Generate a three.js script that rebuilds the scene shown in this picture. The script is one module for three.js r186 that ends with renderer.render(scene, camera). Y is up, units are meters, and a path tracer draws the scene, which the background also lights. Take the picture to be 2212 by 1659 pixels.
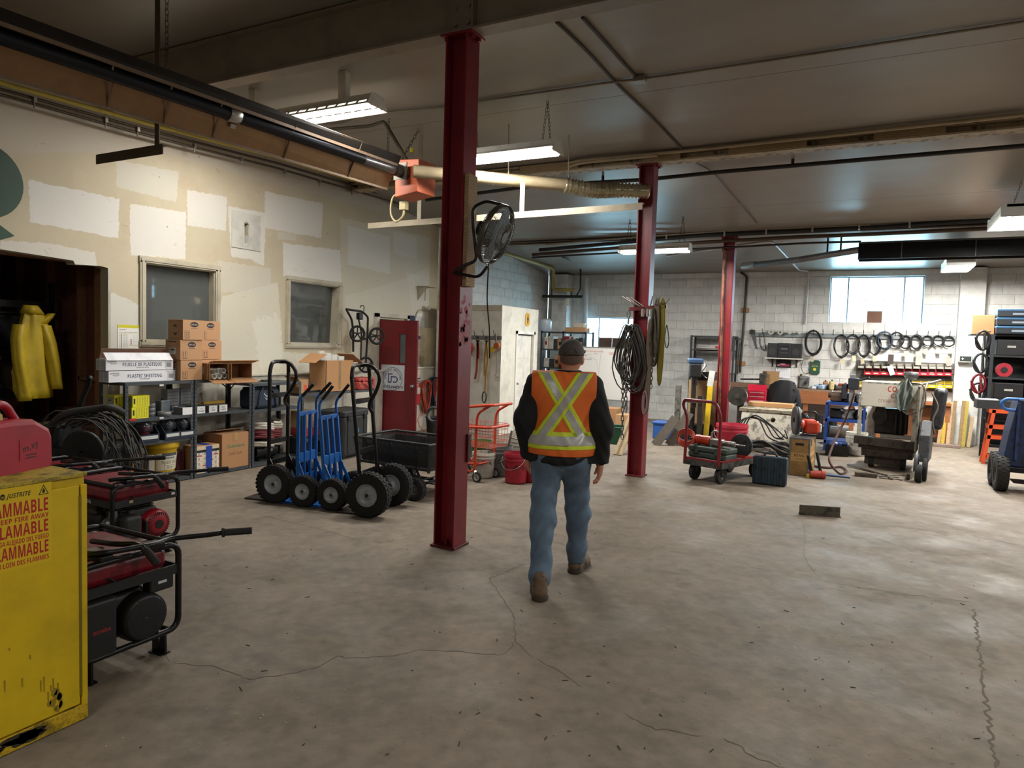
import * as THREE from 'three';
import { mergeGeometries, toCreasedNormals } from 'three/addons/utils/BufferGeometryUtils.js';
import { RoundedBoxGeometry } from 'three/addons/geometries/RoundedBoxGeometry.js';
import { RectAreaLightUniformsLib } from 'three/addons/lights/RectAreaLightUniformsLib.js';
import { MarchingCubes } from 'three/addons/objects/MarchingCubes.js';

// ---------------------------------------------------------------- camera, sky, exposure
const scene = new THREE.Scene();
const W = 2212, H = 1659, F = 1500, EYE = 1.745;
const camera = new THREE.PerspectiveCamera(2 * Math.atan(H / 2 / F) * 180 / Math.PI, W / H, 0.05, 200);
camera.position.set(0, EYE, 0);
camera.rotation.set(-3.38 * Math.PI / 180, 27.49 * Math.PI / 180, 1.809 * Math.PI / 180, 'YXZ');
camera.updateMatrixWorld(true);
scene.background = new THREE.Color().setRGB(0.62, 0.86, 1.0);   // bright overcast sky outside the windows
scene.backgroundIntensity = 14;
const renderer = new THREE.WebGLRenderer({ antialias: true });
renderer.toneMapping = THREE.LinearToneMapping;
renderer.toneMappingExposure = 1.55;
renderer.shadowMap.enabled = true;
RectAreaLightUniformsLib.init();

// ---------------------------------------------------------------- pixel -> point helpers (frame 2212 x 1659)
const V = (x, y, z) => new THREE.Vector3(x, y, z);
const ray = (x, y) => V((x - W / 2) / F, -(y - H / 2) / F, -1).applyQuaternion(camera.quaternion);
const shoot = (x, y, t) => { const d = ray(x, y); return d.multiplyScalar(t(d)).add(camera.position); };
const G = (x, y, Y = 0) => shoot(x, y, d => (Y - EYE) / d.y);            // on a level plane
const PX = (x, y, X) => shoot(x, y, d => X / d.x);                       // on a plane parallel to the left wall
const PZ = (x, y, Z) => shoot(x, y, d => Z / d.z);                       // on a plane parallel to the back wall
const ceilY = z => 3.53 + (z + 16.6) * 0.1;                              // sloping ceiling
const PC = (x, y, dy = 0) => shoot(x, y, d => (3.53 + 1.66 + dy - EYE) / (d.y - 0.1 * d.z));   // just under the ceiling

// ---------------------------------------------------------------- random, noise
let seed = 12345;
const rnd = () => { seed = (seed * 1664525 + 1013904223) >>> 0; return seed / 4294967296; };
const rr = (a, b) => a + (b - a) * rnd();
const hash = (x, y, s) => { let h = (x * 374761393 + y * 668265263 + s * 974634777) | 0; h = Math.imul(h ^ (h >>> 13), 1274126177); return ((h ^ (h >>> 16)) >>> 0) / 4294967296; };
function vnoise(x, y, per, s) {
const xi = Math.floor(x), yi = Math.floor(y), fx = x - xi, fy = y - yi, u = fx * fx * (3 - 2 * fx), v = fy * fy * (3 - 2 * fy);
const w = n => ((n % per) + per) % per;
const a = hash(w(xi), w(yi), s), b = hash(w(xi + 1), w(yi), s), c = hash(w(xi), w(yi + 1), s), d = hash(w(xi + 1), w(yi + 1), s);
return a + (b - a) * u + (c - a) * v + (a - b - c + d) * u * v;
}
function fbm(u, v, base, oct, s) { let t = 0, a = 0.5, n = 0; for (let i = 0; i < oct; i++) { const p = base << i; t += a * vnoise(u * p, v * p, p, s + i); n += a; a *= 0.55; } return t / n; }
function dataTex(n, fn, srgb, rep) {
const d = new Uint8Array(n * n * 4);
for (let j = 0; j < n; j++) for (let i = 0; i < n; i++) {
const c = fn(i / n, j / n), k = (j * n + i) * 4;
if (Array.isArray(c)) { d[k] = c[0] * 255; d[k + 1] = c[1] * 255; d[k + 2] = c[2] * 255; } else d[k] = d[k + 1] = d[k + 2] = Math.max(0, Math.min(1, c)) * 255;
d[k + 3] = 255;
}
const t = new THREE.DataTexture(d, n, n); t.wrapS = t.wrapT = THREE.RepeatWrapping; t.magFilter = THREE.LinearFilter; t.minFilter = THREE.LinearMipmapLinearFilter; t.generateMipmaps = true;
if (srgb) t.colorSpace = THREE.SRGBColorSpace; t.repeat.set(1 / rep, 1 / rep); t.needsUpdate = true; return t;
}
function rep(t, r, r2 = r) { const c = t.clone(); c.repeat.set(1 / r, 1 / r2); c.needsUpdate = true; return c; }
const cl = v => Math.max(0, Math.min(1, v));
const T = {};
T.grime = dataTex(256, (u, v) => { const a = fbm(u, v, 6, 5, 3), b = fbm(u, v, 24, 3, 9); return 0.98 - 0.13 * cl((a - 0.48) * 2.2) - 0.07 * b; }, true, 1.3);
T.heavy = dataTex(256, (u, v) => { const a = fbm(u, v, 8, 5, 13), b = vnoise(u * 90, v * 90, 90, 5); return cl(0.98 - 0.5 * cl((a - 0.52) * 3.2) - 0.22 * b * b); }, true, 0.55);
T.fine = dataTex(256, (u, v) => 0.5 + 0.5 * (fbm(u, v, 32, 3, 21) - 0.5) * 2, false, 0.25);
T.lump = dataTex(256, (u, v) => fbm(u, v, 8, 5, 31), false, 0.5);
T.wood = dataTex(256, (u, v) => { const g = fbm(u, v, 3, 3, 41); const s = 0.5 + 0.5 * Math.sin((v * 24 + g * 7) * 6.283); return 0.72 + 0.2 * s * fbm(u * 1, v, 16, 2, 44) + 0.12 * fbm((u * 4) % 1, v, 64, 1, 43); }, true, 0.6);
T.card = dataTex(128, (u, v) => 0.93 + 0.07 * fbm(u, v, 16, 3, 51) - 0.03 * (Math.sin(u * 6.283 * 64) > 0.6 ? 1 : 0), true, 0.25);
T.weave = dataTex(64, (u, v) => 0.75 + 0.25 * Math.abs(Math.sin(u * 6.283 * 8) * Math.sin(v * 6.283 * 8)), true, 0.02);
T.denim = dataTex(256, (u, v) => 0.62 + 0.3 * fbm(u, v, 5, 4, 61) + 0.12 * Math.sin((u + v) * 6.283 * 60) * 0.5, true, 0.5);
T.scuff = dataTex(256, (u, v) => { const a = fbm(u, v, 5, 5, 71), b = fbm(u, v, 40, 2, 73); return 0.35 + 0.5 * a + 0.2 * (b - 0.5); }, false, 0.6);
const MC = new Map();
function m(c, r = 0.6, me = 0, t = 'grime', x = null) {
const key = [c, r, me, t, x ? JSON.stringify(x) : ''].join('|');
if (MC.has(key)) return MC.get(key);
const P = x && (x.clearcoat || x.sheen || x.transmission) ? THREE.MeshPhysicalMaterial : THREE.MeshStandardMaterial;
const o = new P({ color: c, roughness: r, metalness: me, ...(x || {}) });
if (t && T[t]) o.map = T[t];
if (t === 'wood') { o.bumpMap = T.wood; o.bumpScale = 0.001; } else if (t === 'grime' || t === 'heavy') { o.bumpMap = T.lump; o.bumpScale = 0.0008; }
o.side = THREE.DoubleSide; MC.set(key, o); return o;
}

// ---------------------------------------------------------------- geometry helpers
const E3 = new THREE.Euler(), Q4 = new THREE.Quaternion(), M4 = new THREE.Matrix4(), ONE = V(1, 1, 1);
function put(g, x = 0, y = 0, z = 0, rx = 0, ry = 0, rz = 0) { if (rx || ry || rz) g.applyMatrix4(M4.makeRotationFromEuler(E3.set(rx, ry, rz, 'YXZ'))); g.translate(x, y, z); return g; }
const bx = (w, h, d, x, y, z, rx, ry, rz) => put(new THREE.BoxGeometry(w, h, d), x, y, z, rx, ry, rz);
const rb = (w, h, d, x, y, z, r = 0.01, rx, ry, rz) => put(new RoundedBoxGeometry(w, h, d, 2, Math.min(r, w / 2.01, h / 2.01, d / 2.01)), x, y, z, rx, ry, rz);
function cy(r, h, x, y, z, ax = 'y', seg = 16, r2 = r, open = false) { const g = new THREE.CylinderGeometry(r2, r, h, seg, 1, open); if (ax === 'x') g.rotateZ(-Math.PI / 2); if (ax === 'z') g.rotateX(Math.PI / 2); g.translate(x, y, z); return g; }
const sp = (r, x, y, z, sx = 1, sy = 1, sz = 1, a = 14, b = 10) => { const g = new THREE.SphereGeometry(r, a, b); g.scale(sx, sy, sz); g.translate(x, y, z); return g; };
function lathe(pr, seg = 24, x = 0, y = 0, z = 0, ax = 'y') { const g = new THREE.LatheGeometry(pr.map(p => new THREE.Vector2(p[0], p[1])), seg); if (ax === 'x') g.rotateZ(-Math.PI / 2); if (ax === 'z') g.rotateX(Math.PI / 2); g.translate(x, y, z); return g; }
const tor = (R, r, x, y, z, ax = 'z', a = 8, b = 24) => { const g = new THREE.TorusGeometry(R, r, a, b); if (ax === 'y') g.rotateX(Math.PI / 2); if (ax === 'x') g.rotateY(Math.PI / 2); g.translate(x, y, z); return g; };
const vv = p => p.isVector3 ? p.clone() : V(...p);
function sweep(pts, r, seg = 8, closed = false) {
const P = pts.map(vv), n = P.length, R = i => Array.isArray(r) ? r[i] : r;
const tan = P.map((p, i) => { const a = closed ? P[(i - 1 + n) % n] : P[Math.max(0, i - 1)], b = closed ? P[(i + 1) % n] : P[Math.min(n - 1, i + 1)]; const t = b.clone().sub(a); return t.lengthSq() < 1e-12 ? V(0, 1, 0) : t.normalize(); });
let nrm = Math.abs(tan[0].y) < 0.9 ? V(0, 1, 0) : V(1, 0, 0); nrm.sub(tan[0].clone().multiplyScalar(nrm.dot(tan[0]))).normalize();
const pos = [], idx = [];
for (let i = 0; i < n; i++) {
nrm.sub(tan[i].clone().multiplyScalar(nrm.dot(tan[i]))).normalize();
const bi = tan[i].clone().cross(nrm);
for (let k = 0; k < seg; k++) { const a = k / seg * 6.28318, c = Math.cos(a) * R(i), s = Math.sin(a) * R(i); pos.push(P[i].x + nrm.x * c + bi.x * s, P[i].y + nrm.y * c + bi.y * s, P[i].z + nrm.z * c + bi.z * s); }
}
const rows = closed ? n : n - 1;
for (let i = 0; i < rows; i++) for (let k = 0; k < seg; k++) { const a = i * seg + k, b = i * seg + (k + 1) % seg, c = ((i + 1) % n) * seg + k, d = ((i + 1) % n) * seg + (k + 1) % seg; idx.push(a, b, c, b, d, c); }
if (!closed) for (const e of [0, n - 1]) { const c0 = pos.length / 3; pos.push(P[e].x, P[e].y, P[e].z); for (let k = 0; k < seg; k++) { const a = e * seg + k, b = e * seg + (k + 1) % seg; e ? idx.push(a, b, c0) : idx.push(b, a, c0); } }
const g = new THREE.BufferGeometry(); g.setAttribute('position', new THREE.Float32BufferAttribute(pos, 3)); g.setIndex(idx); g.computeVertexNormals();
g.setAttribute('uv', new THREE.Float32BufferAttribute(new Float32Array(pos.length / 3 * 2), 2)); return g;
}
const curve = (pts, n = 24, closed = false) => new THREE.CatmullRomCurve3(pts.map(vv), closed, 'centripetal').getPoints(n);
const cable = (pts, r, n = 24, seg = 6) => sweep(curve(pts, n), r, seg);
function bend(pts, rad = 0.05, k = 5) {
const P = pts.map(vv), out = [P[0]];
for (let i = 1; i < P.length - 1; i++) {
const a = P[i - 1].clone().sub(P[i]), b = P[i + 1].clone().sub(P[i]), f = Math.min(rad, a.length() * 0.49, b.length() * 0.49);
const s = P[i].clone().add(a.normalize().multiplyScalar(f)), e = P[i].clone().add(b.normalize().multiplyScalar(f));
for (let j = 0; j <= k; j++) { const t = j / k; out.push(s.clone().multiplyScalar((1 - t) * (1 - t)).add(P[i].clone().multiplyScalar(2 * t * (1 - t))).add(e.clone().multiplyScalar(t * t))); }
}
out.push(P[P.length - 1]); return out;
}
const pipe = (pts, r, rad = 0.06, seg = 8) => sweep(bend(pts, rad), r, seg);
function bar(a, b, w, h, up = V(0, 1, 0)) {
a = vv(a); b = vv(b); const d = b.clone().sub(a), L = d.length(); d.normalize();
if (Math.abs(d.dot(up)) > 0.98) up = V(1, 0, 0);
const s = d.clone().cross(up).normalize(), u = s.clone().cross(d);
const g = new THREE.BoxGeometry(w, h, L); g.applyMatrix4(new THREE.Matrix4().makeBasis(s, u, d.clone().negate()).setPosition(a.clone().add(b).multiplyScalar(0.5))); return g;
}
const rod = (a, b, r, seg = 8) => sweep([a, b], r, seg);
function ex(pts, d, bev = 0, holes = []) {
const s = new THREE.Shape(pts.map(p => new THREE.Vector2(p[0], p[1])));
for (const h of holes) s.holes.push(new THREE.Path(h.map(p => new THREE.Vector2(p[0], p[1]))));
const g = new THREE.ExtrudeGeometry(s, { depth: d - 2 * bev, bevelEnabled: bev > 0, bevelSize: bev, bevelThickness: bev, bevelSegments: 2, curveSegments: 12 }); g.translate(0, 0, -d / 2 + bev); return g;
}
const circ = (r, n = 24, cx = 0, cy_ = 0, ry = r) => Array.from({ length: n }, (_, i) => [cx + r * Math.cos(i / n * 6.28318), cy_ + ry * Math.sin(i / n * 6.28318)]);
function boxUV(g) {
const p = g.attributes.position, n = p.count, uv = new Float32Array(n * 2), a = V(), b = V(), c = V();
for (let i = 0; i < n; i += 3) {
a.fromBufferAttribute(p, i); b.fromBufferAttribute(p, i + 1); c.fromBufferAttribute(p, i + 2);
const N = b.clone().sub(a).cross(c.clone().sub(a)), x = Math.abs(N.x), y = Math.abs(N.y), z = Math.abs(N.z);
for (let k = 0; k < 3; k++) { const q = k === 0 ? a : k === 1 ? b : c, o = (i + k) * 2; if (y >= x && y >= z) { uv[o] = q.x; uv[o + 1] = q.z; } else if (x >= z) { uv[o] = q.z; uv[o + 1] = q.y; } else { uv[o] = q.x; uv[o + 1] = q.y; } }
}
g.setAttribute('uv', new THREE.BufferAttribute(uv, 2));
}
function join(list) {
const gs = (Array.isArray(list) ? list.flat(9) : [list]).map(g => { const q = g.index ? g.toNonIndexed() : g.clone(); for (const k of Object.keys(q.attributes)) if (!['position', 'normal'].includes(k)) q.deleteAttribute(k); if (!q.attributes.normal) q.computeVertexNormals(); return q; });
const g = gs.length > 1 ? mergeGeometries(gs) : gs[0]; boxUV(g); return g;
}
// ---------------------------------------------------------------- objects
const used = new Map();
function numbered(n) { const k = used.get(n) || 0; used.set(n, k + 1); return k ? `${n}_${String(k).padStart(3, '0')}` : n; }
const worldThings = [];
function tag(o, label, category, group) { o.userData.label = label; o.userData.category = category; if (group) o.userData.group = group; return o; }
function thing(name, label, category, pos = [0, 0, 0], turn = 0, group) { const o = new THREE.Group(); o.name = numbered(name); const p = vv(pos); o.position.copy(p); o.rotation.y = turn; scene.add(o); return tag(o, label, category, group); }
function thingW(name, label, category, group) { const o = thing(name, label, category, [0, 0, 0], 0, group); worldThings.push(o); return o; }
function part(name, geos, mat, parent, label) { const o = new THREE.Mesh(join(geos), mat); o.name = name; o.castShadow = o.receiveShadow = true; parent.add(o); if (label) o.userData.label = label; return o; }
function solo(name, geos, mat, label, category, group) {
const g = join(geos); g.computeBoundingBox(); const b = g.boundingBox, c = V((b.min.x + b.max.x) / 2, b.min.y, (b.min.z + b.max.z) / 2); g.translate(-c.x, -c.y, -c.z);
const o = new THREE.Mesh(g, mat); o.name = numbered(name); o.position.copy(c); o.castShadow = o.receiveShadow = true; scene.add(o); return tag(o, label, category, group);
}
function struct(name, geos, mat) { const o = new THREE.Mesh(join(geos), mat); o.name = name; o.userData.kind = 'structure'; o.castShadow = o.receiveShadow = true; scene.add(o); return o; }
function copy(o, pos, turn, label) { const c = o.clone(); c.name = numbered(o.name.replace(/_\d{3}$/, '')); if (pos) c.position.copy(vv(pos)); if (turn !== undefined) c.rotation.y = turn; c.userData = { ...o.userData }; if (label) c.userData.label = label; scene.add(c); return c; }
function canvasMat(w, h, px, draw, rough = 0.6, x = {}) {
const c = document.createElement('canvas'); c.width = Math.round(px); c.height = Math.round(px * h / w); const k = c.getContext('2d'); k.scale(c.width / w, c.height / h); draw(k, w, h);
const t = new THREE.CanvasTexture(c); t.colorSpace = THREE.SRGBColorSpace; t.magFilter = THREE.LinearFilter; return new THREE.MeshStandardMaterial({ map: t, roughness: rough, side: THREE.DoubleSide, ...x });
}
function print(name, w, h, mat, parent, x, y, z, ry = 0, rx = 0, rz = 0) { const g = put(new THREE.PlaneGeometry(w, h), x, y, z, rx, ry, rz); const o = new THREE.Mesh(g, mat); o.name = name; o.receiveShadow = true; parent.add(o); return o; }
function txt(k, s, x, y, size, col = '#222', font = 'sans-serif', al = 'left', wt = 'bold', maxw) { k.fillStyle = col; k.font = `${wt} ${size}px ${font}`; k.textAlign = al; k.textBaseline = 'alphabetic'; if (maxw) { const w = k.measureText(s).width; if (w > maxw) { k.save(); k.translate(x, y); k.scale(maxw / w, 1); k.fillText(s, 0, 0); k.restore(); return; } } k.fillText(s, x, y); }
const nuts = (list, r = 0.012, h = 0.01, ax = 'y') => list.map(p => cy(r, h, p[0], p[1], p[2], ax, 6));

// ================================================================ lamps that light the room
const TUBE = new THREE.MeshStandardMaterial({ color: 0xffffff, emissive: new THREE.Color(1.0, 0.97, 0.9), emissiveIntensity: 11, roughness: 0.4 });
const LAMP = 78;                       // luminance of the narrow area lights under the tubes
const lampWhite = m(0xd9d6cc, 0.45, 0, 'grime');
function rect(w, h, x, y, z, k = 1, turn = 0) { const l = new THREE.RectAreaLight(new THREE.Color(1.0, 0.965, 0.905), LAMP * k, w, h); l.position.set(x, y, z); l.rotation.set(-Math.PI / 2, 0, turn, 'YXZ'); l.castShadow = true; scene.add(l); }
function chain(a, b, step = 0.04, r = 0.0022) { a = vv(a); b = vv(b); const L = a.distanceTo(b), n = Math.max(1, Math.round(L / step)), out = []; const d = b.clone().sub(a).normalize(), up = Math.abs(d.y) < 0.9 ? V(0, 1, 0) : V(1, 0, 0), s = d.clone().cross(up).normalize(), u = s.clone().cross(d);
for (let i = 0; i < n; i++) { const c = a.clone().lerp(b, (i + 0.5) / n), q = i % 2 ? s : u, hw = step * 0.28, hl = step * 0.62; out.push(sweep([[1, -0.5], [0.6, -1], [-0.6, -1], [-1, -0.5], [-1, 0.5], [-0.6, 1], [0.6, 1], [1, 0.5]].map(p => c.clone().add(q.clone().multiplyScalar(p[0] * hw)).add(d.clone().multiplyScalar(p[1] * hl))), r, 4, true)); }
return out; }
function stripLamp(label, x0, x1, y, z, o = {}) {
const L = x1 - x0, cx = (x0 + x1) / 2, w = o.w || 0.3, g = thing('fluorescent_lamp', label, 'ceiling light', [cx, y, z]);
part('housing', [bx(L, 0.06, 0.12, 0, 0.11, 0)], lampWhite, g);
const hood = [[-w / 2, 0.04], [-w * 0.28, 0.08], [w * 0.28, 0.08], [w / 2, 0.04], [w / 2 - 0.006, 0.036], [w * 0.27, 0.074], [-w * 0.27, 0.074], [-w / 2 + 0.006, 0.036]];
if (o.slots) {
const geos = [bx(L, 0.006, w * 0.56, 0, 0.075, 0)], n = Math.round(L / 0.14), sl = Math.hypot(w * 0.22, 0.075), an = Math.atan2(0.075, w * 0.22);
for (const s of [-1, 1]) { const yy = 0.0375, zz = s * w * 0.39; for (const f of [-0.36, 0.36]) geos.push(put(bx(L, 0.005, sl * 0.32, 0, 0, f * sl), 0, yy, zz, s * an)); for (let i = 0; i <= n; i++) geos.push(put(bx(0.035, 0.005, sl * 0.45, 0, 0, 0), -L / 2 + (i / n) * (L - 0.035) + 0.0175, yy, zz, s * an)); }
part('reflector', geos, lampWhite, g);
} else part('reflector', [ex(hood.map(p => [p[0], p[1]]), L).rotateY(Math.PI / 2)], lampWhite, g);
for (const s of [-1, 1]) part('end_plate', [ex([[-w / 2, -0.004], [-w * 0.28, 0.13], [w * 0.28, 0.13], [w / 2, -0.004]], 0.006).rotateY(Math.PI / 2).translate(s * (L / 2), 0.004, 0)], lampWhite, g);
for (const s of [-1, 1]) { part('tube', [cy(0.019, L - 0.06, 0, 0.004, s * w * 0.24, 'x', 12)], TUBE, g); for (const q of [-1, 1]) part('socket', [bx(0.02, 0.06, 0.03, q * (L / 2 - 0.02), 0.03, s * w * 0.24)], lampWhite, g); rect(L - 0.08, w * 0.3, cx, y - 0.018, z + s * w * 0.24, o.k || 1); }
const cH = ceilY(z) - y;
if (o.hang !== false) for (const s of [-1, 1]) for (const t of [-1, 1]) part('hanging_chain', chain([s * L * 0.38 + t * 0.05, 0.14, 0], [s * L * 0.38, cH, 0]), m(0x4a4238, 0.6, 0.6), g);
else for (const q of [-0.3, 0.3]) part('stem', [bx(0.1, cH - 0.12, 0.08, L * q, 0.12 + (cH - 0.12) / 2, 0)], lampWhite, g);
return g;
}
stripLamp('long slotted strip lamp above the tube heater near the patched wall', -7.05, -4.78, 4.17, -5.92, { slots: true, k: 0.75, w: 0.34, hang: false });
stripLamp('twin-tube strip lamp on chains behind the red column with the fan', -4.5, -3.26, 3.88, -7.2, { w: 0.32, k: 1.15 });
stripLamp('twin-tube strip lamp behind the red column hung with chains and slings', -4.12, -2.88, 3.4, -11.95, { w: 0.3, k: 3.0 });
function wrapLamp(label, x, y, z0, z1, w, k) {
const L = z0 - z1, cz = (z0 + z1) / 2, g = thing('wrapped_lamp', label, 'ceiling light', [x, y, cz]);
part('housing', [bx(w * 0.75, 0.05, L, 0, 0.16, 0)], lampWhite, g);
part('end_plate', [bx(w, 0.16, 0.012, 0, 0.09, L / 2 - 0.006)], m(0xcfd2d0, 0.3, 0, null), g); part('end_plate', [bx(w, 0.16, 0.012, 0, 0.09, -L / 2 + 0.006)], m(0xcfd2d0, 0.3, 0, null), g);
for (const s of [-1, 1]) part('side_lens', [bx(0.006, 0.13, L - 0.03, s * w / 2, 0.075, 0)], m(0xf4f8f6, 0.25, 0, null, { transmission: 0.75, thickness: 0 }), g);
for (const s of [-1, 1]) part('tube', [cy(0.02, L - 0.08, s * w * 0.24, 0.06, 0, 'z', 12)], TUBE, g);
for (const s of [-1, 1]) rect(w * 0.3, L - 0.1, x + s * w * 0.24, y + 0.02, cz, k);
const cH = ceilY(cz) - y; part('hanging_chain', [chain([-w * 0.2, 0.18, L * 0.35], [-w * 0.05, cH, L * 0.35]), chain([w * 0.2, 0.18, L * 0.35], [w * 0.05, cH, L * 0.35])], m(0x35332f, 0.6, 0.6), g);
return g;
}
wrapLamp('clear-sided box lamp hung beyond the middle beam at the right', 1.58, 3.55, -10.9, -12.1, 0.5, 2.0);
wrapLamp('clear-sided box lamp under the ceiling before the back wall window', 1.2, 3.28, -13.95, -15.1, 0.42, 3.0);
stripLamp('twin-tube strip lamp in the right-hand bay of the hall', 3.2, 5.6, 3.9, -7.3, { w: 0.32, k: 1.1 });
stripLamp('twin-tube strip lamp in the bay behind the camera', -2.6, -0.2, 4.7, 2.2, { w: 0.32, k: 0.8 });
stripLamp('twin-tube strip lamp in the bay to the right of the camera', 2.6, 5.0, 4.3, -2.6, { w: 0.32, k: 0.9 });
stripLamp('twin-tube strip lamp in the far right-hand bay of the hall', 4.2, 6.6, 3.5, -12.5, { w: 0.32, k: 1.6 });

// ================================================================ floor
{
const x0 = -11.2, x1 = 12.6, z0 = -16.7, z1 = 5, nx = 210, nz = 220, g = new THREE.PlaneGeometry(x1 - x0, z1 - z0, nx, nz); g.rotateX(-Math.PI / 2); g.translate((x0 + x1) / 2, 0, (z0 + z1) / 2);
const p = g.attributes.position, c = new Float32Array(p.count * 3), uv = new Float32Array(p.count * 2);
for (let i = 0; i < p.count; i++) {
const x = p.getX(i), z = p.getZ(i), u = (x + 12) / 24, v = (z + 18) / 24;
let t = 0.92 + 0.22 * (fbm(u, v, 5, 4, 81) - 0.5) + 0.10 * (fbm(u, v, 30, 3, 85) - 0.5);
const st = fbm(u, v, 12, 4, 91); if (st > 0.6) t *= 1 - 0.8 * (st - 0.6);
const wm = 0.02 * (fbm(u, v, 8, 2, 95) - 0.5);
c[i * 3] = t * (1 + wm); c[i * 3 + 1] = t; c[i * 3 + 2] = t * (1 - wm); uv[i * 2] = x; uv[i * 2 + 1] = z;
}
g.setAttribute('color', new THREE.BufferAttribute(c, 3)); g.setAttribute('uv', new THREE.BufferAttribute(uv, 2));
const con = dataTex(1024, (u, v) => { const a = fbm(u, v, 6, 6, 101), b = fbm(u, v, 48, 4, 107), q = vnoise(u * 220, v * 220, 220, 111), w = fbm((u + v * 0.15) % 1, v, 14, 4, 115); let t = 0.80 + 0.14 * (a - 0.5) + 0.2 * (b - 0.5) - 0.07 * cl((w - 0.58) * 5); if (q > 0.975) t -= 0.2; if (q < 0.012) t += 0.14; return [t, t * 0.965, t * 0.915]; }, true, 3.1);
const bump = dataTex(512, (u, v) => fbm(u, v, 20, 5, 121), false, 1.3);
const rg = dataTex(256, (u, v) => 0.5 + 0.5 * fbm(u, v, 7, 4, 131), false, 2.3);
const fm = new THREE.MeshStandardMaterial({ color: 0x948b80, map: con, roughness: 0.95, roughnessMap: rg, bumpMap: bump, bumpScale: 0.003, vertexColors: true });
const floor = new THREE.Mesh(g, fm); floor.name = 'floor'; floor.userData.kind = 'structure'; floor.receiveShadow = true; scene.add(floor);
const crackM = m(0x5f554a, 1, 0, null);
const ribbon = (pts, w) => { const P = pts, pos = [], idx = []; P.forEach((q, i) => { const a = P[Math.max(0, i - 1)], b = P[Math.min(P.length - 1, i + 1)], d = b.clone().sub(a).normalize(), s = V(-d.z, 0, d.x), ww = w * (0.35 + 0.9 * rnd()) * (i === 0 || i === P.length - 1 ? 0.2 : 1); pos.push(q.x + s.x * ww, 0.0012, q.z + s.z * ww, q.x - s.x * ww, 0.0012, q.z - s.z * ww); if (i) { const k = i * 2; idx.push(k - 2, k - 1, k, k - 1, k + 1, k); } }); const gg = new THREE.BufferGeometry(); gg.setAttribute('position', new THREE.Float32BufferAttribute(pos, 3)); gg.setIndex(idx); gg.computeVertexNormals(); return gg; };
const jag = (px, amp) => { const out = []; const P = px.map(q => G(q[0], q[1])); for (let i = 0; i < P.length - 1; i++) { const n = Math.max(3, Math.round(P[i].distanceTo(P[i + 1]) / 0.035)); for (let k = 0; k < n; k++) { const q = P[i].clone().lerp(P[i + 1], k / n), s = P[i + 1].clone().sub(P[i]).normalize(); q.x += -s.z * amp * (rnd() - 0.5); q.z += s.x * amp * (rnd() - 0.5); out.push(q); } } out.push(P[P.length - 1]); return out; };
for (const [px, w] of [
[[[370, 1432], [420, 1436], [480, 1442], [520, 1462], [535, 1468], [580, 1462], [640, 1452], [690, 1440], [728, 1418], [760, 1422], [850, 1416], [905, 1404], [1000, 1408], [1075, 1415], [1100, 1405], [1112, 1380], [1110, 1330], [1085, 1290], [1058, 1250], [1100, 1232], [1145, 1215]], 0.0028],
[[[1112, 1380], [1150, 1420], [1210, 1450], [1260, 1485]], 0.002], [[[1195, 1168], [1230, 1180], [1290, 1188], [1335, 1178], [1400, 1188]], 0.002],
[[[560, 1112], [600, 1122], [660, 1135], [720, 1150], [780, 1168], [840, 1172]], 0.0018], [[[1000, 1120], [1060, 1135], [1110, 1145], [1150, 1160]], 0.002],
[[[1725, 1112], [1740, 1150], [1735, 1200], [1770, 1250]], 0.0018], [[[1755, 1250], [1850, 1268], [1960, 1285], [2100, 1300]], 0.0025], [[[1850, 1130], [1960, 1140], [2110, 1160], [2212, 1180]], 0.0025],
[[[2105, 1315], [2110, 1360], [2118, 1420], [2128, 1500], [2140, 1580], [2150, 1659]], 0.007], [[[1880, 1160], [1960, 1185], [2060, 1200], [2140, 1195]], 0.0018], [[[1560, 1590], [1640, 1640], [1700, 1659]], 0.003], [[[1340, 1540], [1420, 1575], [1520, 1590]], 0.0028], [[[330, 1395], [370, 1432]], 0.0015]]) { const o = new THREE.Mesh(ribbon(jag(px, 0.03), w), crackM); o.name = 'floor_crack'; floor.add(o); }
const grit = []; for (let i = 0; i < 420; i++) { const q = G(rr(200, 2200), rr(1060, 1650)); if (q.x < -3 && q.z > -2.6) continue; const s = rr(0.002, 0.007); grit.push(put(new THREE.TetrahedronGeometry(s), q.x, s * 0.3, q.z, rnd() * 3, rnd() * 3)); }
const gm = part('grit', grit, m(0xa59a88, 0.95, 0, null), floor); gm.userData.kind = 'stuff';
const dk = []; for (let i = 0; i < 90; i++) { const q = G(rr(300, 2150), rr(1040, 1640)); const s = rr(0.008, 0.035); dk.push(bx(s, 0.003, 0.004, q.x, 0.0015, q.z, 0, rnd() * 3)); }
const dm = part('splinters', dk, m(0x3b2f24, 0.95, 0, null), floor); dm.userData.kind = 'stuff';
}

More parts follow.
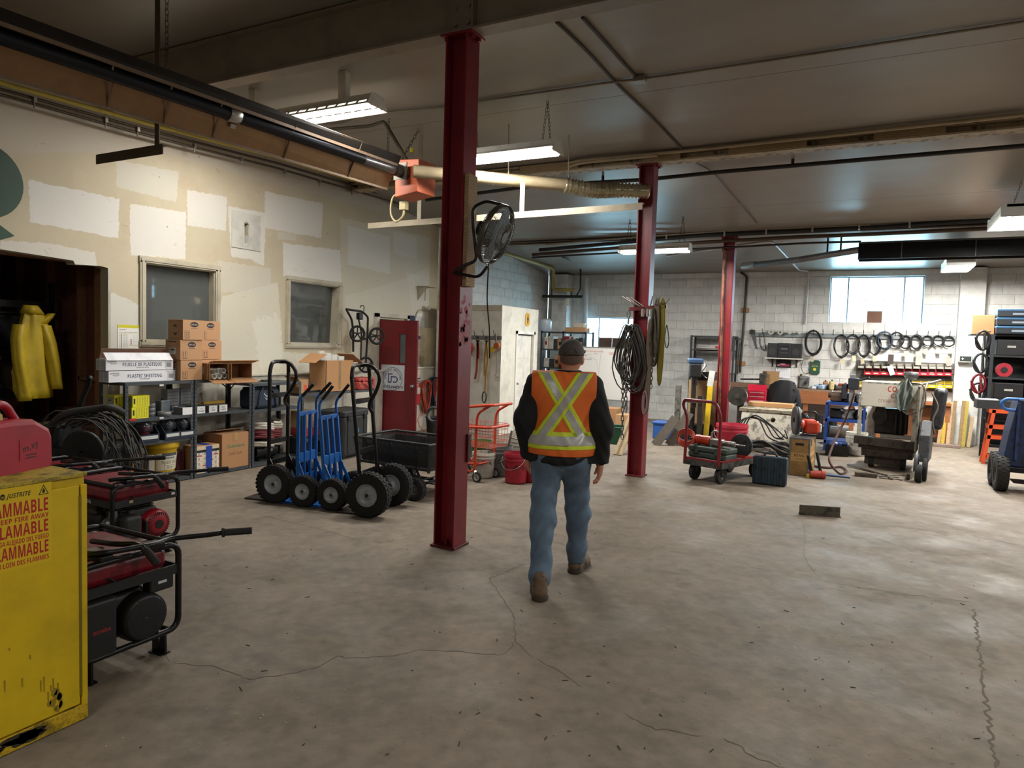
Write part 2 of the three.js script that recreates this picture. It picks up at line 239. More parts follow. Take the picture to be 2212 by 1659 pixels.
// ================================================================ ceiling, sloping down to the back wall
const XL = -7.9, XB = -7.65, ZB = -16.6, ZD = -11.45;
{
const cm = new THREE.MeshStandardMaterial({ color: 0x98938c, roughness: 0.38, side: THREE.DoubleSide });
cm.map = dataTex(512, (u, v) => { const a = fbm(u, v, 3, 5, 141), b = fbm(u, (v * 3) % 1, 9, 4, 143); const t = 0.88 + 0.1 * (a - 0.5) + 0.06 * (b - 0.5); return [t, t * 0.985, t * 0.965]; }, true, 4.3);
cm.bumpMap = dataTex(256, (u, v) => fbm(u, v, 4, 3, 151), false, 2.2); cm.bumpScale = 0.004;
const ceil = new THREE.Group(); ceil.name = 'ceiling'; ceil.userData.kind = 'structure'; scene.add(ceil);
const cuts = [5.2, 2.1, -1.2, -4.9, -7.33, -9.1, -11.6, -13.25, -15.3, -16.75];
for (let i = 0; i < cuts.length - 1; i++) { const a = cuts[i] - 0.003, b = cuts[i + 1] + 0.003, L = Math.hypot(a - b, (a - b) * 0.1); part('ceiling_board', [put(new THREE.BoxGeometry(24.2, 0.1, L), 0.7, (ceilY(a) + ceilY(b)) / 2 + 0.05, (a + b) / 2, -Math.atan(0.1))], cm, ceil); }
part('roof_deck', [put(new THREE.BoxGeometry(24.4, 0.06, 22.4), 0.7, ceilY(-5.8) + 0.16, -5.8, -Math.atan(0.1))], m(0x50453a, 0.9, 0), ceil);
}

// ================================================================ walls
const zOf = px => PX(px, 650, XL).z;
{
const oW1 = [PX(311, 563, XL), PX(458, 700, XL)], Wn = [[-5.44, -6.46], [-7.79, -8.87]];
const hole = (z0, z1, y0, y1) => [[-z0, y0], [-z1, y0], [-z1, y1], [-z0, y1]];
const door = hole(-9.9, -10.72, 0, 2.1), dway = [[3.0, 0], [5.0, 0], [5.0, 2.46], [4.9, 2.475], [4.62, 2.46], [4.6, 2.5], [4.1, 2.52], [3.0, 2.56]];
const outline = [[-5, 0], [3.0, 0], ...dway.slice(2).reverse(), [5.0, 0], [9.9, 0], [9.9, 2.1], [10.72, 2.1], [10.72, 0], [11.8, 0], [11.8, ceilY(-11.8)], [-5, ceilY(5)]];
const wg = ex(outline, 0.16, 0, [...Wn.map(w => hole(w[0], w[1], 1.63, 2.585)), hole(-6.93, -7.01, 3.02, 3.3)]); wg.rotateY(Math.PI / 2).translate(XL - 0.08, 0, 0);   // shape x = -z
const CW = 2048, CH = 1081, Z0 = -11.5, ZL = 9, YH = 4.75, can = document.createElement('canvas'); can.width = CW; can.height = CH; const k = can.getContext('2d');
k.fillStyle = '#b3a991'; k.fillRect(0, 0, CW, CH);
const cv = (px, py) => { const q = PX(px, py, XL); return [(q.z - Z0) / ZL * CW, (YH - q.y) / YH * CH]; };
const poly = (pts, col, al = 1, jg = 2.2) => { k.globalAlpha = al; k.fillStyle = col; k.beginPath(); const P = pts.map(p => cv(...p)); P.forEach((p, i) => { const q = P[(i + 1) % P.length]; for (let t = 0; t < 26; t++) { const x = p[0] + (q[0] - p[0]) * t / 26 + rr(-jg, jg), y = p[1] + (q[1] - p[1]) * t / 26 + rr(-jg, jg); i + t ? k.lineTo(x, y) : k.moveTo(x, y); } }); k.closePath(); k.fill(); k.globalAlpha = 1; };
for (let i = 0; i < 500; i++) { k.globalAlpha = 0.05; k.fillStyle = rnd() > 0.5 ? '#cfc7b2' : '#94886c'; k.beginPath(); k.ellipse(rr(0, CW), rr(0, CH), rr(15, 90), rr(10, 60), rr(0, 3), 0, 7); k.fill(); }
poly([[0, 190], [300, 260], [560, 330], [700, 372], [800, 400], [950, 455], [950, 500], [760, 440], [560, 390], [350, 330], [180, 330], [0, 330]], '#b5ada0', 0.75);
poly([[480, 640], [600, 610], [612, 760], [760, 770], [745, 640], [880, 600], [955, 560], [955, 1000], [480, 1100], [210, 1100], [210, 850], [430, 850]], '#c6c2b3', 0.8);
poly([[735, 470], [955, 520], [955, 720], [890, 690], [740, 690]], '#c3bfb2', 0.6);
const P1 = '#c9c6bf', P2 = '#bfbcb2';
poly([[62, 388], [258, 430], [256, 515], [64, 480]], P1); poly([[252, 345], [386, 372], [380, 437], [252, 404]], P2, 0.75); poly([[281, 440], [402, 458], [400, 560], [282, 550]], P1, 0.9);
poly([[404, 410], [490, 425], [488, 498], [404, 487]], P1, 0.85); poly([[572, 413], [698, 440], [694, 515], [572, 492]], P1, 0.9); poly([[611, 525], [735, 540], [738, 612], [612, 597]], P1); poly([[752, 488], [842, 512], [842, 592], [752, 572]], P1, 0.85); poly([[600, 500], [640, 505], [640, 520], [600, 516]], P2, 0.6);
poly([[470, 562], [585, 580], [585, 628], [478, 632]], P2, 0.6); poly([[0, 520], [100, 525], [205, 545], [212, 590], [150, 580], [0, 562]], P1, 0.8); poly([[214, 640], [240, 632], [275, 645], [300, 660], [300, 850], [214, 850]], P1, 0.85); poly([[492, 445], [575, 460], [570, 575], [540, 560], [500, 555]], P1, 0.85);
poly([[850, 500], [900, 512], [900, 560], [850, 548]], P1, 0.7); poly([[880, 590], [945, 600], [945, 690], [890, 684]], P1, 0.6);
poly([[545, 690], [600, 680], [612, 800], [560, 800]], '#d3d0c4', 0.5, 12); poly([[640, 770], [700, 775], [690, 830], [630, 820]], '#d3d0c4', 0.5, 12);
for (let i = 0; i < 160; i++) { const a = rr(0, CW), b = rr(0, CH * 0.75); k.globalAlpha = rr(0.15, 0.5); k.strokeStyle = rnd() > 0.5 ? '#6b6250' : '#dedbd2'; k.lineWidth = rr(0.6, 1.6); k.beginPath(); k.moveTo(a, b); k.lineTo(a + rr(-20, 20), b + rr(-12, 12)); k.stroke(); }
for (let i = 0; i < 60; i++) { k.globalAlpha = 0.7; k.fillStyle = '#4e4638'; k.beginPath(); k.arc(rr(0, CW), rr(0, CH), rr(0.8, 2), 0, 7); k.fill(); }
k.globalAlpha = 1;
const t = new THREE.CanvasTexture(can); t.colorSpace = THREE.SRGBColorSpace; t.magFilter = THREE.LinearFilter; t.wrapS = t.wrapT = THREE.RepeatWrapping; t.repeat.set(1 / ZL, 1 / YH); t.offset.set(-Z0 / ZL, 0);
const wm = new THREE.MeshStandardMaterial({ map: t, roughness: 0.8, bumpMap: rep(T.lump, 0.8), bumpScale: 0.002, side: THREE.DoubleSide });
const wall = struct('wall_left', [wg], wm);
part('access_panel', [ex([[-0.25, -0.25], [0.25, -0.25], [0.25, 0.25], [-0.25, 0.25]], 0.012, 0, [[[-0.03, -0.18], [0.0, -0.2], [0.03, -0.15], [0.045, -0.02], [0.04, 0.1], [0.0, 0.13], [-0.04, 0.12]]]).rotateY(Math.PI / 2).translate(XL + 0.006, 3.19, -6.97)], m(0xc9c6bd, 0.8), wall, 'cut drywall panel with a ragged slot');
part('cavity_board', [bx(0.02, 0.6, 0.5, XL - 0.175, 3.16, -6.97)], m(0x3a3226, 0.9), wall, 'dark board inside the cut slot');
const lowM = m(0xcfcabb, 0.75, 0, 'grime');
part('lower_wall', [bx(0.17, 1.17, 4.86, XL + 0.085, 0.585, -7.45), bx(0.17, 1.2, 1.0, XL + 0.085, 0.6, -11.28)], lowM, wall); part('ledge_board', [bx(0.2, 0.025, 4.86, XL + 0.1, 1.1825, -7.45)], lowM, wall); part('ledge_board', [bx(0.2, 0.03, 1.0, XL + 0.1, 1.215, -11.28)], m(0xd5d2c8, 0.6), wall);
part('corner_edge', [bx(0.02, 2.46, 0.03, XL + 0.0, 1.23, -5.0)], m(0xb9b4a8, 0.8), wall);
Wn.forEach((w, i) => {
const g = new THREE.Group(); g.name = 'window_' + (i + 1); g.userData.kind = 'structure'; scene.add(g); const cz = (w[0] + w[1]) / 2, hw = (w[0] - w[1]) / 2, y0 = 1.63, y1 = 2.585, fr = m(0xb5ad98, 0.55, 0, 'grime');
for (const [h, d, y, z] of [[0.075, hw * 2 + 0.15, y1 + 0.03, cz], [0.075, hw * 2 + 0.15, y0 - 0.03, cz]]) part('window_frame', [bx(0.03, h, d, XL + 0.012, y, z), bx(0.045, h * 0.45, d - 0.03, XL + 0.014, y, z)], fr, g);
for (const z of [w[0] + 0.03, w[1] - 0.03]) part('window_frame', [bx(0.03, y1 - y0 + 0.02, 0.075, XL + 0.012, (y0 + y1) / 2, z), bx(0.045, y1 - y0 + 0.02, 0.034, XL + 0.014, (y0 + y1) / 2, z)], fr, g);
part('window_jamb', [bx(0.16, 0.02, hw * 2, XL - 0.08, y1 - 0.01, cz), bx(0.16, 0.02, hw * 2, XL - 0.08, y0 + 0.01, cz), bx(0.16, y1 - y0, 0.02, XL - 0.08, (y0 + y1) / 2, w[0] - 0.01), bx(0.16, y1 - y0, 0.02, XL - 0.08, (y0 + y1) / 2, w[1] + 0.01)], fr, g);
part('window_pane', [put(bx(0.006, y1 - y0 - 0.04, hw * 2 - 0.04), XL - 0.1, (y0 + y1) / 2, cz, 0, i ? 0.06 : 0, i ? -0.05 : 0)], new THREE.MeshPhysicalMaterial({ color: 0x6c706e, roughness: 0.03, transmission: 0.45, thickness: 0, ior: 1.6 }), g);
});
const off = m(0xa5a29a, 0.9, 0);
struct('wall_office', [bx(0.08, 3.2, 5.5, -10.6, 1.6, -7.4), bx(2.7, 3.2, 0.08, -9.3, 1.6, -5.28), bx(2.7, 3.2, 0.08, -9.3, 1.6, -9.75), bx(2.7, 0.08, 4.6, -9.3, 3.0, -7.5)], off);
const os = thingW('office_shelf', 'pale shelf unit with folded safety wear seen through the office window', 'shelf');
for (const y of [1.35, 1.72, 2.05]) part('shelf_board', [bx(0.35, 0.02, 0.9, -9.9, y, -6.6)], m(0x9a958a, 0.7), os); part('side_panel', [bx(0.35, 2.05, 0.02, -9.9, 1.025, -6.15), bx(0.35, 2.05, 0.02, -9.9, 1.025, -7.05)], m(0x9a958a, 0.7), os);
solo('folded_vest', [sp(0.12, -9.9, 1.81, -6.75, 1, 0.7, 1.1)], m(0xb8b13a, 0.8), 'yellow-green folded safety vest on the office shelf', 'clothing'); solo('folded_vest', [sp(0.11, -9.9, 1.425, -6.72, 1, 0.55, 1.2)], m(0xb0532a, 0.8), 'orange folded safety vest on the office shelf', 'clothing');
}
const blockM = [0xd2d2ce, 0xcdcdc9, 0xd6d5d1, 0xc9c9c6].map((c, i) => m(c, 0.62 + 0.05 * i, 0, 'grime'));
function blockWall(wall, inRect, spec, most) {   // spec(i,row) -> mesh placement; pieces laid in running bond
const list = []; const { a0, a1, y0, y1, at } = spec; const bw = 0.4, bh = 0.2; let row = 0;
for (let y = y0; y < y1 - 0.02; y += bh, row++) for (let a = a0 - (row % 2) * bw / 2; a < a1; a += bw) { const lo = Math.max(a, a0), hi = Math.min(a + bw, a1), top = Math.min(y + bh, y1); if (hi - lo < 0.03) continue; let segs = [[lo, hi]]; for (const r of inRect) if (top > r[2] + 0.01 && y < r[3] - 0.01) segs = segs.flatMap(s => [[s[0], Math.min(s[1], r[0])], [Math.max(s[0], r[1]), s[1]]].filter(q => q[1] - q[0] > 0.04)); for (const s of segs) list.push([s[0], s[1], y, top]); }
list.sort((p, q) => q[2] - p[2]); const cache = new Map();
const geo = (w, h) => { const k2 = w.toFixed(3) + '|' + h.toFixed(3); if (!cache.has(k2)) cache.set(k2, join([at.geo(w - 0.005, h - 0.005)])); return cache.get(k2); };
const rest = [];
list.forEach((q, i) => { const w = q[1] - q[0], h = q[3] - q[2]; if (i < most) { const o = new THREE.Mesh(geo(w, h), blockM[Math.floor(hash(i, row, 3) * 4)]); o.name = i ? 'block_' + String(i).padStart(3, '0') : 'block'; o.castShadow = o.receiveShadow = true; at.place(o, (q[0] + q[1]) / 2, (q[2] + q[3]) / 2, rr(-0.0015, 0.0015)); wall.add(o); } else { const gg = at.geo(w - 0.005, h - 0.005); const o = new THREE.Object3D(); at.place(o, (q[0] + q[1]) / 2, (q[2] + q[3]) / 2, 0); gg.translate(o.position.x, o.position.y, o.position.z); rest.push(gg); } });
if (rest.length) { const o = part('block_courses', rest, blockM[0], wall); o.userData.kind = 'stuff'; }
}
const WINS = [[-0.94, 0.82, 2.40, 3.39], [-6.6, -4.84, 1.47, 2.46], [7.6, 8.75, 2.98, 3.48], [9.9, 11.0, 2.98, 3.48]];
{
const hole = r => [[r[0], r[2]], [r[1], r[2]], [r[1], r[3]], [r[0], r[3]]];
const wm = m(0xc6c6c2, 0.75, 0, 'grime');
const wb = struct('wall_back', [ex([[XB, 0], [12.6, 0], [12.6, 3.53], [XB, 3.53]], 0.2, 0, WINS.map(hole)).translate(0, 0, ZB - 0.112)], wm);
blockWall(wb, WINS, { a0: XB, a1: 2.9, y0: 0, y1: 3.52, at: { geo: (w, h) => new THREE.BoxGeometry(w, h, 0.016), place: (o, a, y, d) => o.position.set(a, y, ZB - 0.006 + d) } }, 300);
const wl = struct('wall_left_block', [bx(0.2, 3.9, 4.75, XB - 0.112, 1.95, -14.25)], wm);
blockWall(wl, [], { a0: -16.58, a1: -11.88, y0: 1.6, y1: 3.9, at: { geo: (w, h) => new THREE.BoxGeometry(0.016, h, w), place: (o, a, y, d) => o.position.set(XB - 0.006 + d, y, a) } }, 160);
const pl = struct('trim_1', [bx(0.42, 3.5, 0.2, 1.64, 1.75, -16.5)], wm);
for (let i = 0; i < 18; i++) { const o = part('block', [bx(0.43, 0.194, 0.22, 1.64, 0.1 + i * 0.195, -16.49)], blockM[i % 4], pl); }
const pl2 = struct('trim_2', [bx(0.4, 3.5, 0.36, -7.16, 1.75, -16.4)], wm);
for (let i = 0; i < 18; i++) part('block', [bx(0.41, 0.194, 0.37, -7.16, 0.1 + i * 0.195, -16.4)], blockM[(i + 1) % 4], pl2);
WINS.forEach((r, i) => {
const g = new THREE.Group(); g.name = 'window_' + (i + 3); g.userData.kind = 'structure'; scene.add(g); const fr = m(0x8fa3ba, 0.5, 0, 'grime'), n = 5, cw = (r[1] - r[0]) / n, mid = (r[2] + r[3]) / 2, z = ZB - 0.11;
part('window_frame', [bx(r[1] - r[0], 0.025, 0.05, (r[0] + r[1]) / 2, r[2] + 0.012, z), bx(r[1] - r[0], 0.025, 0.05, (r[0] + r[1]) / 2, r[3] - 0.012, z), bx(0.025, r[3] - r[2], 0.05, r[0] + 0.012, mid, z), bx(0.025, r[3] - r[2], 0.05, r[1] - 0.012, mid, z)], fr, g);
for (let k = 1; k < n; k++) part('mullion', [bx(k === 1 || k === 4 ? 0.03 : 0.014, r[3] - r[2] - 0.03, 0.035, r[0] + k * cw, mid, z)], fr, g);
part('crossbar', [bx(r[1] - r[0] - 0.03, 0.012, 0.03, (r[0] + r[1]) / 2, mid, z)], fr, g);
part('window_sill', [bx(r[1] - r[0], 0.02, 0.1, (r[0] + r[1]) / 2, r[2] + 0.005, ZB - 0.05)], m(0xc4c8c8, 0.7), g);
const pane = new THREE.MeshPhysicalMaterial({ color: 0xe9fbff, roughness: 0.08, transmission: 1, thickness: 0, ior: 1.45 });
for (let k = 0; k < n; k++) for (const s of [0, 1]) { const brown = i === 1 && !s && k > 0; part('window_pane', [bx(cw - 0.02, (r[3] - r[2]) / 2 - 0.02, 0.006, r[0] + (k + 0.5) * cw, mid + (s - 0.5) * (r[3] - r[2]) / 2, z)], brown ? m(0x6b4a35, 0.7, 0, 'wood') : pane, g, brown ? 'brown board filling a lower pane' : undefined); }
});
struct('wall_right', [bx(0.2, 5.9, 21.9, 12.7, 2.95, -5.8)], m(0xb9b5aa, 0.8)); struct('wall_front', [bx(24.2, 6, 0.2, 0.7, 3, 5.1)], m(0xa8a294, 0.8));
struct('wall_outer_left', [bx(0.1, 3.4, 4, -11.1, 1.7, -3.3), bx(3.2, 3.4, 0.1, -9.5, 1.7, -1.4)], m(0x6a5040, 0.9, 0, 'wood'));
}

// ================================================================ steel: columns and beams
const redM = m(0x7d1420, 0.42, 0, 'grime', null), redD = m(0x651019, 0.5, 0, 'heavy');
function column(label, x, z, h, extra) {
const g = thing('steel_column', label, 'column', [x, 0, z]), w = 0.2, t = 0.014;
part('flange', [bx(t, h - 0.02, w, w / 2 - t / 2, h / 2, 0)], redM, g); part('flange', [bx(t, h - 0.02, w, -w / 2 + t / 2, h / 2, 0)], redM, g); part('web', [bx(w - 2 * t, h - 0.02, 0.011, 0, h / 2, 0)], redM, g);
part('base_plate', [rb(0.24, 0.02, 0.24, 0, 0.01, 0, 0.003)], redD, g); part('cap_plate', [rb(0.3, 0.018, 0.22, 0, h - 0.009, 0, 0.003)], redM, g);
for (const s of [-1, 1]) { part('anchor_bolt', [cy(0.017, 0.03, 0, 0.034, s * 0.055, 'y', 6), cy(0.009, 0.06, 0, 0.045, s * 0.055, 'y', 8)], redD, g); part('cap_bolt', [cy(0.018, 0.025, s * 0.125, h - 0.03, 0.05, 'y', 6), cy(0.018, 0.025, s * 0.125, h - 0.03, -0.05, 'y', 6)], redM, g); }
return g;
}
const C1 = V(-3.14, 0, -4.97), C2 = V(-2.79, 0, -9.1), C3 = V(-2.46, 0, -13.2);
const col1 = column('red steel column with a wooden board and wall fan clamped to it', C1.x, C1.z, 4.24);
const col2 = column('red steel column hung with chains, cables and lifting slings', C2.x, C2.z, 4.15);
const col3 = column('red steel column standing among the drill press and workbenches', C3.x, C3.z, 3.8);
{ const scar = []; for (let i = 0; i < 26; i++) { const y = 1.95 + rr(-0.22, 0.2) - i * 0.002, z = rr(-0.09, 0.09), s = rr(0.008, 0.035); scar.push(ex(circ(s, 9, 0, 0, s * rr(0.5, 1.6)).map(p => [p[0] * rr(0.75, 1.2), p[1] * rr(0.75, 1.2)]), 0.001).rotateY(Math.PI / 2).translate(0.1006, y, z)); } part('worn_patch', scar, m(0xa9575a, 0.7, 0, 'heavy'), col1, 'paler patches where the red paint has worn'); }
const beamM = m(0x8a7d6d, 0.6, 0, 'grime'), beam2M = m(0xb09c7d, 0.7, 0, 'heavy');
function beam(name, label, x0, x1, z, y0, y1, fw, mat) { const g = thingW(name, label, 'beam'); const cx = (x0 + x1) / 2, L = x1 - x0; part('bottom_flange', [bx(L, 0.02, fw, cx, y0 + 0.01, z)], mat, g); part('web', [bx(L, y1 - y0 - 0.02, 0.014, cx, (y0 + y1) / 2 + 0.01, z)], mat, g); part('top_flange', [bx(L, 0.02, fw, cx, y1 - 0.02, z)], mat, g); return g; }
const b1 = beam('steel_beam', 'deep painted steel beam over the red column with the fan', -7.88, 9.5, -4.95, 4.24, ceilY(-4.95), 0.16, beamM);
part('splice_plate', [bx(0.22, 0.36, 0.012, -3.12, 4.46, -4.93)], beamM, b1); part('splice_plate', [bx(0.012, 0.42, 0.07, -3.0, 4.46, -4.91)], beamM, b1);
for (let i = 0; i < 3; i++) for (const x of [-3.18, -3.06]) part('bolt', [cy(0.018, 0.022, x, 4.32 + i * 0.13, -4.912, 'z', 6)], beamM, b1);
const b2 = beam('steel_beam', 'shallow cream beam over the red column hung with slings', -7.88, 9.5, -9.09, 4.155, ceilY(-9.09), 0.2, beam2M);
for (const [x, w] of [[-2.6, 0.5], [-1.3, 0.9], [0.2, 0.7], [2.2, 0.9], [-4.2, 0.9]]) part('packing_board', [bx(w, 0.1, 0.02, x, 4.22, -8.985)], m(0xa8906e, 0.8, 0, 'wood'), b2);
const b3 = beam('steel_beam', 'brown beam next to the back bay of the hall', -7.6, 9.5, -13.2, 3.8, ceilY(-13.2), 0.22, m(0x7a6c5c, 0.65, 0, 'grime'));

// ================================================================ tube heater along the left wall
{
const g = thingW('tube_heater', 'long gas tube heater with open metal reflector and orange burner box along left wall', 'heater');
const n1 = G(860, 357, 3.82), f1 = G(836, 408, 3.56), n0 = G(0, 50, 3.82), f0 = G(0, 163, 3.56), ext = p => (a, b) => b.clone().add(a.clone().sub(b).multiplyScalar(p));
const N0 = ext(1.35)(n0, n1), F0 = ext(1.35)(f0, f1), up = V(0.12, 0.25, 0);
const sh = (a, b, u, v) => a.clone().lerp(b, u).add(up.clone().multiplyScalar(v));
const sheet = (A, B, C, D, th = 0.004) => { const q = new THREE.BufferGeometry(), nn = B.clone().sub(A).cross(C.clone().sub(A)).normalize().multiplyScalar(th), p = [A, B, C, D, ...[A, B, C, D].map(v => v.clone().add(nn))]; q.setAttribute('position', new THREE.Float32BufferAttribute(p.flatMap(v => [v.x, v.y, v.z]), 3)); q.setIndex([0, 1, 2, 0, 2, 3, 4, 6, 5, 4, 7, 6, 0, 4, 5, 0, 5, 1, 1, 5, 6, 1, 6, 2, 2, 6, 7, 2, 7, 3, 3, 7, 4, 3, 4, 0]); const r = q.toNonIndexed(); r.computeVertexNormals(); return r; };
const a = (u, v) => [sh(N0, F0, u, v), sh(n1, f1, u, v)];
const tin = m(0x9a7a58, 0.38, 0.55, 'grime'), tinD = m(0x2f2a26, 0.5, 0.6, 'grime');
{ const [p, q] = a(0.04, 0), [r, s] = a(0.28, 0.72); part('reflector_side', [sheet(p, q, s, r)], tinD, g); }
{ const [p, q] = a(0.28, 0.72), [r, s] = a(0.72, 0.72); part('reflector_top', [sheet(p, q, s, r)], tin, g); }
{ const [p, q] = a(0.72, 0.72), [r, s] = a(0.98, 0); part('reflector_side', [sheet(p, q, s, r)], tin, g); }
part('lip', [bar(N0, n1, 0.014, 0.03), bar(F0, f1, 0.014, 0.03)], m(0x8d7660, 0.5, 0.3), g);
const tb = (u, v, t) => sh(N0.clone().lerp(n1, t), F0.clone().lerp(f1, t), u, v);
part('burner_tube', [rod(tb(0.47, 0.3, 0), tb(0.47, 0.3, 1.0), 0.062, 18)], m(0x2e3036, 0.35, 0.75, 'grime'), g); part('bright_tube_end', [rod(tb(0.47, 0.3, 0.9), tb(0.47, 0.3, 1.005), 0.0635, 18)], m(0x77767a, 0.3, 0.85, 'grime'), g);
part('tube_coupling', [rod(tb(0.47, 0.3, 0.585), tb(0.47, 0.3, 0.605), 0.072, 18), bar(tb(0.55, 0.12, 0.6), tb(0.62, 0.06, 0.6), 0.05, 0.03)], m(0xc9c7c2, 0.3, 0.7), g);
for (const px of [245, 372, 480, 636, 775]) { const t0 = (px - 0) / 860; const P = G(px, 50 + 307 * px / 860, 3.82); const t = N0.distanceTo(P) / N0.distanceTo(n1); part('cross_strut', [bar(tb(0.02, -0.01, t), tb(0.98, -0.01, t + 0.001), 0.012, 0.012)], m(0x8d7660, 0.5, 0.3), g); part('tube_saddle', [bar(tb(0.02, 0, t), tb(0.3, 0.7, t), 0.012, 0.02), bar(tb(0.98, 0, t), tb(0.72, 0.7, t), 0.012, 0.02)], m(0x7a6650, 0.5, 0.3), g); }
const q = tb(0.5, 0.35, 1), dir = n1.clone().sub(N0).normalize(), c = q.clone().add(dir.clone().multiplyScalar(0.36)); const yaw = Math.atan2(-dir.x, -dir.z);
const box = new THREE.Group(); const og = m(0xc2613a, 0.5, 0, 'grime');
part('burner_box', [put(ex([[-0.17, -0.22], [0.17, -0.2], [0.2, 0.17], [-0.16, 0.22]], 0.34, 0.008), c.x, c.y - 0.04, c.z, 0, yaw, 0.06)], og, g, 'orange burner box');
part('burner_flange', [rod(tb(0.5, 0.35, 0.995), c.clone().sub(dir.clone().multiplyScalar(0.12)), 0.075, 18), put(bx(0.2, 0.2, 0.015), q.x + dir.x * 0.09, q.y, q.z + dir.z * 0.09, 0, yaw)], m(0x5f5a52, 0.4, 0.7), g);
part('rating_label', [put(bx(0.002, 0.09, 0.1), c.x + 0.178, c.y - 0.06, c.z + 0.1, 0, yaw)], m(0xc8c6a8, 0.6), g, 'pale rating label');
for (const [px, py, tx, ty] of [[360, 170, 357, 0], [838, 350, 838, 218], [862, 355, 893, 252]]) { const A = G(px, py, 3.95), B = V(A.x, ceilY(A.z), A.z); part('hanging_chain', chain(A, tx === 893 ? V(A.x + 0.12, B.y - 0.02, A.z - 0.25) : B, 0.05, 0.003), m(0x3d362e, 0.6, 0.5), g); }
const s0 = c.clone().add(V(-0.05, 0.1, -0.05)); part('gas_drop', [pipe([PC(650, 285, -0.12), PC(800, 272, -0.12), PC(830, 262, -0.12), V(c.x - 0.05, c.y + 0.1, c.z)], 0.022, 0.05), ], m(0x4d4636, 0.5, 0.4), g);
part('gas_band', [cy(0.027, 0.05, c.x - 0.05, c.y + 0.32, c.z, 'y', 10)], m(0xd0bd2c, 0.6), g); part('gas_loop', [cable([c.clone().add(V(-0.12, -0.22, 0.02)), c.clone().add(V(-0.3, -0.23, 0.02)), c.clone().add(V(-0.33, -0.45, 0.03)), c.clone().add(V(-0.25, -0.55, 0.03)), c.clone().add(V(-0.14, -0.48, 0.03)), c.clone().add(V(-0.14, -0.36, 0.02))], 0.014, 30), bx(0.09, 0.1, 0.07, c.x - 0.14, c.y - 0.36, c.z + 0.02)], m(0xb9a97c, 0.55), g);
}
{
const g = thingW('tube_heater', 'dark tube heater box under the ceiling at the back right window', 'heater'); const z = -13.55, a = PZ(1856, 526, z), b = PZ(1856, 560, z), x1 = 9.0; const dk = m(0x1b1c20, 0.35, 0.5, 'grime');
part('reflector', [bx(x1 - a.x, 0.01, 0.32, (a.x + x1) / 2, a.y, z - 0.14), put(bx(x1 - a.x, 0.01, 0.28), (a.x + x1) / 2, (a.y + b.y) / 2, z + 0.02, Math.PI / 2 - 0.15), put(bx(x1 - a.x, 0.01, 0.28), (a.x + x1) / 2, (a.y + b.y) / 2, z - 0.32, Math.PI / 2 + 0.15)], dk, g);
part('end_cap', [bx(0.012, 0.3, 0.36, a.x, (a.y + b.y) / 2, z - 0.14)], dk, g); part('lip', [bx(x1 - a.x, 0.03, 0.012, (a.x + x1) / 2, a.y + 0.005, z + 0.035)], m(0x4a4540, 0.5, 0.3), g);
for (const x of [0.3, 1.35, 2.4]) part('cross_strut', [put(bx(0.014, 0.28, 0.014), x, (a.y + b.y) / 2, z + 0.035, -0.15)], m(0x66615b, 0.5, 0.4), g);
for (const px of [1787, 1816]) { const A = PZ(px, px === 1787 ? 545 : 540, z - 0.1); part('hanger_rod', [bx(0.03, ceilY(z) - A.y, 0.02, A.x, (A.y + ceilY(z)) / 2, z - 0.1)], m(0x34302c, 0.6, 0.4), g); }
const p0 = PZ(1856, 540, z - 0.14), p1 = PZ(1720, 562, -14.2), p2 = PZ(1632, 572, -14.9), p3 = PZ(1606, 575, -15.2);
part('flue_pipe', [pipe([p0, p1, p2], 0.06, 0.1, 14)], m(0x8c8d8f, 0.35, 0.8, 'grime'), g, 'galvanised flue pipe'); part('flue_end', [rod(p2, p3, 0.075, 14)], m(0xb9b8b4, 0.4, 0.5), g);
}

// ================================================================ pipes, ducts, brackets, cables
const brown = m(0x4b3d2f, 0.55, 0.35, 'grime'), yel = m(0xb09c33, 0.5, 0, 'grime'), dkp = m(0x2b2a2a, 0.5, 0.3, 'grime'), cream = m(0xa59a84, 0.6, 0, 'grime'), conM = m(0x8f8678, 0.5, 0.2, 'grime');
const run = (name, label, pts, r, mat, cat = 'pipe', rad = 0.06, group) => solo(name, [pipe(pts, r, rad)], mat, label, cat, group);
run('gas_pipe', 'yellow gas pipe running along the top of the patched wall', [V(-7.62, 4.0, -2.6), PX(0, 178, -7.62), PX(300, 262, -7.62), PX(600, 340, -7.62), PX(830, 410, -7.62), PX(950, 448, -7.62)], 0.024, yel);
for (const [i, d] of [[0, 14], [1, 26]]) run('conduit', i ? 'lower brown conduit clipped under the yellow gas pipe' : 'upper brown conduit clipped under the yellow gas pipe', [V(-7.72, 3.9 - i * 0.05, -2.6), PX(0, 178 + d, -7.72), PX(300, 262 + d, -7.72), PX(600, 340 + d * 0.9, -7.72), PX(830, 410 + d * 0.8, -7.72), PX(955, 452 + d * 0.7, -7.72)], 0.016, brown);
for (const px of [74, 228, 297, 420, 522, 615, 690, 760]) { const A = PX(px, 195 + px * 0.285, -7.7); solo('pipe_clip', [bx(0.05, 0.05, 0.03, A.x, A.y, A.z), cy(0.008, 0.06, A.x, A.y - 0.05, A.z, 'y', 6)], m(0x8b857a, 0.4, 0.7), 'small metal clip under the pipes on the patched wall', 'clip', 'clips along the wall pipes'); }
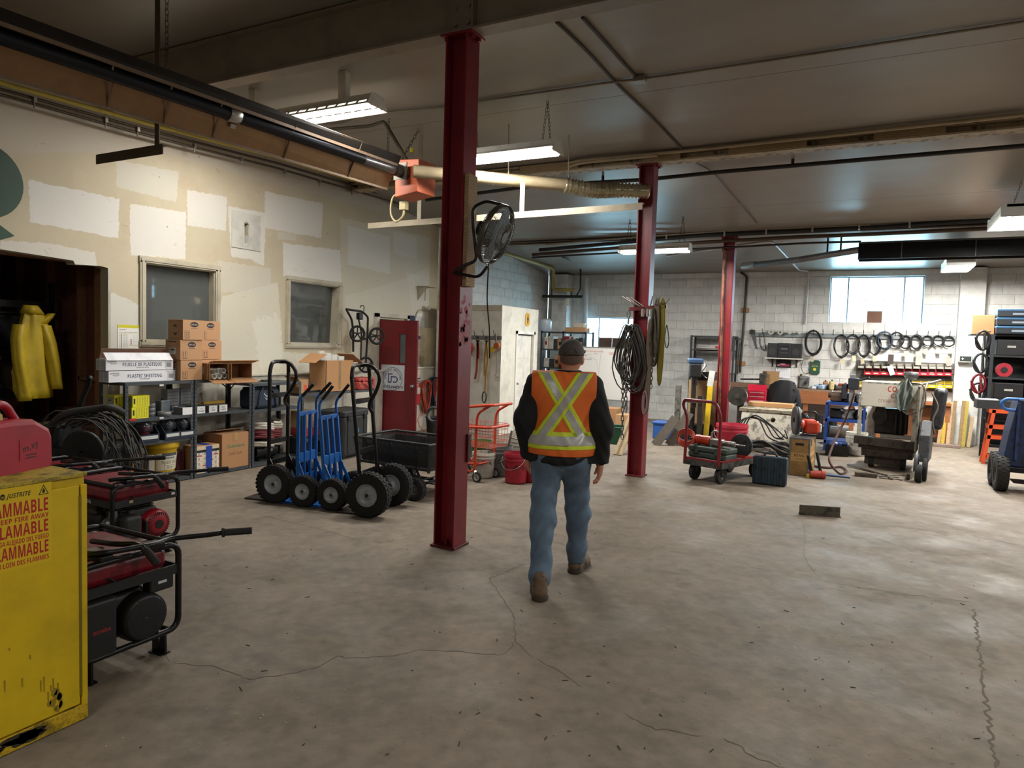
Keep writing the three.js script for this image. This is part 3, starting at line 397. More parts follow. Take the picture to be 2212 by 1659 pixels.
{
const g = thingW('hanging_bracket', 'brown angle bracket hanging by the wall below the tube heater', 'bracket'), A = G(352, 322, 3.42), B = G(208, 345, 3.42), bm = m(0x5a4a39, 0.6, 0.3);
part('arm', [bar(A, B, 0.008, 0.09), bar(A.clone().add(V(0, 0.045, -0.03)), B.clone().add(V(0, 0.045, -0.03)), 0.06, 0.008)], bm, g); part('hanger', [bx(0.06, ceilY(A.z) - A.y, 0.012, A.x - 0.08, (A.y + ceilY(A.z)) / 2, A.z)], bm, g);
}
{
const g = thingW('hanging_bracket', 'long cream angle rail hung on two straps behind the fan', 'bracket'), A = G(795, 488, 3.3), B = G(1388, 445, 3.3);
part('rail', [bar(A, B, 0.008, 0.075), bar(A.clone().add(V(0, 0.034, -0.03)), B.clone().add(V(0, 0.034, -0.03)), 0.06, 0.008)], cream, g);
for (const px of [905, 1127]) { const t = (px - 795) / 593, P = G(px, 488 - t * 43, 3.3); const tp = px < 1000 ? ceilY(P.z) : 3.69; part('strap', [bx(0.06, tp - 3.3, 0.01, P.x, (3.3 + tp) / 2, P.z)], cream, g); }
}
{
const a = G(893, 370, 3.75), b = G(1228, 400, 3.75), c = G(1330, 411, 3.75), d = G(1402, 414, 3.75);
const duct = thingW('intake_duct', 'cream square intake duct from burner box to the ribbed hose', 'duct'); part('duct_tube', [sweep([a, b], 0.078, 6)], m(0xa8987a, 0.45, 0.1, 'grime'), duct); part('seam', [sweep([a.clone().lerp(b, 0.5), a.clone().lerp(b, 0.505)], 0.08, 6)], cream, duct); for (const t of [1, 0.6]) { const q = a.clone().lerp(b, t); part('strap', [rod(q, V(q.x - 0.02, ceilY(q.z), q.z), 0.008)], cream, duct); }
const pts = curve([b.clone().sub(V(0.05, 0, -0.03)), b.clone().lerp(c, 0.5).add(V(0, -0.03, 0)), c, d], 56), radii = pts.map((p, i) => 0.078 + (i % 2) * 0.024 + rr(-0.004, 0.004));
solo('ribbed_hose', [sweep(pts, radii, 14)], m(0xb0a588, 0.28, 0.7, 'grime'), 'crinkled foil hose joining the cream duct behind the column', 'hose');
}
run('ceiling_conduit', 'long conduit along the ceiling seam before the cream beam', [PC(600, 270, -0.02), PC(735, 270, -0.02), PC(800, 247, -0.02), PC(966, 232, -0.02), PC(1060, 215, -0.02), PC(1320, 178, -0.02), PC(1375, 172, -0.02), PC(1420, 166, -0.02), PC(1600, 140, -0.02), PC(2212, 47, -0.02)], 0.013, conM, 'conduit', 0.15);
solo('junction_box', [(q => rb(0.12, 0.06, 0.12, q.x, q.y, q.z, 0.01))(PC(1382, 172, -0.03))], conM, 'small junction box on the ceiling where cables meet', 'box');
run('ceiling_cable', 'grey cable crossing the ceiling from deep beam to the back bay', [[1202, 48], [1268, 110], [1330, 180], [1400, 245], [1470, 318]].map(p => PC(p[0], p[1], -0.015)), 0.014, m(0x4a4640, 0.6), 'cable', 0.3);
run('ceiling_cable', 'grey cable from the deep beam to the ceiling junction box', [[1258, 38], [1310, 95], [1350, 140], [1376, 168]].map(p => PC(p[0], p[1], -0.015)), 0.015, m(0x4a4640, 0.6), 'cable', 0.3);
run('ceiling_cable', 'thin cable sagging past the cream beam across the back ceiling', [[1470, 318], [1490, 345], [1540, 370], [1580, 420], [1620, 465], [1635, 482]].map(p => PC(p[0], p[1], -0.02)), 0.008, m(0x5c554c, 0.6), 'cable', 0.3);
run('ceiling_conduit', 'pale pair of conduits laid along the cream beam', [G(1195, 378, 4.25), G(1205, 362, 4.25), G(1240, 348, 4.25), G(1480, 326, 4.25), G(2212, 248, 4.25)], 0.022, m(0xa8977c, 0.55), 'conduit', 0.2);
run('ceiling_conduit', 'second bent conduit curling off the cream beam', [G(1200, 380, 4.2), G(1215, 366, 4.2), G(1250, 352, 4.2), G(1420, 336, 4.2)], 0.02, m(0xa8977c, 0.55), 'conduit', 0.2);
run('hot_water_pipe', 'dark pipe running level behind the column hung with slings', [PZ(920, 432, -9.7), PZ(1150, 402, -9.7), PZ(1395, 388, -9.7), PZ(1560, 371, -9.7), PZ(2212, 315, -9.7)].map(p => p), 0.028, dkp);
for (const px of [1302, 1712, 1158]) { const A = PZ(px, 382 - (px - 1430) * 0.086, -9.7); solo('pipe_hanger', [rod(A, V(A.x, ceilY(-9.7), A.z), 0.008, 6), cy(0.02, 0.08, A.x, A.y + 0.06, A.z, 'y', 8)], dkp, 'threaded hanger rod holding the dark pipe', 'hanger', 'hangers of the dark pipe'); }
const zr = -13.0;
[['black cable bundle', 'black', [[1165, 540], [1390, 520], [1520, 508], [1660, 502], [1880, 492], [2212, 470]], 0.035, m(0x17181b, 0.6)], ['brown sprinkler pipe', 'brown', [[1150, 550], [1390, 531], [1560, 521], [1700, 513], [1900, 505], [2212, 490]], 0.032, m(0x4a382b, 0.55, 0.3)], ['thin dark pipe', 'dark', [[1150, 556], [1390, 543], [1560, 535], [1760, 524], [1860, 522]], 0.018, m(0x2a211d, 0.5, 0.3)], ['pale conduit', 'pale', [[1180, 528], [1380, 512], [1600, 497], [1880, 486]], 0.016, m(0x978a78, 0.5)]].forEach(([n, c, px, r, mt]) => run('overhead_pipe', n + ' running level below the brown back beam', px.map((p, i) => PZ(p[0], p[1], zr)), r, mt, 'pipe', 0.3));
for (const px of [1440, 1565, 1655, 1755, 1856, 1965]) { const A = PZ(px, 505 - (px - 1565) * 0.05, zr + 0.04); solo('pipe_clamp', [bx(0.03, 0.09, 0.03, A.x, A.y, A.z)], m(0xa9a49a, 0.4, 0.6), 'pale clamp on the black cable bundle', 'clamp', 'clamps along the cable bundle'); }
run('drop_pipe', 'rusty drop pipe beside the column by the drill press', [PZ(1560, 540, -12.9), PZ(1567, 541, -12.9), PZ(1562, 640, -12.9), (q => V(q.x, 0.004, q.z))(PZ(1552, 930, -12.9))], 0.024, m(0x7a5238, 0.7, 0.2, 'heavy'));
run('back_conduit', 'white conduit bending down the ceiling to back wall', [PC(1440, 553, -0.02), PC(1660, 522, -0.02), PC(1672, 526, -0.02), PC(1726, 584, -0.02), PZ(1745, 586, -16.55), PZ(1748, 590, -16.55), PZ(1740, 700, -16.55)], 0.018, m(0xc8ccd0, 0.4), 'conduit', 0.1);
{ const g = thingW('conduit_run', 'dark conduit with wooden backing pads down the back wall', 'conduit'); const z = -16.55; part('conduit', [pipe([PZ(1600, 588, z), PZ(1613, 597, z), PZ(1610, 650, z), PZ(1598, 805, z)], 0.026, 0.05)], m(0x3f3833, 0.5, 0.3), g); for (const [x, y] of [[1609, 670], [1601, 785]]) { const q = PZ(x, y, z - 0.02); part('backing_pad', [bx(0.18, 0.1, 0.02, q.x, q.y, q.z)], m(0xb98a5c, 0.7, 0, 'wood'), g); } }
{ const g = thingW('gas_manifold', 'yellow and black gas manifold at the back left pillar', 'pipe'), z = -15.9; part('yellow_pipe', [pipe([PZ(1085, 545, -13.4), PZ(1195, 580, -15.6), PZ(1195, 625, z), PZ(1240, 627, z)], 0.045, 0.08)], m(0x9c8a3c, 0.5), g); part('black_manifold', [rod(PZ(1172, 640, z), PZ(1258, 641, z), 0.035), rod(PZ(1192, 580, z), PZ(1192, 640, z), 0.016), rod(PZ(1234, 625, z), PZ(1234, 640, z), 0.02)], dkp, g); part('drop_pipe', [pipe([PC(1215, 555, -0.05), PZ(1254, 572, z), PZ(1254, 625, z), PZ(1245, 640, z)], 0.022, 0.06)], dkp, g); part('tag', [(q => bx(0.09, 0.16, 0.004, q.x, q.y, q.z))(PZ(1225, 653, z + 0.1))], m(0xd8d0b0, 0.7), g, 'cream paper tag'); }
run('downpipe', 'white downpipe in the corner by the back left pillar', [PZ(1268, 600, -16.4), PZ(1261, 740, -16.4), (q => V(q.x, 0.01, q.z))(PZ(1254, 880, -16.4))], 0.07, m(0xbfc6cc, 0.45), 'pipe');

// ================================================================ shared builders
function loft(rows, seg = 20, wob = 0, k = 5, u = V(1, 0, 0), v = V(0, 0, 1)) {
const pos = [], idx = [];
rows.forEach((r, i) => { const c = vv(r[0]); for (let j = 0; j < seg; j++) { const a = j / seg * 6.28318, w = 1 + wob * Math.sin(k * a + i * 0.6) + wob * 0.6 * Math.sin((k + 3) * a - i * 0.4); const p = c.clone().add(u.clone().multiplyScalar(r[1] * Math.cos(a) * w)).add(v.clone().multiplyScalar(r[2] * Math.sin(a) * w)); pos.push(p.x, p.y, p.z); } });
for (let i = 0; i < rows.length - 1; i++) for (let j = 0; j < seg; j++) { const a = i * seg + j, b = i * seg + (j + 1) % seg, c = a + seg, d = b + seg; idx.push(a, c, b, b, c, d); }
for (const e of [0, rows.length - 1]) { const c = vv(rows[e][0]), n = pos.length / 3; pos.push(c.x, c.y, c.z); for (let j = 0; j < seg; j++) { const a = e * seg + j, b = e * seg + (j + 1) % seg; e ? idx.push(a, n, b) : idx.push(a, b, n); } }
const g = new THREE.BufferGeometry(); g.setAttribute('position', new THREE.Float32BufferAttribute(pos, 3)); g.setIndex(idx); g.computeVertexNormals(); return g;
}
const rubber = m(0x1c1b1a, 0.85, 0, 'grime'), steelD = m(0x23252a, 0.45, 0.4, 'grime'), blackP = m(0x18181a, 0.45, 0, 'grime'), chrome = m(0xb8b8b8, 0.25, 0.9, 'grime');
const tyre = (R, w, rim, x, y, z, ax = 'x', blocks = 0) => { const out = [lathe([[rim, -w * 0.38], [rim * 1.12, -w / 2], [R * 0.9, -w / 2], [R * 0.98, -w * 0.38], [R, -w * 0.2], [R, w * 0.2], [R * 0.98, w * 0.38], [R * 0.9, w / 2], [rim * 1.12, w / 2], [rim, w * 0.38]], 28, 0, 0, 0, ax)]; for (let i = 0; i < blocks; i++) for (const s of [-1, 0, 1]) { const a = (i + (s ? 0.5 : 0)) / blocks * 6.28318, b = ax === 'x' ? bx(w * 0.26, R * 0.05, R * 0.13, s * w * 0.32, R * (s ? 0.985 : 1.0), 0) : bx(R * 0.13, R * 0.05, w * 0.26, 0, R * (s ? 0.985 : 1.0), s * w * 0.32); ax === 'x' ? b.rotateX(a) : b.rotateZ(a); out.push(b); } return out.map(g => put(g, x, y, z)); };
const rimG = (r, w, x, y, z, ax = 'x') => [lathe([[0.01, w * 0.34], [r * 0.3, w * 0.34], [r * 0.34, w * 0.1], [r * 0.82, w * 0.16], [r * 0.9, w * 0.42], [r, w * 0.45], [r, -w * 0.45], [r * 0.9, -w * 0.42], [r * 0.82, -w * 0.16], [r * 0.34, -w * 0.1], [r * 0.3, -w * 0.34], [0.01, -w * 0.34]], 24, 0, 0, 0, ax).translate(x, y, z)];
function wheel(parent, R, w, rim, x, y, z, ax = 'x', rimMat = m(0xaeb4b8, 0.4, 0.1, 'grime'), blocks = 0, name = 'wheel') { const t = part(name, tyre(R, w, rim, x, y, z, ax, blocks), rubber, parent); part('hub', rimG(rim, w, x, y, z, ax), rimMat, t); part('axle_nut', [cy(rim * 0.16, w * 0.86, x, y, z, ax, 8)], m(0x4d3a2c, 0.6, 0.5), t); return t; }
const cardM = [0xa97c54, 0xb5885c, 0x9a7049, 0xb08a63].map(c => m(c, 0.85, 0, 'card'));
function carton(name, label, x0, x1, y0, y1, za, zb, k = 0, o = {}) {
const g = thing(name, label, o.cat || 'box', [(x0 + x1) / 2, y0, (za + zb) / 2], o.turn || 0, o.group), w = x1 - x0, h = y1 - y0, d = Math.abs(za - zb), mt = o.mat || cardM[k % 4], t = 0.006;
if (o.open) { part('body', [bx(w, t, d, 0, t / 2, 0), bx(t, h, d, w / 2 - t / 2, h / 2, 0), bx(t, h, d, -w / 2 + t / 2, h / 2, 0), bx(w, h, t, 0, h / 2, d / 2 - t / 2), bx(w, h, t, 0, h / 2, -d / 2 + t / 2)], mt, g); for (const s of [-1, 1]) part('flap', [put(bx(w, t, d * 0.45, 0, 0, 0), 0, h + 0.03, s * (d / 2 + d * 0.18), s * 0.5)], mt, g); }
else { part('body', [rb(w, h, d, 0, h / 2, 0, 0.004)], mt, g); part('flap_seam', [bx(w * 1.001, 0.0015, 0.004, 0, h + 0.0006, 0)], m(0x6b4c30, 0.9, 0, null), g); if (o.tape !== false) part('tape', [bx(0.001, h * 0.2, 0.05, w / 2 + 0.0008, h * 0.9, 0), bx(w * 0.98, 0.001, 0.05, 0, h + 0.001, 0)], m(0xa98a5e, 0.35, 0, null), g); }
return g;
}
const zAt = (px, py, X) => PX(px, py, X).z, yAt = (px, py, X) => PX(px, py, X).y;

// ================================================================ safety cabinet, jerry can
{
const g = thing('safety_cabinet', 'yellow flammable-liquids safety cabinet with red warning lettering', 'cabinet', [-3.28, 0, -1.285]);
const cm = m(0xd9b60a, 0.42, 0, 'grime'), top = m(0xb39a2c, 0.55, 0, 'heavy');
part('body', [rb(0.44, 1.1, 1.09, -0.01, 0.555, 0, 0.008)], cm, g); part('top_panel', [rb(0.46, 0.018, 1.092, 0, 1.109, 0, 0.004)], top, g, 'worn stained yellow top');
const d1 = part('door', [rb(0.02, 0.985, 0.5, 0.219, 0.572, -0.262 + 0.0, 0.005)], cm, g); part('door', [rb(0.02, 0.985, 0.505, 0.219, 0.572, 0.258, 0.005)], cm, g);
part('hinge', [cy(0.006, 0.9, 0.228, 0.57, -0.513, 'y', 8)], m(0x8a7a2a, 0.5, 0.5), d1); part('door_handle', [rb(0.03, 0.12, 0.04, 0.235, 0.6, 0.06, 0.008)], blackP, g);
part('corner_post', [rb(0.018, 1.0, 0.026, 0.222, 0.565, -0.531, 0.003)], cm, g); part('kick_rail', [rb(0.026, 0.07, 1.09, 0.218, 0.038, 0, 0.004)], m(0xc9a512, 0.6, 0, 'heavy'), g, 'scuffed and blackened bottom rail');
const L = 0.34, Ht = 0.34;
const mat = canvasMat(L, Ht, 1024, (k, w, h) => {
k.fillStyle = '#d2b00a'; k.fillRect(0, 0, w, h); const R = w - 0.012;
k.save(); const line = (s, y, sz, mw, col) => { k.fillStyle = col; k.font = `bold 100px sans-serif`; const tw = k.measureText(s).width; k.save(); k.translate(R, y); k.scale(mw / tw, sz / 73); k.textAlign = 'right'; k.fillText(s, 0, 0); k.restore(); };
const red = '#a81522'; line('FLAMMABLE', 0.118, 0.056, 0.25, red); line('KEEP FIRE AWAY', 0.146, 0.02, 0.2, red); line('INFLAMABLE', 0.206, 0.052, 0.262, red); line('MANTENGA ALEJADO DEL FUEGO', 0.235, 0.02, 0.26, red); line('INFLAMMABLE', 0.294, 0.052, 0.265, red); line('GARDER LOIN DES FLAMMES', 0.325, 0.02, 0.255, red);
k.fillStyle = '#15130c'; k.save(); k.translate(0.168, 0.043); k.scale(0.8 / 1000, 1 / 1000); k.font = 'italic bold 26px sans-serif'; k.fillText('JUSTRITE', 0, 0); k.beginPath(); k.arc(-18, -9, 12, 0, 7); k.fill(); k.fillStyle = '#d9b60a'; k.fillRect(-27, -11, 18, 2); k.fillRect(-24, -5, 12, 2); k.restore();
k.strokeStyle = '#15130c'; k.lineWidth = 0.003; k.beginPath(); k.moveTo(0.308, 0.01); k.lineTo(0.326, 0.048); k.lineTo(0.290, 0.048); k.closePath(); k.stroke(); k.fillStyle = '#15130c'; k.beginPath(); k.moveTo(0.308, 0.022); k.quadraticCurveTo(0.317, 0.034, 0.311, 0.043); k.lineTo(0.305, 0.043); k.quadraticCurveTo(0.300, 0.034, 0.308, 0.022); k.fill(); k.restore();
}, 0.45);
const z1 = zAt(112, 1100, -3.05), yT = yAt(112, 1040, -3.05);
print('lettering', L, Ht, mat, g, 0.2295, yT - Ht / 2, z1 + L / 2 + 1.285, Math.PI / 2);
const dr = []; for (const [px, py, l] of [[88, 1470, 0.05], [95, 1462, 0.07], [104, 1495, 0.05], [115, 1465, 0.06], [125, 1475, 0.05], [10, 1470, 0.05], [48, 1465, 0.04], [65, 1415, 0.02], [20, 1400, 0.012], [110, 1480, 0.03]]) { const q = PX(px, py, -3.05); dr.push(ex([[-0.003, 0], [0.003, 0], [0.0022, -l], [-0.0015, -l * 0.9]], 0.0008).rotateY(Math.PI / 2).translate(0.2298, q.y, q.z + 1.285)); }
const st = []; for (let i = 0; i < 14; i++) { const s = rr(0.004, 0.018); st.push(ex(circ(s, 9).map(p => [p[0] * rr(0.6, 1.1), p[1] * rr(0.8, 1.7)]), 0.0008).rotateY(Math.PI / 2).translate(0.2297, 0.1 + rr(0, 0.1), -0.4 + rr(-0.03, 0.03))); }
for (const d of dr) part('drip_stain', [d], m(0x8d7410, 0.7, 0, null), g); part('rust_stain', st, m(0x8d7410, 0.7, 0, null), g).userData.kind = 'stuff'; part('black_scuff', Array.from({ length: 16 }, () => { const s = rr(0.01, 0.035); return ex(circ(s, 10).map(p => [p[0] * rr(0.8, 1.9), p[1] * rr(0.35, 0.7)]), 0.0008).rotateY(Math.PI / 2).translate(0.2318, 0.045 + rr(-0.015, 0.015), rr(-0.36, -0.16)); }), m(0x2c2612, 0.8, 0, null), g);
const c = thing('jerry_can', 'dusty red plastic fuel can on top of the yellow safety cabinet', 'fuel can', [-3.36, 1.118, -1.66], 0.35), rm = m(0xb01c30, 0.42, 0, 'grime');
part('body', [ex([[-0.14, 0], [0.12, 0], [0.135, 0.02], [0.132, 0.13], [0.12, 0.16], [0.05, 0.2], [-0.05, 0.205], [-0.14, 0.205], [-0.15, 0.19], [-0.15, 0.01]], 0.2, 0.022).rotateY(Math.PI / 2)], rm, c);
part('handle', [sweep(bend([[0, 0.17, -0.085], [0, 0.235, -0.035], [0, 0.29, 0.0], [0, 0.292, 0.1], [0, 0.215, 0.13]], 0.05), 0.018, 10)], rm, c); part('spout_cap', [cy(0.034, 0.05, 0, 0.225, 0.055, 'y', 14, 0.028), cy(0.024, 0.035, 0, 0.262, 0.055, 'y', 12, 0.018)], m(0xcfae4a, 0.5), c, 'yellow spout cap');
print('handwriting', 0.15, 0.09, canvasMat(0.15, 0.09, 256, (k, w, h) => { k.fillStyle = '#a5192c'; k.fillRect(0, 0, w, h); k.save(); k.scale(0.001, 0.001); k.translate(8, 40); k.rotate(-0.25); k.fillStyle = '#2c0a0c'; k.font = 'bold 38px sans-serif'; k.fillText('m,xy', 4, 20); k.restore(); k.fillStyle = '#2c0a0c'; k.fillRect(0.03, 0.068, 0.06, 0.005); k.fillRect(0.03, 0.08, 0.06, 0.005); }), c, 0.102, 0.095, -0.04, Math.PI / 2);
}

// ================================================================ generators
const honda = (w, h, fg, bg) => canvasMat(w, h, 256, (k, a, b) => { k.fillStyle = bg; k.fillRect(0, 0, a, b); k.save(); k.translate(a / 2, b * 0.75); k.scale(0.001, 0.001); k.fillStyle = fg; k.font = `bold ${b * 780}px serif`; k.textAlign = 'center'; k.fillText('HONDA', 0, 0); k.restore(); });
const hondaW = honda(0.16, 0.05, '#d8d8d4', '#141414'), hondaR = honda(0.14, 0.05, '#b01822', '#161618');
function generator(label, pos, turn, kind) {
const g = thing('portable_generator', label, 'generator', pos, turn, 'portable generators by the yellow cabinet'), fm = m(0x141416, 0.35, 0.3, 'grime'), tank = m(0x7d1224, 0.35, 0, 'heavy'), eng = m(0x4a4846, 0.6, 0.4, 'heavy'), bl = m(0x161618, 0.5, 0, 'grime');
const D = 0.66, w = 0.27, y0 = 0.13, y1 = 0.6;            // end face at x = 0, runs back to x = -D
for (const x of [0, -D]) part('frame_loop', [sweep(bend([[x, y0, 0], [x, y0, w], [x, y1, w], [x, y1, -w], [x, y0, -w], [x, y0, 0]], 0.07), 0.0165, 8)], fm, g);
for (const [y, z] of [[y1, w - 0.02], [y1, -w + 0.02], [y0, w - 0.05], [y0, -w + 0.05]]) part('frame_rail', [rod([0, y, z], [-D, y, z], 0.0155)], fm, g);
part('fuel_tank', [put(new RoundedBoxGeometry(D - 0.08, 0.13, 2 * w - 0.06, 4, 0.045), -D / 2, 0.525, 0)], tank, g); part('tank_cap', [cy(0.045, 0.03, -0.17, 0.6, 0.08, 'y', 18), cy(0.038, 0.012, -0.17, 0.62, 0.08, 'y', 18)], m(0x8d8578, 0.4, 0.6), g, 'grey fuel cap');
part('tank_rim', [bx(0.012, 0.05, 2 * w, 0.002, 0.462, 0), bx(D, 0.05, 0.012, -D / 2, 0.462, w - 0.005), bx(D, 0.05, 0.012, -D / 2, 0.462, -w + 0.005)], bl, g);
part('engine_block', [rb(0.3, 0.22, 0.24, -0.22, 0.27, -0.02, 0.02), ...[0, 1, 2, 3, 4].map(i => bx(0.22, 0.008, 0.27, -0.22, 0.36 + i * 0.016, 0.0)), rb(0.16, 0.12, 0.16, -0.24, 0.4, 0.04, 0.02)], eng, g);
part('alternator', [cy(0.13, 0.26, -0.5, 0.26, 0, 'x', 20)], m(0x3c3b3a, 0.5, 0.5, 'grime'), g); part('muffler', [rb(0.2, 0.14, 0.14, -0.48, 0.38, 0.1, 0.03)], m(0x55504a, 0.6, 0.5, 'heavy'), g);
if (kind === 'black') {
const f = part('fan_cover', [lathe([[0.005, 0.035], [0.1, 0.035], [0.122, 0.025], [0.13, -0.02], [0.13, -0.05]], 30, -0.02, 0.25, -0.075, 'x')], bl, g); const gr = []; for (let i = -9; i <= 9; i++) { const y = i * 0.011, L = Math.sqrt(Math.max(0, 0.108 ** 2 - y * y)); if (L > 0.01) gr.push(bx(0.004, 0.004, 2 * L, 0.016, 0.25 + y, -0.075)); } part('cooling_grille', gr, m(0x2b2b2d, 0.4, 0.2), f);
part('air_filter_box', [rb(0.09, 0.3, 0.17, -0.03, 0.27, 0.165, 0.022)], bl, g); print('name_plate', 0.09, 0.03, hondaR, g, 0.0165, 0.265, 0.165, Math.PI / 2);
part('control_box', [rb(0.07, 0.08, 0.14, -0.03, 0.405, -0.17, 0.012)], bl, g); part('maker_mark', [bx(0.002, 0.014, 0.05, 0.006, 0.415, -0.17)], m(0xc9c9c9, 0.4), g);
} else {
const r = part('recoil_starter', [lathe([[0.005, 0.04], [0.05, 0.042], [0.095, 0.03], [0.112, 0.0], [0.115, -0.06]], 30, -0.03, 0.25, -0.1, 'x')], m(0x9a1626, 0.4, 0, 'grime'), g, 'red recoil starter cover'); const sl = []; for (let i = 0; i < 30; i++) { const a = i / 30 * 6.283; sl.push(put(bx(0.006, 0.004, 0.045, 0, 0, -0.072), 0.005, 0.25, -0.1, a)); } part('vent_slot', sl, m(0x1d0508, 0.8, 0, null), r).userData.kind = 'stuff'; part('badge', [cy(0.034, 0.006, 0.013, 0.25, -0.1, 'x', 20)], bl, r);
part('pull_grip', [rb(0.02, 0.1, 0.022, 0.012, 0.25, 0.01, 0.008)], bl, g); part('air_cleaner', [rb(0.12, 0.17, 0.14, -0.03, 0.27, 0.12, 0.025)], m(0x2b2b2c, 0.6, 0, 'heavy'), g); part('carburettor', [sp(0.05, -0.12, 0.3, 0.22), cy(0.03, 0.08, -0.1, 0.36, 0.2, 'y', 12)], m(0x8b8c8e, 0.4, 0.7, 'heavy'), g);
print('name_plate', 0.16, 0.05, hondaW, g, -0.33, 0.462, w + 0.0025, 0); part('sticker', [bx(0.001, 0.02, 0.03, 0.0095, 0.47, 0.13)], m(0xb9a97c, 0.6), g); part('sticker', [bx(0.001, 0.018, 0.032, 0.0095, 0.47, -0.22)], m(0xd8d8d8, 0.6), g);
}
part('foot', [put(ex([[-0.055, 0], [0.055, 0], [0.05, 0.13], [0.02, 0.13], [0.0, 0.03], [-0.02, 0.13], [-0.05, 0.13]], 0.012), -0.06, 0, -0.2, 0, 0), put(bx(0.1, 0.008, 0.06), -0.06, 0.004, -0.2)], fm, g);
part('foot', [put(ex([[-0.055, 0], [0.055, 0], [0.05, 0.13], [0.02, 0.13], [0.0, 0.03], [-0.02, 0.13], [-0.05, 0.13]], 0.012), -0.06, 0, 0.2, 0, 0), put(bx(0.1, 0.008, 0.06), -0.06, 0.004, 0.2)], fm, g);
wheel(g, 0.12, 0.06, 0.06, -D + 0.05, 0.12, w + 0.05, 'z'); wheel(g, 0.12, 0.06, 0.06, -D + 0.05, 0.12, -w - 0.05, 'z');
const h1 = part('lift_handle', [sweep(bend([[-0.1, 0.635, w - 0.04], [0.0, 0.65, w - 0.12], [0.04, 0.64, -0.08], [0.0, 0.635, -w + 0.05], [0.12, 0.64, -w - 0.1], [0.16, 0.645, -w - 0.16]], 0.04), 0.0145, 8)], fm, g); part('grip', [sweep([[0.16, 0.645, -w - 0.16], [0.27, 0.65, -w - 0.26]], 0.02, 10), sweep([[0.155, 0.644, -w - 0.155], [0.165, 0.645, -w - 0.165]], 0.026, 10)], rubber, h1);
const h2 = part('lift_handle', [sweep(bend([[-0.3, 0.63, 0.02], [-0.1, 0.65, 0.03], [0.02, 0.655, -0.03], [0.08, 0.6, -0.05]], 0.04), 0.0145, 8)], fm, g); part('grip', [sweep([[0.05, 0.63, -0.04], [0.12, 0.56, -0.06]], 0.02, 10)], rubber, h2);
part('handle_bracket', [rb(0.08, 0.03, 0.09, 0.0, 0.625, -0.12, 0.008), rb(0.08, 0.03, 0.07, -0.02, 0.622, 0.14, 0.008)], fm, g); part('cable_bunch', [cable([[-0.1, 0.45, 0.2], [-0.04, 0.5, 0.1], [-0.03, 0.43, 0.02], [-0.06, 0.45, -0.1]], 0.006, 20), cable([[-0.1, 0.6, 0.2], [0.0, 0.63, 0.16], [0.02, 0.61, 0.05], [-0.04, 0.6, -0.05]], 0.006, 20)], rubber, g);
return g;
}
generator('red and black generator with a black round fan cover beside the cabinet', [-3.31, 0, -2.21], 0, 'black');
generator('red and black generator with a red recoil starter behind the nearer one', [-4.88, 0, -3.38], 0, 'red');
generator('dusty generator with folded handles standing before the grey shelving', [-5.72, 0, -3.42], 0.0, 'red');
{
const g = thing('power_pack', 'black wheeled machine heaped with loose cables by the dark doorway', 'machine', [-6.75, 0, -4.0], 0.5), bm = m(0x121214, 0.5, 0.2, 'heavy');
part('body', [rb(0.7, 0.45, 0.5, 0, 0.42, 0, 0.05), rb(0.3, 0.25, 0.4, -0.25, 0.72, 0, 0.05)], bm, g); part('guard', [lathe([[0.01, 0.02], [0.18, 0.02], [0.2, 0], [0.18, -0.02], [0.01, -0.02]], 24, 0.2, 0.62, 0.32, 'z')], bm, g);
part('handle', [pipe([[-0.3, 0.6, 0.2], [-0.1, 0.95, 0.2], [0.35, 1.02, 0.1], [0.4, 0.95, 0.0]], 0.035, 0.15)], m(0x2e2c29, 0.7, 0, 'heavy'), g); part('handle', [pipe([[-0.3, 0.6, -0.2], [-0.05, 1.2, -0.2], [0.02, 1.28, -0.1]], 0.025, 0.1)], bm, g);
const cb = []; for (let i = 0; i < 22; i++) { const z = rr(-0.25, 0.25), a = rr(0.2, 0.45); cb.push(cable([[-0.3 + rr(-0.1, 0.1), 0.7, z], [-0.05 + rr(-0.1, 0.1), 0.86 + rr(-0.05, 0.14), z + rr(-0.1, 0.1)], [0.2 + rr(0, 0.2), 0.8 + rr(-0.05, 0.1), z + rr(-0.1, 0.1)], [a + 0.1, 0.5, z + rr(-0.1, 0.1)], [a + 0.12, 0.25 + rr(-0.1, 0.2), z]], rr(0.007, 0.013), 16, 5)); } part('cables', cb, m(0x33302d, 0.75, 0, 'grime'), g).userData.kind = 'stuff';
for (const [x, z] of [[-0.25, 0.27], [0.25, 0.27], [-0.25, -0.27], [0.25, -0.27]]) wheel(g, 0.1, 0.05, 0.05, x, 0.1, z, 'z'); part('chassis', [bx(0.66, 0.05, 0.46, 0, 0.18, 0)], bm, g);
}

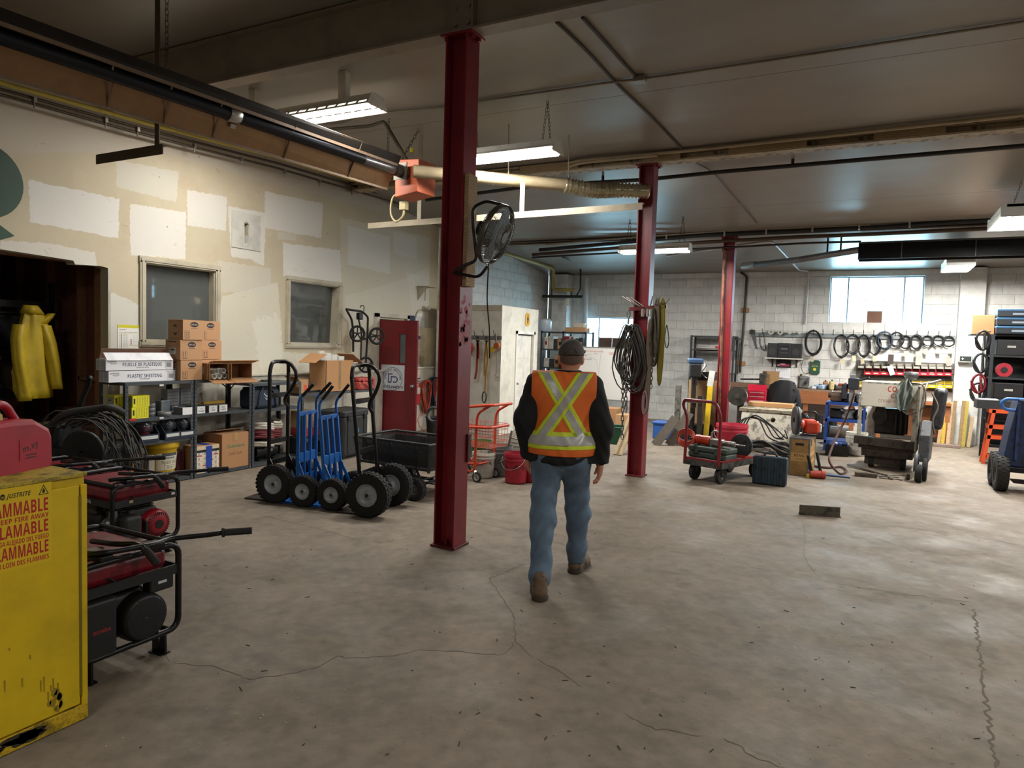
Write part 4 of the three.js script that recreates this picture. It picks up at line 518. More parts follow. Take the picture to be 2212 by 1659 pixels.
// ================================================================ dark store room behind the ragged doorway
{
const wd = m(0x9a6e50, 0.85, 0, 'wood'), ply = m(0x86503c, 0.85, 0, 'wood');
const sw = struct('wall_store', [bx(3.2, 3.0, 0.04, -9.6, 1.5, -5.2), bx(0.04, 3.0, 4, -10.9, 1.5, -3.3), bx(3.2, 0.06, 4, -9.6, 2.8, -3.3)], ply);
for (const x of [-8.2, -8.65, -9.3, -10.0, -10.6]) part('stud', [bx(0.045, 2.76, 0.09, x, 1.38, -5.13)], wd, sw); for (const z of [-4.6, -4.1, -3.6, -3.1]) part('stud', [bx(0.09, 2.76, 0.045, -10.83, 1.38, z)], wd, sw); part('header', [bx(0.14, 0.2, 2.1, -8.12, 2.6, -3.95)], wd, sw); part('trimmer', [bx(0.12, 2.5, 0.045, -8.13, 1.25, -5.03)], wd, sw, 'pale framing timber'); part('blocking', [bx(0.5, 0.045, 0.09, -8.4, 1.15, -5.13), bx(0.5, 0.045, 0.09, -8.95, 0.75, -5.13)], wd, sw);
const g = thingW('storage_rack', 'black metal storage rack inside the dark store room', 'shelf'), bm = m(0x131315, 0.5, 0.3, 'grime');
for (const [x, z] of [[-8.95, -4.95], [-8.95, -3.2], [-9.5, -4.95], [-9.5, -3.2]]) part('post', [bx(0.05, 2.3, 0.05, x, 1.15, z)], bm, g); for (const y of [0.35, 0.95, 1.45, 2.02]) { part('shelf_beam', [bx(0.05, 0.08, 1.75, -8.95, y, -4.075)], bm, g); part('shelf_deck', [bx(0.52, 0.02, 1.7, -9.22, y + 0.03, -4.075)], m(0x3d2a1e, 0.8, 0, 'wood'), g); } part('brace', [bar([-8.95, 0.1, -4.9], [-8.95, 0.85, -4.3], 0.02, 0.03)], bm, g);
const tote = (label, z, y, w, c) => { const t = thing('storage_tote', label, 'bin', [-9.2, y, z]); part('body', [loft([[[0, 0, 0], 0.2, w * 0.42], [[0, 0.28, 0], 0.23, w * 0.48]], 4).rotateY(0)], c, t); part('lid', [rb(0.46, 0.03, w, 0, 0.295, 0, 0.01)], c, t); };
const box4 = (label, z, y, w, h, mt) => { const t = thing('storage_tote', label, 'bin', [-9.2, y, z]); part('body', [rb(0.42, h, w, 0, h / 2, 0, 0.03)], mt, t); part('lid', [rb(0.46, 0.035, w + 0.04, 0, h + 0.012, 0, 0.012)], mt, t); };
box4('clear blue tote high on the rack in the dark store room', -3.95, 2.07, 0.6, 0.3, m(0x24406e, 0.35)); box4('black lidded tote on the rack behind the yellow raincoat', -4.45, 1.5, 0.7, 0.4, m(0x15171c, 0.4)); box4('black tote on the rack by the left edge of the doorway', -3.65, 1.5, 0.7, 0.4, m(0x15171c, 0.4));
const sb = thing('cutting_disc', 'large round saw blade stored upright on the dark rack', 'saw blade', [-9.1, 0.995, -4.62]); part('disc', [cy(0.21, 0.006, 0, 0.21, 0, 'x', 40)], m(0x4a423c, 0.4, 0.7, 'grime'), sb); part('centre_label', [cy(0.06, 0.008, 0, 0.21, 0, 'x', 24)], m(0x9a958c, 0.5), sb); part('teeth', Array.from({ length: 28 }, (_, i) => put(bx(0.007, 0.012, 0.03, 0, 0.213, 0), 0, 0.21, 0, i / 28 * 6.283)), m(0x57504a, 0.4, 0.7), sb).userData.kind = 'stuff';
const rc = thing('raincoat', 'yellow raincoat hanging in the dark doorway', 'raincoat', [-8.55, 0.92, -4.52]), ym = m(0xbfa41c, 0.55, 0, 'grime');
part('coat_body', [loft([[[0, 1.05, 0.02], 0.05, 0.06], [[0, 1.0, 0.0], 0.07, 0.1], [[0, 0.9, 0.0], 0.08, 0.13], [[0, 0.75, 0.0], 0.085, 0.17], [[0, 0.55, 0], 0.09, 0.18], [[0, 0.3, 0], 0.095, 0.19], [[0, 0.12, -0.01], 0.1, 0.19], [[0, 0.02, -0.02], 0.1, 0.17]], 36, 0.11, 6)], ym, rc);
part('sleeve', [loft([[[0.02, 0.86, 0.13], 0.07, 0.08], [[0.04, 0.7, 0.17], 0.07, 0.075], [[0.05, 0.45, 0.17], 0.07, 0.07], [[0.06, 0.2, 0.14], 0.065, 0.065], [[0.06, 0.06, 0.12], 0.065, 0.07], [[0.06, 0.0, 0.12], 0.06, 0.075]], 18, 0.09, 4)], ym, rc); part('sleeve', [loft([[[0.04, 0.86, -0.1], 0.06, 0.07], [[0.07, 0.65, -0.14], 0.065, 0.07], [[0.08, 0.4, -0.18], 0.06, 0.065], [[0.08, 0.18, -0.21], 0.06, 0.06], [[0.08, 0.12, -0.22], 0.06, 0.06]], 18, 0.09, 4)], ym, rc); part('hood', [loft([[[0.02, 0.88, -0.08], 0.05, 0.07], [[0.02, 0.95, -0.15], 0.05, 0.06], [[0.02, 1.0, -0.2], 0.03, 0.04]], 14, 0.1, 3)], ym, rc); part('collar', [loft([[[0.0, 0.98, 0.0], 0.085, 0.12], [[0.01, 1.04, 0.02], 0.07, 0.09], [[0.01, 1.08, 0.03], 0.06, 0.07]], 20, 0.08, 4)], ym, rc);
const hk = solo('coat_hook', [pipe([[-8.95, 1.9, -4.5], [-8.6, 1.93, -4.5], [-8.55, 1.97, -4.5]], 0.008, 0.03)], bm, 'black hook carrying the yellow raincoat', 'hook');
}
{ const s = thingW('wall_sign', 'dark green leaf-shaped cut-out sign on the patched wall', 'sign'), gm = m(0x17402c, 0.6, 0, 'grime'); part('upper_leaf', [ex(circ(0.36, 40, 0, 0, 0.37), 0.012, 0.003).rotateY(Math.PI / 2).translate(XL + 0.008, 3.19, -3.73)], gm, s); part('lower_leaf', [ex([[0, 0.13], [0.12, 0.08], [0.24, 0.0], [0.1, -0.06], [-0.1, -0.08], [-0.3, -0.03], [-0.3, 0.08]].map(p => [p[0], p[1]]), 0.012, 0.003).rotateY(Math.PI / 2).translate(XL + 0.008, 2.68, -3.76)], gm, s); }
{ const zc = (zAt(255, 735, XL) + zAt(300, 735, XL)) / 2, w = 0.27, h = 0.38, y1 = yAt(277, 702, XL + 0.01); const g = thing('wall_chart', 'cartridge and filter selection chart with a yellow header by the office window', 'poster', [XL + 0.004, y1 - h, zc]);
part('board', [bx(0.003, h, w, 0, h / 2, 0)], m(0xdcdcd6, 0.6), g); print('chart_print', w, h, canvasMat(w, h, 420, (k) => { k.fillStyle = '#e6e6e0'; k.fillRect(0, 0, w, h); k.fillStyle = '#c9c22a'; k.fillRect(0, 0, w, 0.035); k.save(); k.scale(0.001, 0.001); txt(k, '3M', 14, 62, 18, '#b8202a'); k.fillStyle = '#555'; k.fillRect(44, 50, 60, 3); k.fillRect(44, 57, 45, 3); txt(k, 'Select the Right Cartridges and Filters', 12, 92, 13, '#222', 'sans-serif', 'left', 'bold', 245); for (let i = 0; i < 22; i++) { k.fillStyle = '#8a8a80'; k.fillRect(14, 112 + i * 12, 18, 4); k.fillRect(58, 112 + i * 12, 38, 3); k.fillStyle = '#333'; k.beginPath(); k.arc(110, 114 + i * 12, 4, 0, 7); k.fill(); } k.fillStyle = '#7a1220'; k.fillRect(40, 110, 7, 250); k.fillRect(158, 165, 9, 70); k.fillStyle = '#b9b23a'; k.fillRect(10, 102, 250, 4); k.fillRect(140, 242, 115, 4); k.fillRect(140, 300, 115, 4); for (let i = 0; i < 4; i++) for (let j = 0; j < 4; j++) { k.fillStyle = '#333'; k.fillRect(190 + i * 16, 125 + j * 22, 6, 6); } k.restore(); }), g, 0.0022, h / 2, 0, Math.PI / 2); }

// ================================================================ grey steel shelving
const shM = m(0x4b5055, 0.5, 0.35, 'grime');
function shelving(label, x0, x1, za, zb, h, levels) {
const g = thing('steel_shelving', label, 'shelf', [(x0 + x1) / 2, 0, (za + zb) / 2]), w = x1 - x0, d = za - zb;
for (const sx of [-1, 1]) for (const sz of [-1, 1]) { const p = part('post', [bx(0.038, h, 0.003, sx * (w / 2 - 0.019), h / 2, sz * (d / 2 - 0.0015)), bx(0.003, h, 0.038, sx * (w / 2 - 0.0015), h / 2, sz * (d / 2 - 0.019))], shM, g); if (sx > 0) part('hole_row', Array.from({ length: Math.floor(h / 0.05) }, (_, i) => bx(0.001, 0.014, 0.01, w / 2 + 0.0004, 0.03 + i * 0.05, sz * (d / 2 - 0.02))), m(0x0c0d0e, 0.9, 0, null), p).userData.kind = 'stuff'; }
for (const y of levels) { const s = part('shelf', [bx(w - 0.01, 0.004, d - 0.012, 0, y - 0.002, 0)], shM, g); part('shelf_edge', [bx(0.004, 0.036, d - 0.01, w / 2 - 0.006, y - 0.018, 0), bx(w - 0.012, 0.036, 0.004, 0, y - 0.018, d / 2 - 0.008)], shM, s); part('bolt', [-1, 1].map(q => cy(0.007, 0.008, w / 2 + 0.003, y - 0.018, q * (d / 2 - 0.02), 'x', 6)), chrome, s); }
return g;
}
const SX0 = -7.6, SX1 = -7.15, S1 = 1.185, S2 = 0.78, S3 = 0.51, S4 = 0.045;
shelving('grey steel shelving unit holding yellow boxes and the spill kit', SX0, SX1, -4.7, -5.555, S1, [S1, S2, S3, S4]);
shelving('grey steel shelving unit with the Lakeland carton on its bottom shelf', SX0, SX1, -5.565, -6.425, S1, [S1, S2, S4]);
shelving('grey steel shelving unit holding the blue cooler bag and red hoses', SX0, SX1, -6.435, -7.3, 1.11, [1.11, 0.76, S4]);
for (const [px, py, w] of [[349, 832, 0.05], [349, 903, 0.05]]) { const q = PX(px, py, SX1 + 0.004); solo('shelf_tag', [bx(0.002, 0.022, w, q.x, q.y, q.z)], m(0xdedede, 0.6), py < 850 ? 'torn white tag on the top shelf edge' : 'white tag on the shelf edge below the tape rolls', 'label'); }
{ const q = PX(287, 906, SX1 + 0.004); solo('shelf_tag', [bx(0.002, 0.028, 0.08, q.x, q.y - 0.004, q.z)], m(0xb8202a, 0.6), 'red tag on the shelf edge below the yellow boxes', 'label'); }
const sheetPrint = (a, b) => canvasMat(0.84, 0.12, 1024, (k, w, h) => { k.fillStyle = '#dcdce0'; k.fillRect(0, 0, w, h); k.save(); k.scale(0.001, 0.001); txt(k, 'polytarp', 18, 34, 26, '#222', 'sans-serif', 'left', 'bold', 120); k.fillRect(40, 42, 90, 3); k.fillRect(60, 50, 50, 3); txt(k, a, 440, 76, 52, '#333b55', 'sans-serif', 'center', 'bold', a.length > 16 ? 500 : 440); txt(k, b, 440, 98, 17, '#222', 'sans-serif', 'center'); txt(k, a[0] === 'F' ? 'Fabriqué au Canada' : 'Made in Canada', 825, 20, 14, '#333', 'sans-serif', 'right'); k.strokeStyle = '#222'; k.lineWidth = 3; k.strokeRect(735, 32, 88, 74); for (let i = 0; i < 22; i++) { k.fillStyle = '#222'; k.fillRect(748 + i * 3, 40, (i * 7 % 3) ? 1.4 : 2.4, 52); } k.restore(); });
for (const [y, dz, a, b, lab] of [[S1, 0, 'PLASTIC SHEETING', 'MULTIPURPOSE', 'long white plastic sheeting box, lower of the stack on the shelf'], [S1 + 0.128, 0.03, 'FEUILLE DE PLASTIQUE', 'USAGES MULTIPLES', 'long white plastic sheeting box with raised lid, upper of the stack on the shelf']]) {
const g = thing('sheeting_box', lab, 'box', [-7.33, y, -4.98 + dz]), wm = m(0xd4d4d8, 0.6); part('body', [bx(0.17, 0.122, 0.8, 0, 0.061, 0)], wm, g); print('box_print', 0.8, 0.12, sheetPrint(a, b), g, 0.0857, 0.061, 0, Math.PI / 2);
part('end_label', [bx(0.06, 0.09, 0.001, -0.04, 0.06, 0.4008)], m(0xbcbcc0, 0.6), g); part('end_label', [bx(0.06, 0.09, 0.001, 0.04, 0.06, 0.4008)], m(0xbcbcc0, 0.6), g);
if (dz) { part('lid_flap', [put(bx(0.11, 0.004, 0.78), 0.06, 0.15, 0, 0, 0, -0.85)], wm, g); part('back_flap', [put(bx(0.004, 0.14, 0.78), -0.05, 0.17, -0.01, 0, 0, -0.35)], m(0x7a5a48, 0.85, 0, 'card'), g, 'brown inside of the rear flap'); }
}
const oval = canvasMat(0.24, 0.235, 320, (k, w, h) => { k.fillStyle = '#b08660'; k.fillRect(0, 0, w, h); k.save(); k.scale(0.001, 0.001); k.fillStyle = '#1e1a20'; k.beginPath(); k.ellipse(125, 52, 46, 32, 0, 0, 7); k.fill(); txt(k, 'KRYLON', 125, 62, 26, '#b9a592', 'sans-serif', 'center', 'bold', 70); txt(k, 'INDUSTRIAL', 125, 102, 13, '#1e1a20', 'sans-serif', 'center'); k.strokeStyle = '#2a2420'; k.lineWidth = 3; k.strokeRect(18, 130, 54, 88); for (const x of [33, 55]) { k.fillStyle = '#2a2420'; k.fillRect(x - 2, 150, 5, 56); k.beginPath(); k.moveTo(x - 7, 154); k.lineTo(x + 7, 154); k.lineTo(x, 140); k.fill(); } k.fillRect(24, 210, 42, 4); k.restore(); });
const endA = canvasMat(0.2, 0.235, 200, (k, w, h) => { k.fillStyle = '#9a7049'; k.fillRect(0, 0, w, h); k.fillStyle = '#201510'; k.beginPath(); k.moveTo(0.1, 0.05); k.lineTo(0.135, 0.085); k.lineTo(0.065, 0.085); k.fill(); k.beginPath(); k.moveTo(0.1, 0.19); k.lineTo(0.135, 0.155); k.lineTo(0.065, 0.155); k.fill(); k.strokeStyle = '#7d5838'; k.lineWidth = 0.003; k.beginPath(); k.moveTo(0.1, 0.05); k.lineTo(0.165, 0.12); k.lineTo(0.1, 0.19); k.lineTo(0.035, 0.12); k.closePath(); k.stroke(); });
const endB = canvasMat(0.2, 0.235, 200, (k, w, h) => { k.fillStyle = '#9a7049'; k.fillRect(0, 0, w, h); k.fillStyle = '#3a2016'; k.fillRect(0.04, 0.015, 0.11, 0.013); k.fillStyle = '#bdbfbd'; k.fillRect(0.055, 0.095, 0.085, 0.075); k.fillStyle = '#33363a'; k.fillRect(0.065, 0.103, 0.065, 0.024); k.fillRect(0.065, 0.14, 0.06, 0.003); k.fillRect(0.065, 0.148, 0.05, 0.003); });
{
const stack = [[-7.3, S1, -5.54, 0, endB, 'bottom of the stack by the sheeting boxes'], [-7.3, S1 + 0.238, -5.535, 1, endB, 'middle of the stack by the sheeting boxes'], [-7.29, S1 + 0.476, -5.56, 2, endA, 'top of the stack by the sheeting boxes'], [-7.475, S1, -5.96, 1, endB, 'bottom of the stack behind the open boxes'], [-7.475, S1 + 0.238, -5.96, 0, endA, 'middle of the stack behind the open boxes'], [-7.48, S1 + 0.476, -5.94, 3, endB, 'top of the stack behind the open boxes']];
for (const [x, y, z, k, e, where] of stack) { const g = carton('aerosol_carton', 'brown oval-logo carton, ' + where, x - 0.13, x + 0.13, y, y + 0.235, z + 0.15, z - 0.15, k, { group: 'stacked oval-logo cartons', tape: false }); print('logo_print', 0.29, 0.23, oval, g, 0.1312, 0.1175, 0, Math.PI / 2); print('end_print', 0.25, 0.23, e, g, 0, 0.1175, 0.1512, 0); }
for (const [z, w, h, lab, k] of [[-5.855, 0.3, 0.2, 'open brown carton of foam tubes lying on the shelf', 2], [-6.2, 0.36, 0.2, 'empty open brown carton lying on the shelf end', 2]]) {
const g = thing('open_carton', lab, 'box', [-7.22, S1, z]), t = 0.006, mt = cardM[k], L = 0.23;
part('body', [bx(L, t, w, 0, t / 2, 0), bx(L, t, w, 0, h - t / 2, 0), bx(L, h, t, 0, h / 2, w / 2), bx(L, h, t, 0, h / 2, -w / 2), bx(t, h, w, -L / 2, h / 2, 0)], mt, g);
part('flap', [put(bx(0.12, t, w), 0.19, -0.02 + (k ? 0 : 0), 0, 0, 0, -0.35)], mt, g); part('flap', [put(bx(0.11, h * 0.96, t), 0.18, h / 2, w / 2 + 0.03, 0, -0.5)], mt, g); part('flap', [put(bx(0.12, t, w), 0.19, h + 0.02, 0, 0, 0, 0.3)], cardM[1], g);
if (w < 0.35) part('label', [bx(0.05, 0.09, 0.001, 0.04, 0.11, w / 2 + 0.004)], m(0xb9bab6, 0.6), g);
}
const tubeG = lathe([[0.022, -0.13], [0.034, -0.13], [0.034, 0.13], [0.022, 0.13], [0.022, -0.13]], 18, 0, 0, 0, 'x'); [[0.04, -0.09], [0.04, -0.015], [0.04, 0.06], [0.1, -0.06], [0.105, 0.045]].forEach(([y, z], i) => { const o = solo('foam_tube', [tubeG.clone().translate(-7.18, S1 + y + 0.002, -5.855 - z)], m(i === 2 ? 0x8f8f8f : 0xd0cfca, 0.8), ['white foam tube at the near bottom of the open carton', 'white foam tube at the bottom middle of the open carton', 'grey foam tube at the bottom of the open carton', 'white foam tube resting on top by the carton side', 'white foam tube lying across the grey one'][i], 'foam tube', 'foam tubes in the open carton'); });
}
const yb = m(0xd3cd1a, 0.55, 0, 'grime'), ybP = canvasMat(0.2, 0.125, 256, (k, w, h) => { k.fillStyle = '#d6d01c'; k.fillRect(0, 0, w, h); for (let c = 0; c < 5; c++) { k.fillStyle = '#6f6a1c'; for (let i = 0; i < 14; i++) k.fillRect(0.05 + c * 0.03, 0.012 + i * 0.0076, 0.02 * (0.5 + 0.5 * hash(i, c, 3)), 0.003); } k.fillStyle = '#2a2a20'; k.fillRect(0.012, 0.03, 0.02, 0.06); });
const ybE = canvasMat(0.15, 0.125, 160, (k, w, h) => { k.fillStyle = '#b9b428'; k.fillRect(0, 0, w, h); k.fillStyle = '#9a9a92'; k.fillRect(0.02, 0.02, 0.11, 0.085); k.fillStyle = '#222'; k.fillRect(0.045, 0.052, 0.045, 0.012); k.fillStyle = '#777'; for (let i = 0; i < 4; i++) k.fillRect(0.06, 0.03 + i * 0.008, 0.05, 0.003); });
[[-7.26, S2, -4.9], [-7.26, S2 + 0.127, -4.91], [-7.44, S2, -4.82], [-7.44, S2 + 0.127, -4.82]].forEach(([x, y, z], i) => { const g = thing('respirator_box', ['lower front yellow box on the grey shelf', 'upper front yellow box on the grey shelf', 'lower rear yellow box against the wall on the grey shelf', 'upper rear yellow box against the wall on the grey shelf'][i], 'box', [x, y, z], 0, 'yellow boxes on the shelf'); part('body', [bx(0.15, 0.125, 0.2, 0, 0.0625, 0)], yb, g); print('side_print', 0.2, 0.125, ybP, g, 0.0757, 0.0625, 0, Math.PI / 2); print('end_print', 0.15, 0.125, ybE, g, 0, 0.0625, 0.1007, 0); });
const tapeR = (label, x, y, z, R, h) => { const g = thing('tape_roll', label, 'tape roll', [x, y, z], 0, 'rolls of grey tape'); part('roll', [lathe([[R * 0.55, 0], [R, 0], [R, h], [R * 0.55, h], [R * 0.55, 0]], 24)], m(0x6d7075, 0.35, 0.1), g); part('core', [lathe([[R * 0.5, 0.001], [R * 0.55, 0.001], [R * 0.55, h - 0.001], [R * 0.5, h - 0.001], [R * 0.5, 0.001]], 24)], cardM[0], g); };
[['bottom grey tape roll of the stack by the yellow boxes', -7.3, S2, -5.1], ['middle grey tape roll of the stack by the yellow boxes', -7.3, S2 + 0.05, -5.1], ['top grey tape roll of the stack by the yellow boxes', -7.3, S2 + 0.1, -5.1]].forEach(a => tapeR(...a, 0.055, 0.048)); tapeR('wide grey tape roll lying at the shelf front', -7.22, S2, -5.22, 0.075, 0.05); tapeR('lower grey tape roll beside the metal tin', -7.34, S2, -5.43, 0.05, 0.048); tapeR('upper grey tape roll beside the metal tin', -7.34, S2 + 0.05, -5.43, 0.05, 0.048);
{ const g = thing('solvent_tin', 'upright blue-grey metal tin on the grey shelf', 'tin', [-7.36, S2, -5.3]); part('can', [rb(0.11, 0.17, 0.12, 0, 0.085, 0, 0.008)], m(0x8f9ca3, 0.3, 0.6, 'grime'), g); part('cap', [cy(0.018, 0.015, 0, 0.177, 0, 'y', 12)], blackP, g); }
for (const [z, lab] of [[-5.5, 'stack of white label cartons at the back of the shelf'], [-5.68, 'second white label carton at the back of the shelf']]) { const g = thing('label_carton', lab, 'box', [-7.5, S2, z]); part('body', [bx(0.12, 0.28, 0.16, 0, 0.14, 0)], m(0xa8adb0, 0.6), g); part('printed_lines', [0, 1, 2, 3, 4, 5].map(i => bx(0.001, 0.008, 0.12, 0.0605, 0.05 + i * 0.04, 0)), m(0x6a7078, 0.7, 0, null), g); }
const partBox = (label, z, w, t1, t2) => { const g = thing('parts_box', label, 'box', [-7.26, S2, z]); part('tray', [bx(0.22, 0.085, w, 0, 0.0425, 0)], m(0x6f7072, 0.6), g); print('label_print', w, 0.085, canvasMat(w, 0.085, 160, (k, a, b) => { k.fillStyle = '#d9d9d9'; k.fillRect(0, 0, a, b); k.save(); k.scale(0.001, 0.001); txt(k, t1, a * 500, 36, 20, '#222', 'sans-serif', 'center'); txt(k, t2, a * 500, 66, 24, '#222', 'sans-serif', 'center', 'bold', a * 850); k.restore(); }), g, 0.1112, 0.0425, 0, Math.PI / 2); };
partBox('grey tray with a blank end beside the shelf post', -5.47, 0.13, '', ''); partBox('grey tray labelled for clamps', -5.66, 0.11, '1/2', 'CLAMP'); partBox('grey tray labelled for tape', -5.83, 0.12, '3/4', 'TAPE'); partBox('grey tray with a yellowed printed label', -5.98, 0.12, 'PRINT', 'LABELS');
{ const g = thing('box_level', 'yellow spirit level lying across the parts trays', 'level', [-7.33, S2 + 0.086, -5.9]); part('rail', [rb(0.05, 0.035, 0.48, 0, 0.018, 0, 0.006)], m(0xc99a12, 0.45), g); part('vial', [cy(0.012, 0.04, 0, 0.03, -0.14, 'z', 10)], m(0xd9e07a, 0.2), g); print('maker_mark', 0.14, 0.03, canvasMat(0.14, 0.03, 160, (k, w, h) => { k.fillStyle = '#1c1a14'; k.fillRect(0, 0, w, h); k.save(); k.scale(0.001, 0.001); txt(k, 'MOL', 70, 26, 30, '#c99a12', 'sans-serif', 'center'); k.restore(); }), g, 0.0257, 0.018, 0.15, Math.PI / 2); }
solo('cable_loop', [cable([[-7.4, S1 - 0.02, -6.05], [-7.3, S1 - 0.12, -6.15], [-7.35, S1 - 0.25, -6.2], [-7.45, S1 - 0.2, -6.3], [-7.4, S1 - 0.05, -6.4]], 0.008, 24)], rubber, 'black cable drooping under the top shelf', 'cable');
const binM = m(0x1d2b3c, 0.45, 0, 'grime');
const hopper = (name, label, x, y, z, w, d, h, mt, o = {}) => { const g = thing(name, label, 'bin', [x, y, z], o.turn || 0, o.group); const t = 0.005; part('tub', [bx(d, t, w, 0, t / 2, 0), bx(t, h, w, -d / 2, h / 2, 0), bx(t, h * 0.5, w, d / 2, h * 0.25, 0), ...[-1, 1].map(s => ex([[-d / 2, 0], [d / 2, 0], [d / 2, h * 0.5], [d * 0.2, h], [-d / 2, h]], t).translate(0, 0, s * w / 2))], mt, g); part('label_strip', [bx(0.002, h * 0.22, w * 0.86, d / 2 + 0.0035, h * 0.3, 0)], m(0xc9ccc9, 0.5), g); return g; };
[[-4.98, 'blue hopper bin of bagged pink fittings'], [-5.27, 'blue hopper bin of bagged clips beside the upright card'], [-5.46, 'blue hopper bin of bagged cables by the post']].forEach(([z, lab], i) => { hopper('hopper_bin', lab, -7.28, S3, z, i ? 0.19 : 0.24, 0.28, 0.17, binM, { group: 'blue hopper bins' }); const s = thing('plastic_bag', ['clear bag of pink fittings in the first blue bin', 'clear bag of metal clips in the second blue bin', 'bulging clear bag of cables in the third blue bin'][i], 'bag', [-7.24, S3 + 0.08, z]); part('contents', [loft([[[0, 0, 0], 0.05, 0.06], [[0, 0.05, 0], 0.07, 0.085], [[0, 0.1, 0], 0.06, 0.07]], 16, 0.12, 3)], m([0xa83a58, 0x7d7a74, 0x4d4d52][i], 0.6, 0, 'heavy'), s); part('film', [loft([[[0.01, 0.03, 0], 0.07, 0.09], [[0.01, 0.1, 0], 0.075, 0.09], [[0, 0.15, 0.01], 0.05, 0.06], [[0, 0.18, 0.02], 0.02, 0.05]], 16, 0.15, 4)], m(0x9aa2ac, 0.1, 0, null, { transmission: 0.93, thickness: 0 }), s); });
{ const g = thing('instruction_card', 'white card with a black square standing in the blue bins', 'card', [-7.3, S3 + 0.05, -5.13]); part('card', [bx(0.004, 0.19, 0.1, 0, 0.095, 0)], m(0xc9c9c4, 0.6), g); part('black_square', [bx(0.001, 0.07, 0.05, 0.0027, 0.09, -0.01)], blackP, g); }
{
const g = thing('spill_bucket', 'large yellow lidded spill kit bucket on the bottom shelf', 'bucket', [-7.36, S4, -5.28]), ym = m(0xd0a90c, 0.4, 0, 'grime');
part('pail', [lathe([[0.001, 0], [0.135, 0], [0.14, 0.01], [0.172, 0.34], [0.172, 0.36], [0.001, 0.36]], 32)], ym, g); part('lid', [lathe([[0.001, 0.44], [0.165, 0.44], [0.19, 0.43], [0.192, 0.41], [0.19, 0.4], [0.196, 0.385], [0.194, 0.355], [0.18, 0.35], [0.001, 0.35]], 32)], ym, g);
const lab = new THREE.CylinderGeometry(0.171, 0.153, 0.2, 24, 1, true, 0.62, 1.9); lab.translate(0, 0.2, 0); const lm = canvasMat(0.3, 0.2, 420, (k, w, h) => { k.fillStyle = '#cfc8ae'; k.fillRect(0, 0, w, h); k.fillStyle = '#4a4f55'; k.fillRect(0.06, 0, 0.19, 0.035); k.fillStyle = '#6b7b8b'; k.fillRect(0.09, 0.048, 0.12, 0.02); k.save(); k.scale(0.001, 0.001); txt(k, 'Spill Kit', 150, 125, 52, '#2a2a28', 'serif', 'center', 'normal', 210); k.strokeStyle = '#2a2a28'; k.lineWidth = 3; k.strokeRect(90, 145, 120, 40); txt(k, 'SK-20', 150, 175, 28, '#2a2a28', 'sans-serif', 'center'); k.restore(); });
const o = new THREE.Mesh(lab, lm); o.name = 'paper_label'; g.add(o);
}
carton('small_carton', 'plain brown carton behind the yellow spill bucket', -7.52, -7.3, S4, 0.36, -4.86, -5.02, 2); carton('white_carton', 'pale upright carton squeezed beside the spill bucket', -7.38, -7.22, S4, 0.34, -5.03, -5.1, 3, { mat: m(0xa39a8c, 0.7), tape: false });
{ const g = carton('taped_carton', 'printed red and white carton wrapped with a blue strip', -7.4, -7.17, S4, 0.38, -5.6, -5.94, 1, { tape: false }); print('print', 0.34, 0.33, canvasMat(0.34, 0.33, 300, (k, w, h) => { k.fillStyle = '#c9b598'; k.fillRect(0, 0, w, h); for (let i = 0; i < 4; i++) for (let j = 0; j < 4; j++) { k.fillStyle = '#ded6c6'; k.fillRect(0.02 + i * 0.08, 0.07 + j * 0.062, 0.065, 0.05); k.fillStyle = '#5d564c'; for (let q = 0; q < 5; q++) k.fillRect(0.03 + i * 0.08, 0.077 + j * 0.062 + q * 0.008, 0.03 + 0.015 * hash(q, i, j), 0.004); if ((i + j) % 3 === 0) { k.fillStyle = '#a1302c'; k.fillRect(0.02 + i * 0.08, 0.11 + j * 0.062, 0.065, 0.014); } } }), g, 0.1158, 0.1675, 0, Math.PI / 2); part('blue_strip', [bx(0.002, 0.33, 0.09, 0.1175, 0.16, -0.02), bx(0.2, 0.002, 0.09, 0, 0.337, -0.02)], m(0x2344a8, 0.4), g); part('dark_band', [bx(0.002, 0.03, 0.33, 0.117, 0.27, 0)], blackP, g); }
{ const g = carton('hose_carton', 'dark red carton between the spill bucket and the printed box', -7.5, -7.3, S4, 0.34, -5.44, -5.54, 2, { mat: m(0x57161c, 0.6), tape: false }); }
{ const g = carton('glove_carton', 'tall brown Lakeland carton marked by hand on the bottom shelf', -7.5, -7.16, S4, 0.49, -5.97, -6.4, 0); print('print', 0.42, 0.43, canvasMat(0.42, 0.43, 400, (k, w, h) => { k.fillStyle = '#a97c54'; k.fillRect(0, 0, w, h); k.fillStyle = '#9a7049'; k.fillRect(0.16, 0, 0.06, 0.09); k.save(); k.scale(0.001, 0.001); txt(k, 'Lakeland', 100, 175, 56, '#2f6b45', 'sans-serif', 'left', 'bold', 260); k.strokeStyle = '#2f6b45'; k.lineWidth = 5; k.strokeRect(72, 138, 26, 34); txt(k, 'Tyvek Suits', 90, 265, 44, '#3a2a1c', 'cursive', 'left', 'italic', 240); k.restore(); }), g, 0.1712, 0.2225, 0, Math.PI / 2); part('upper_flap', [put(bx(0.2, 0.005, 0.4), -0.05, 0.47, 0.0, 0, 0, 0.12)], cardM[3], g); }
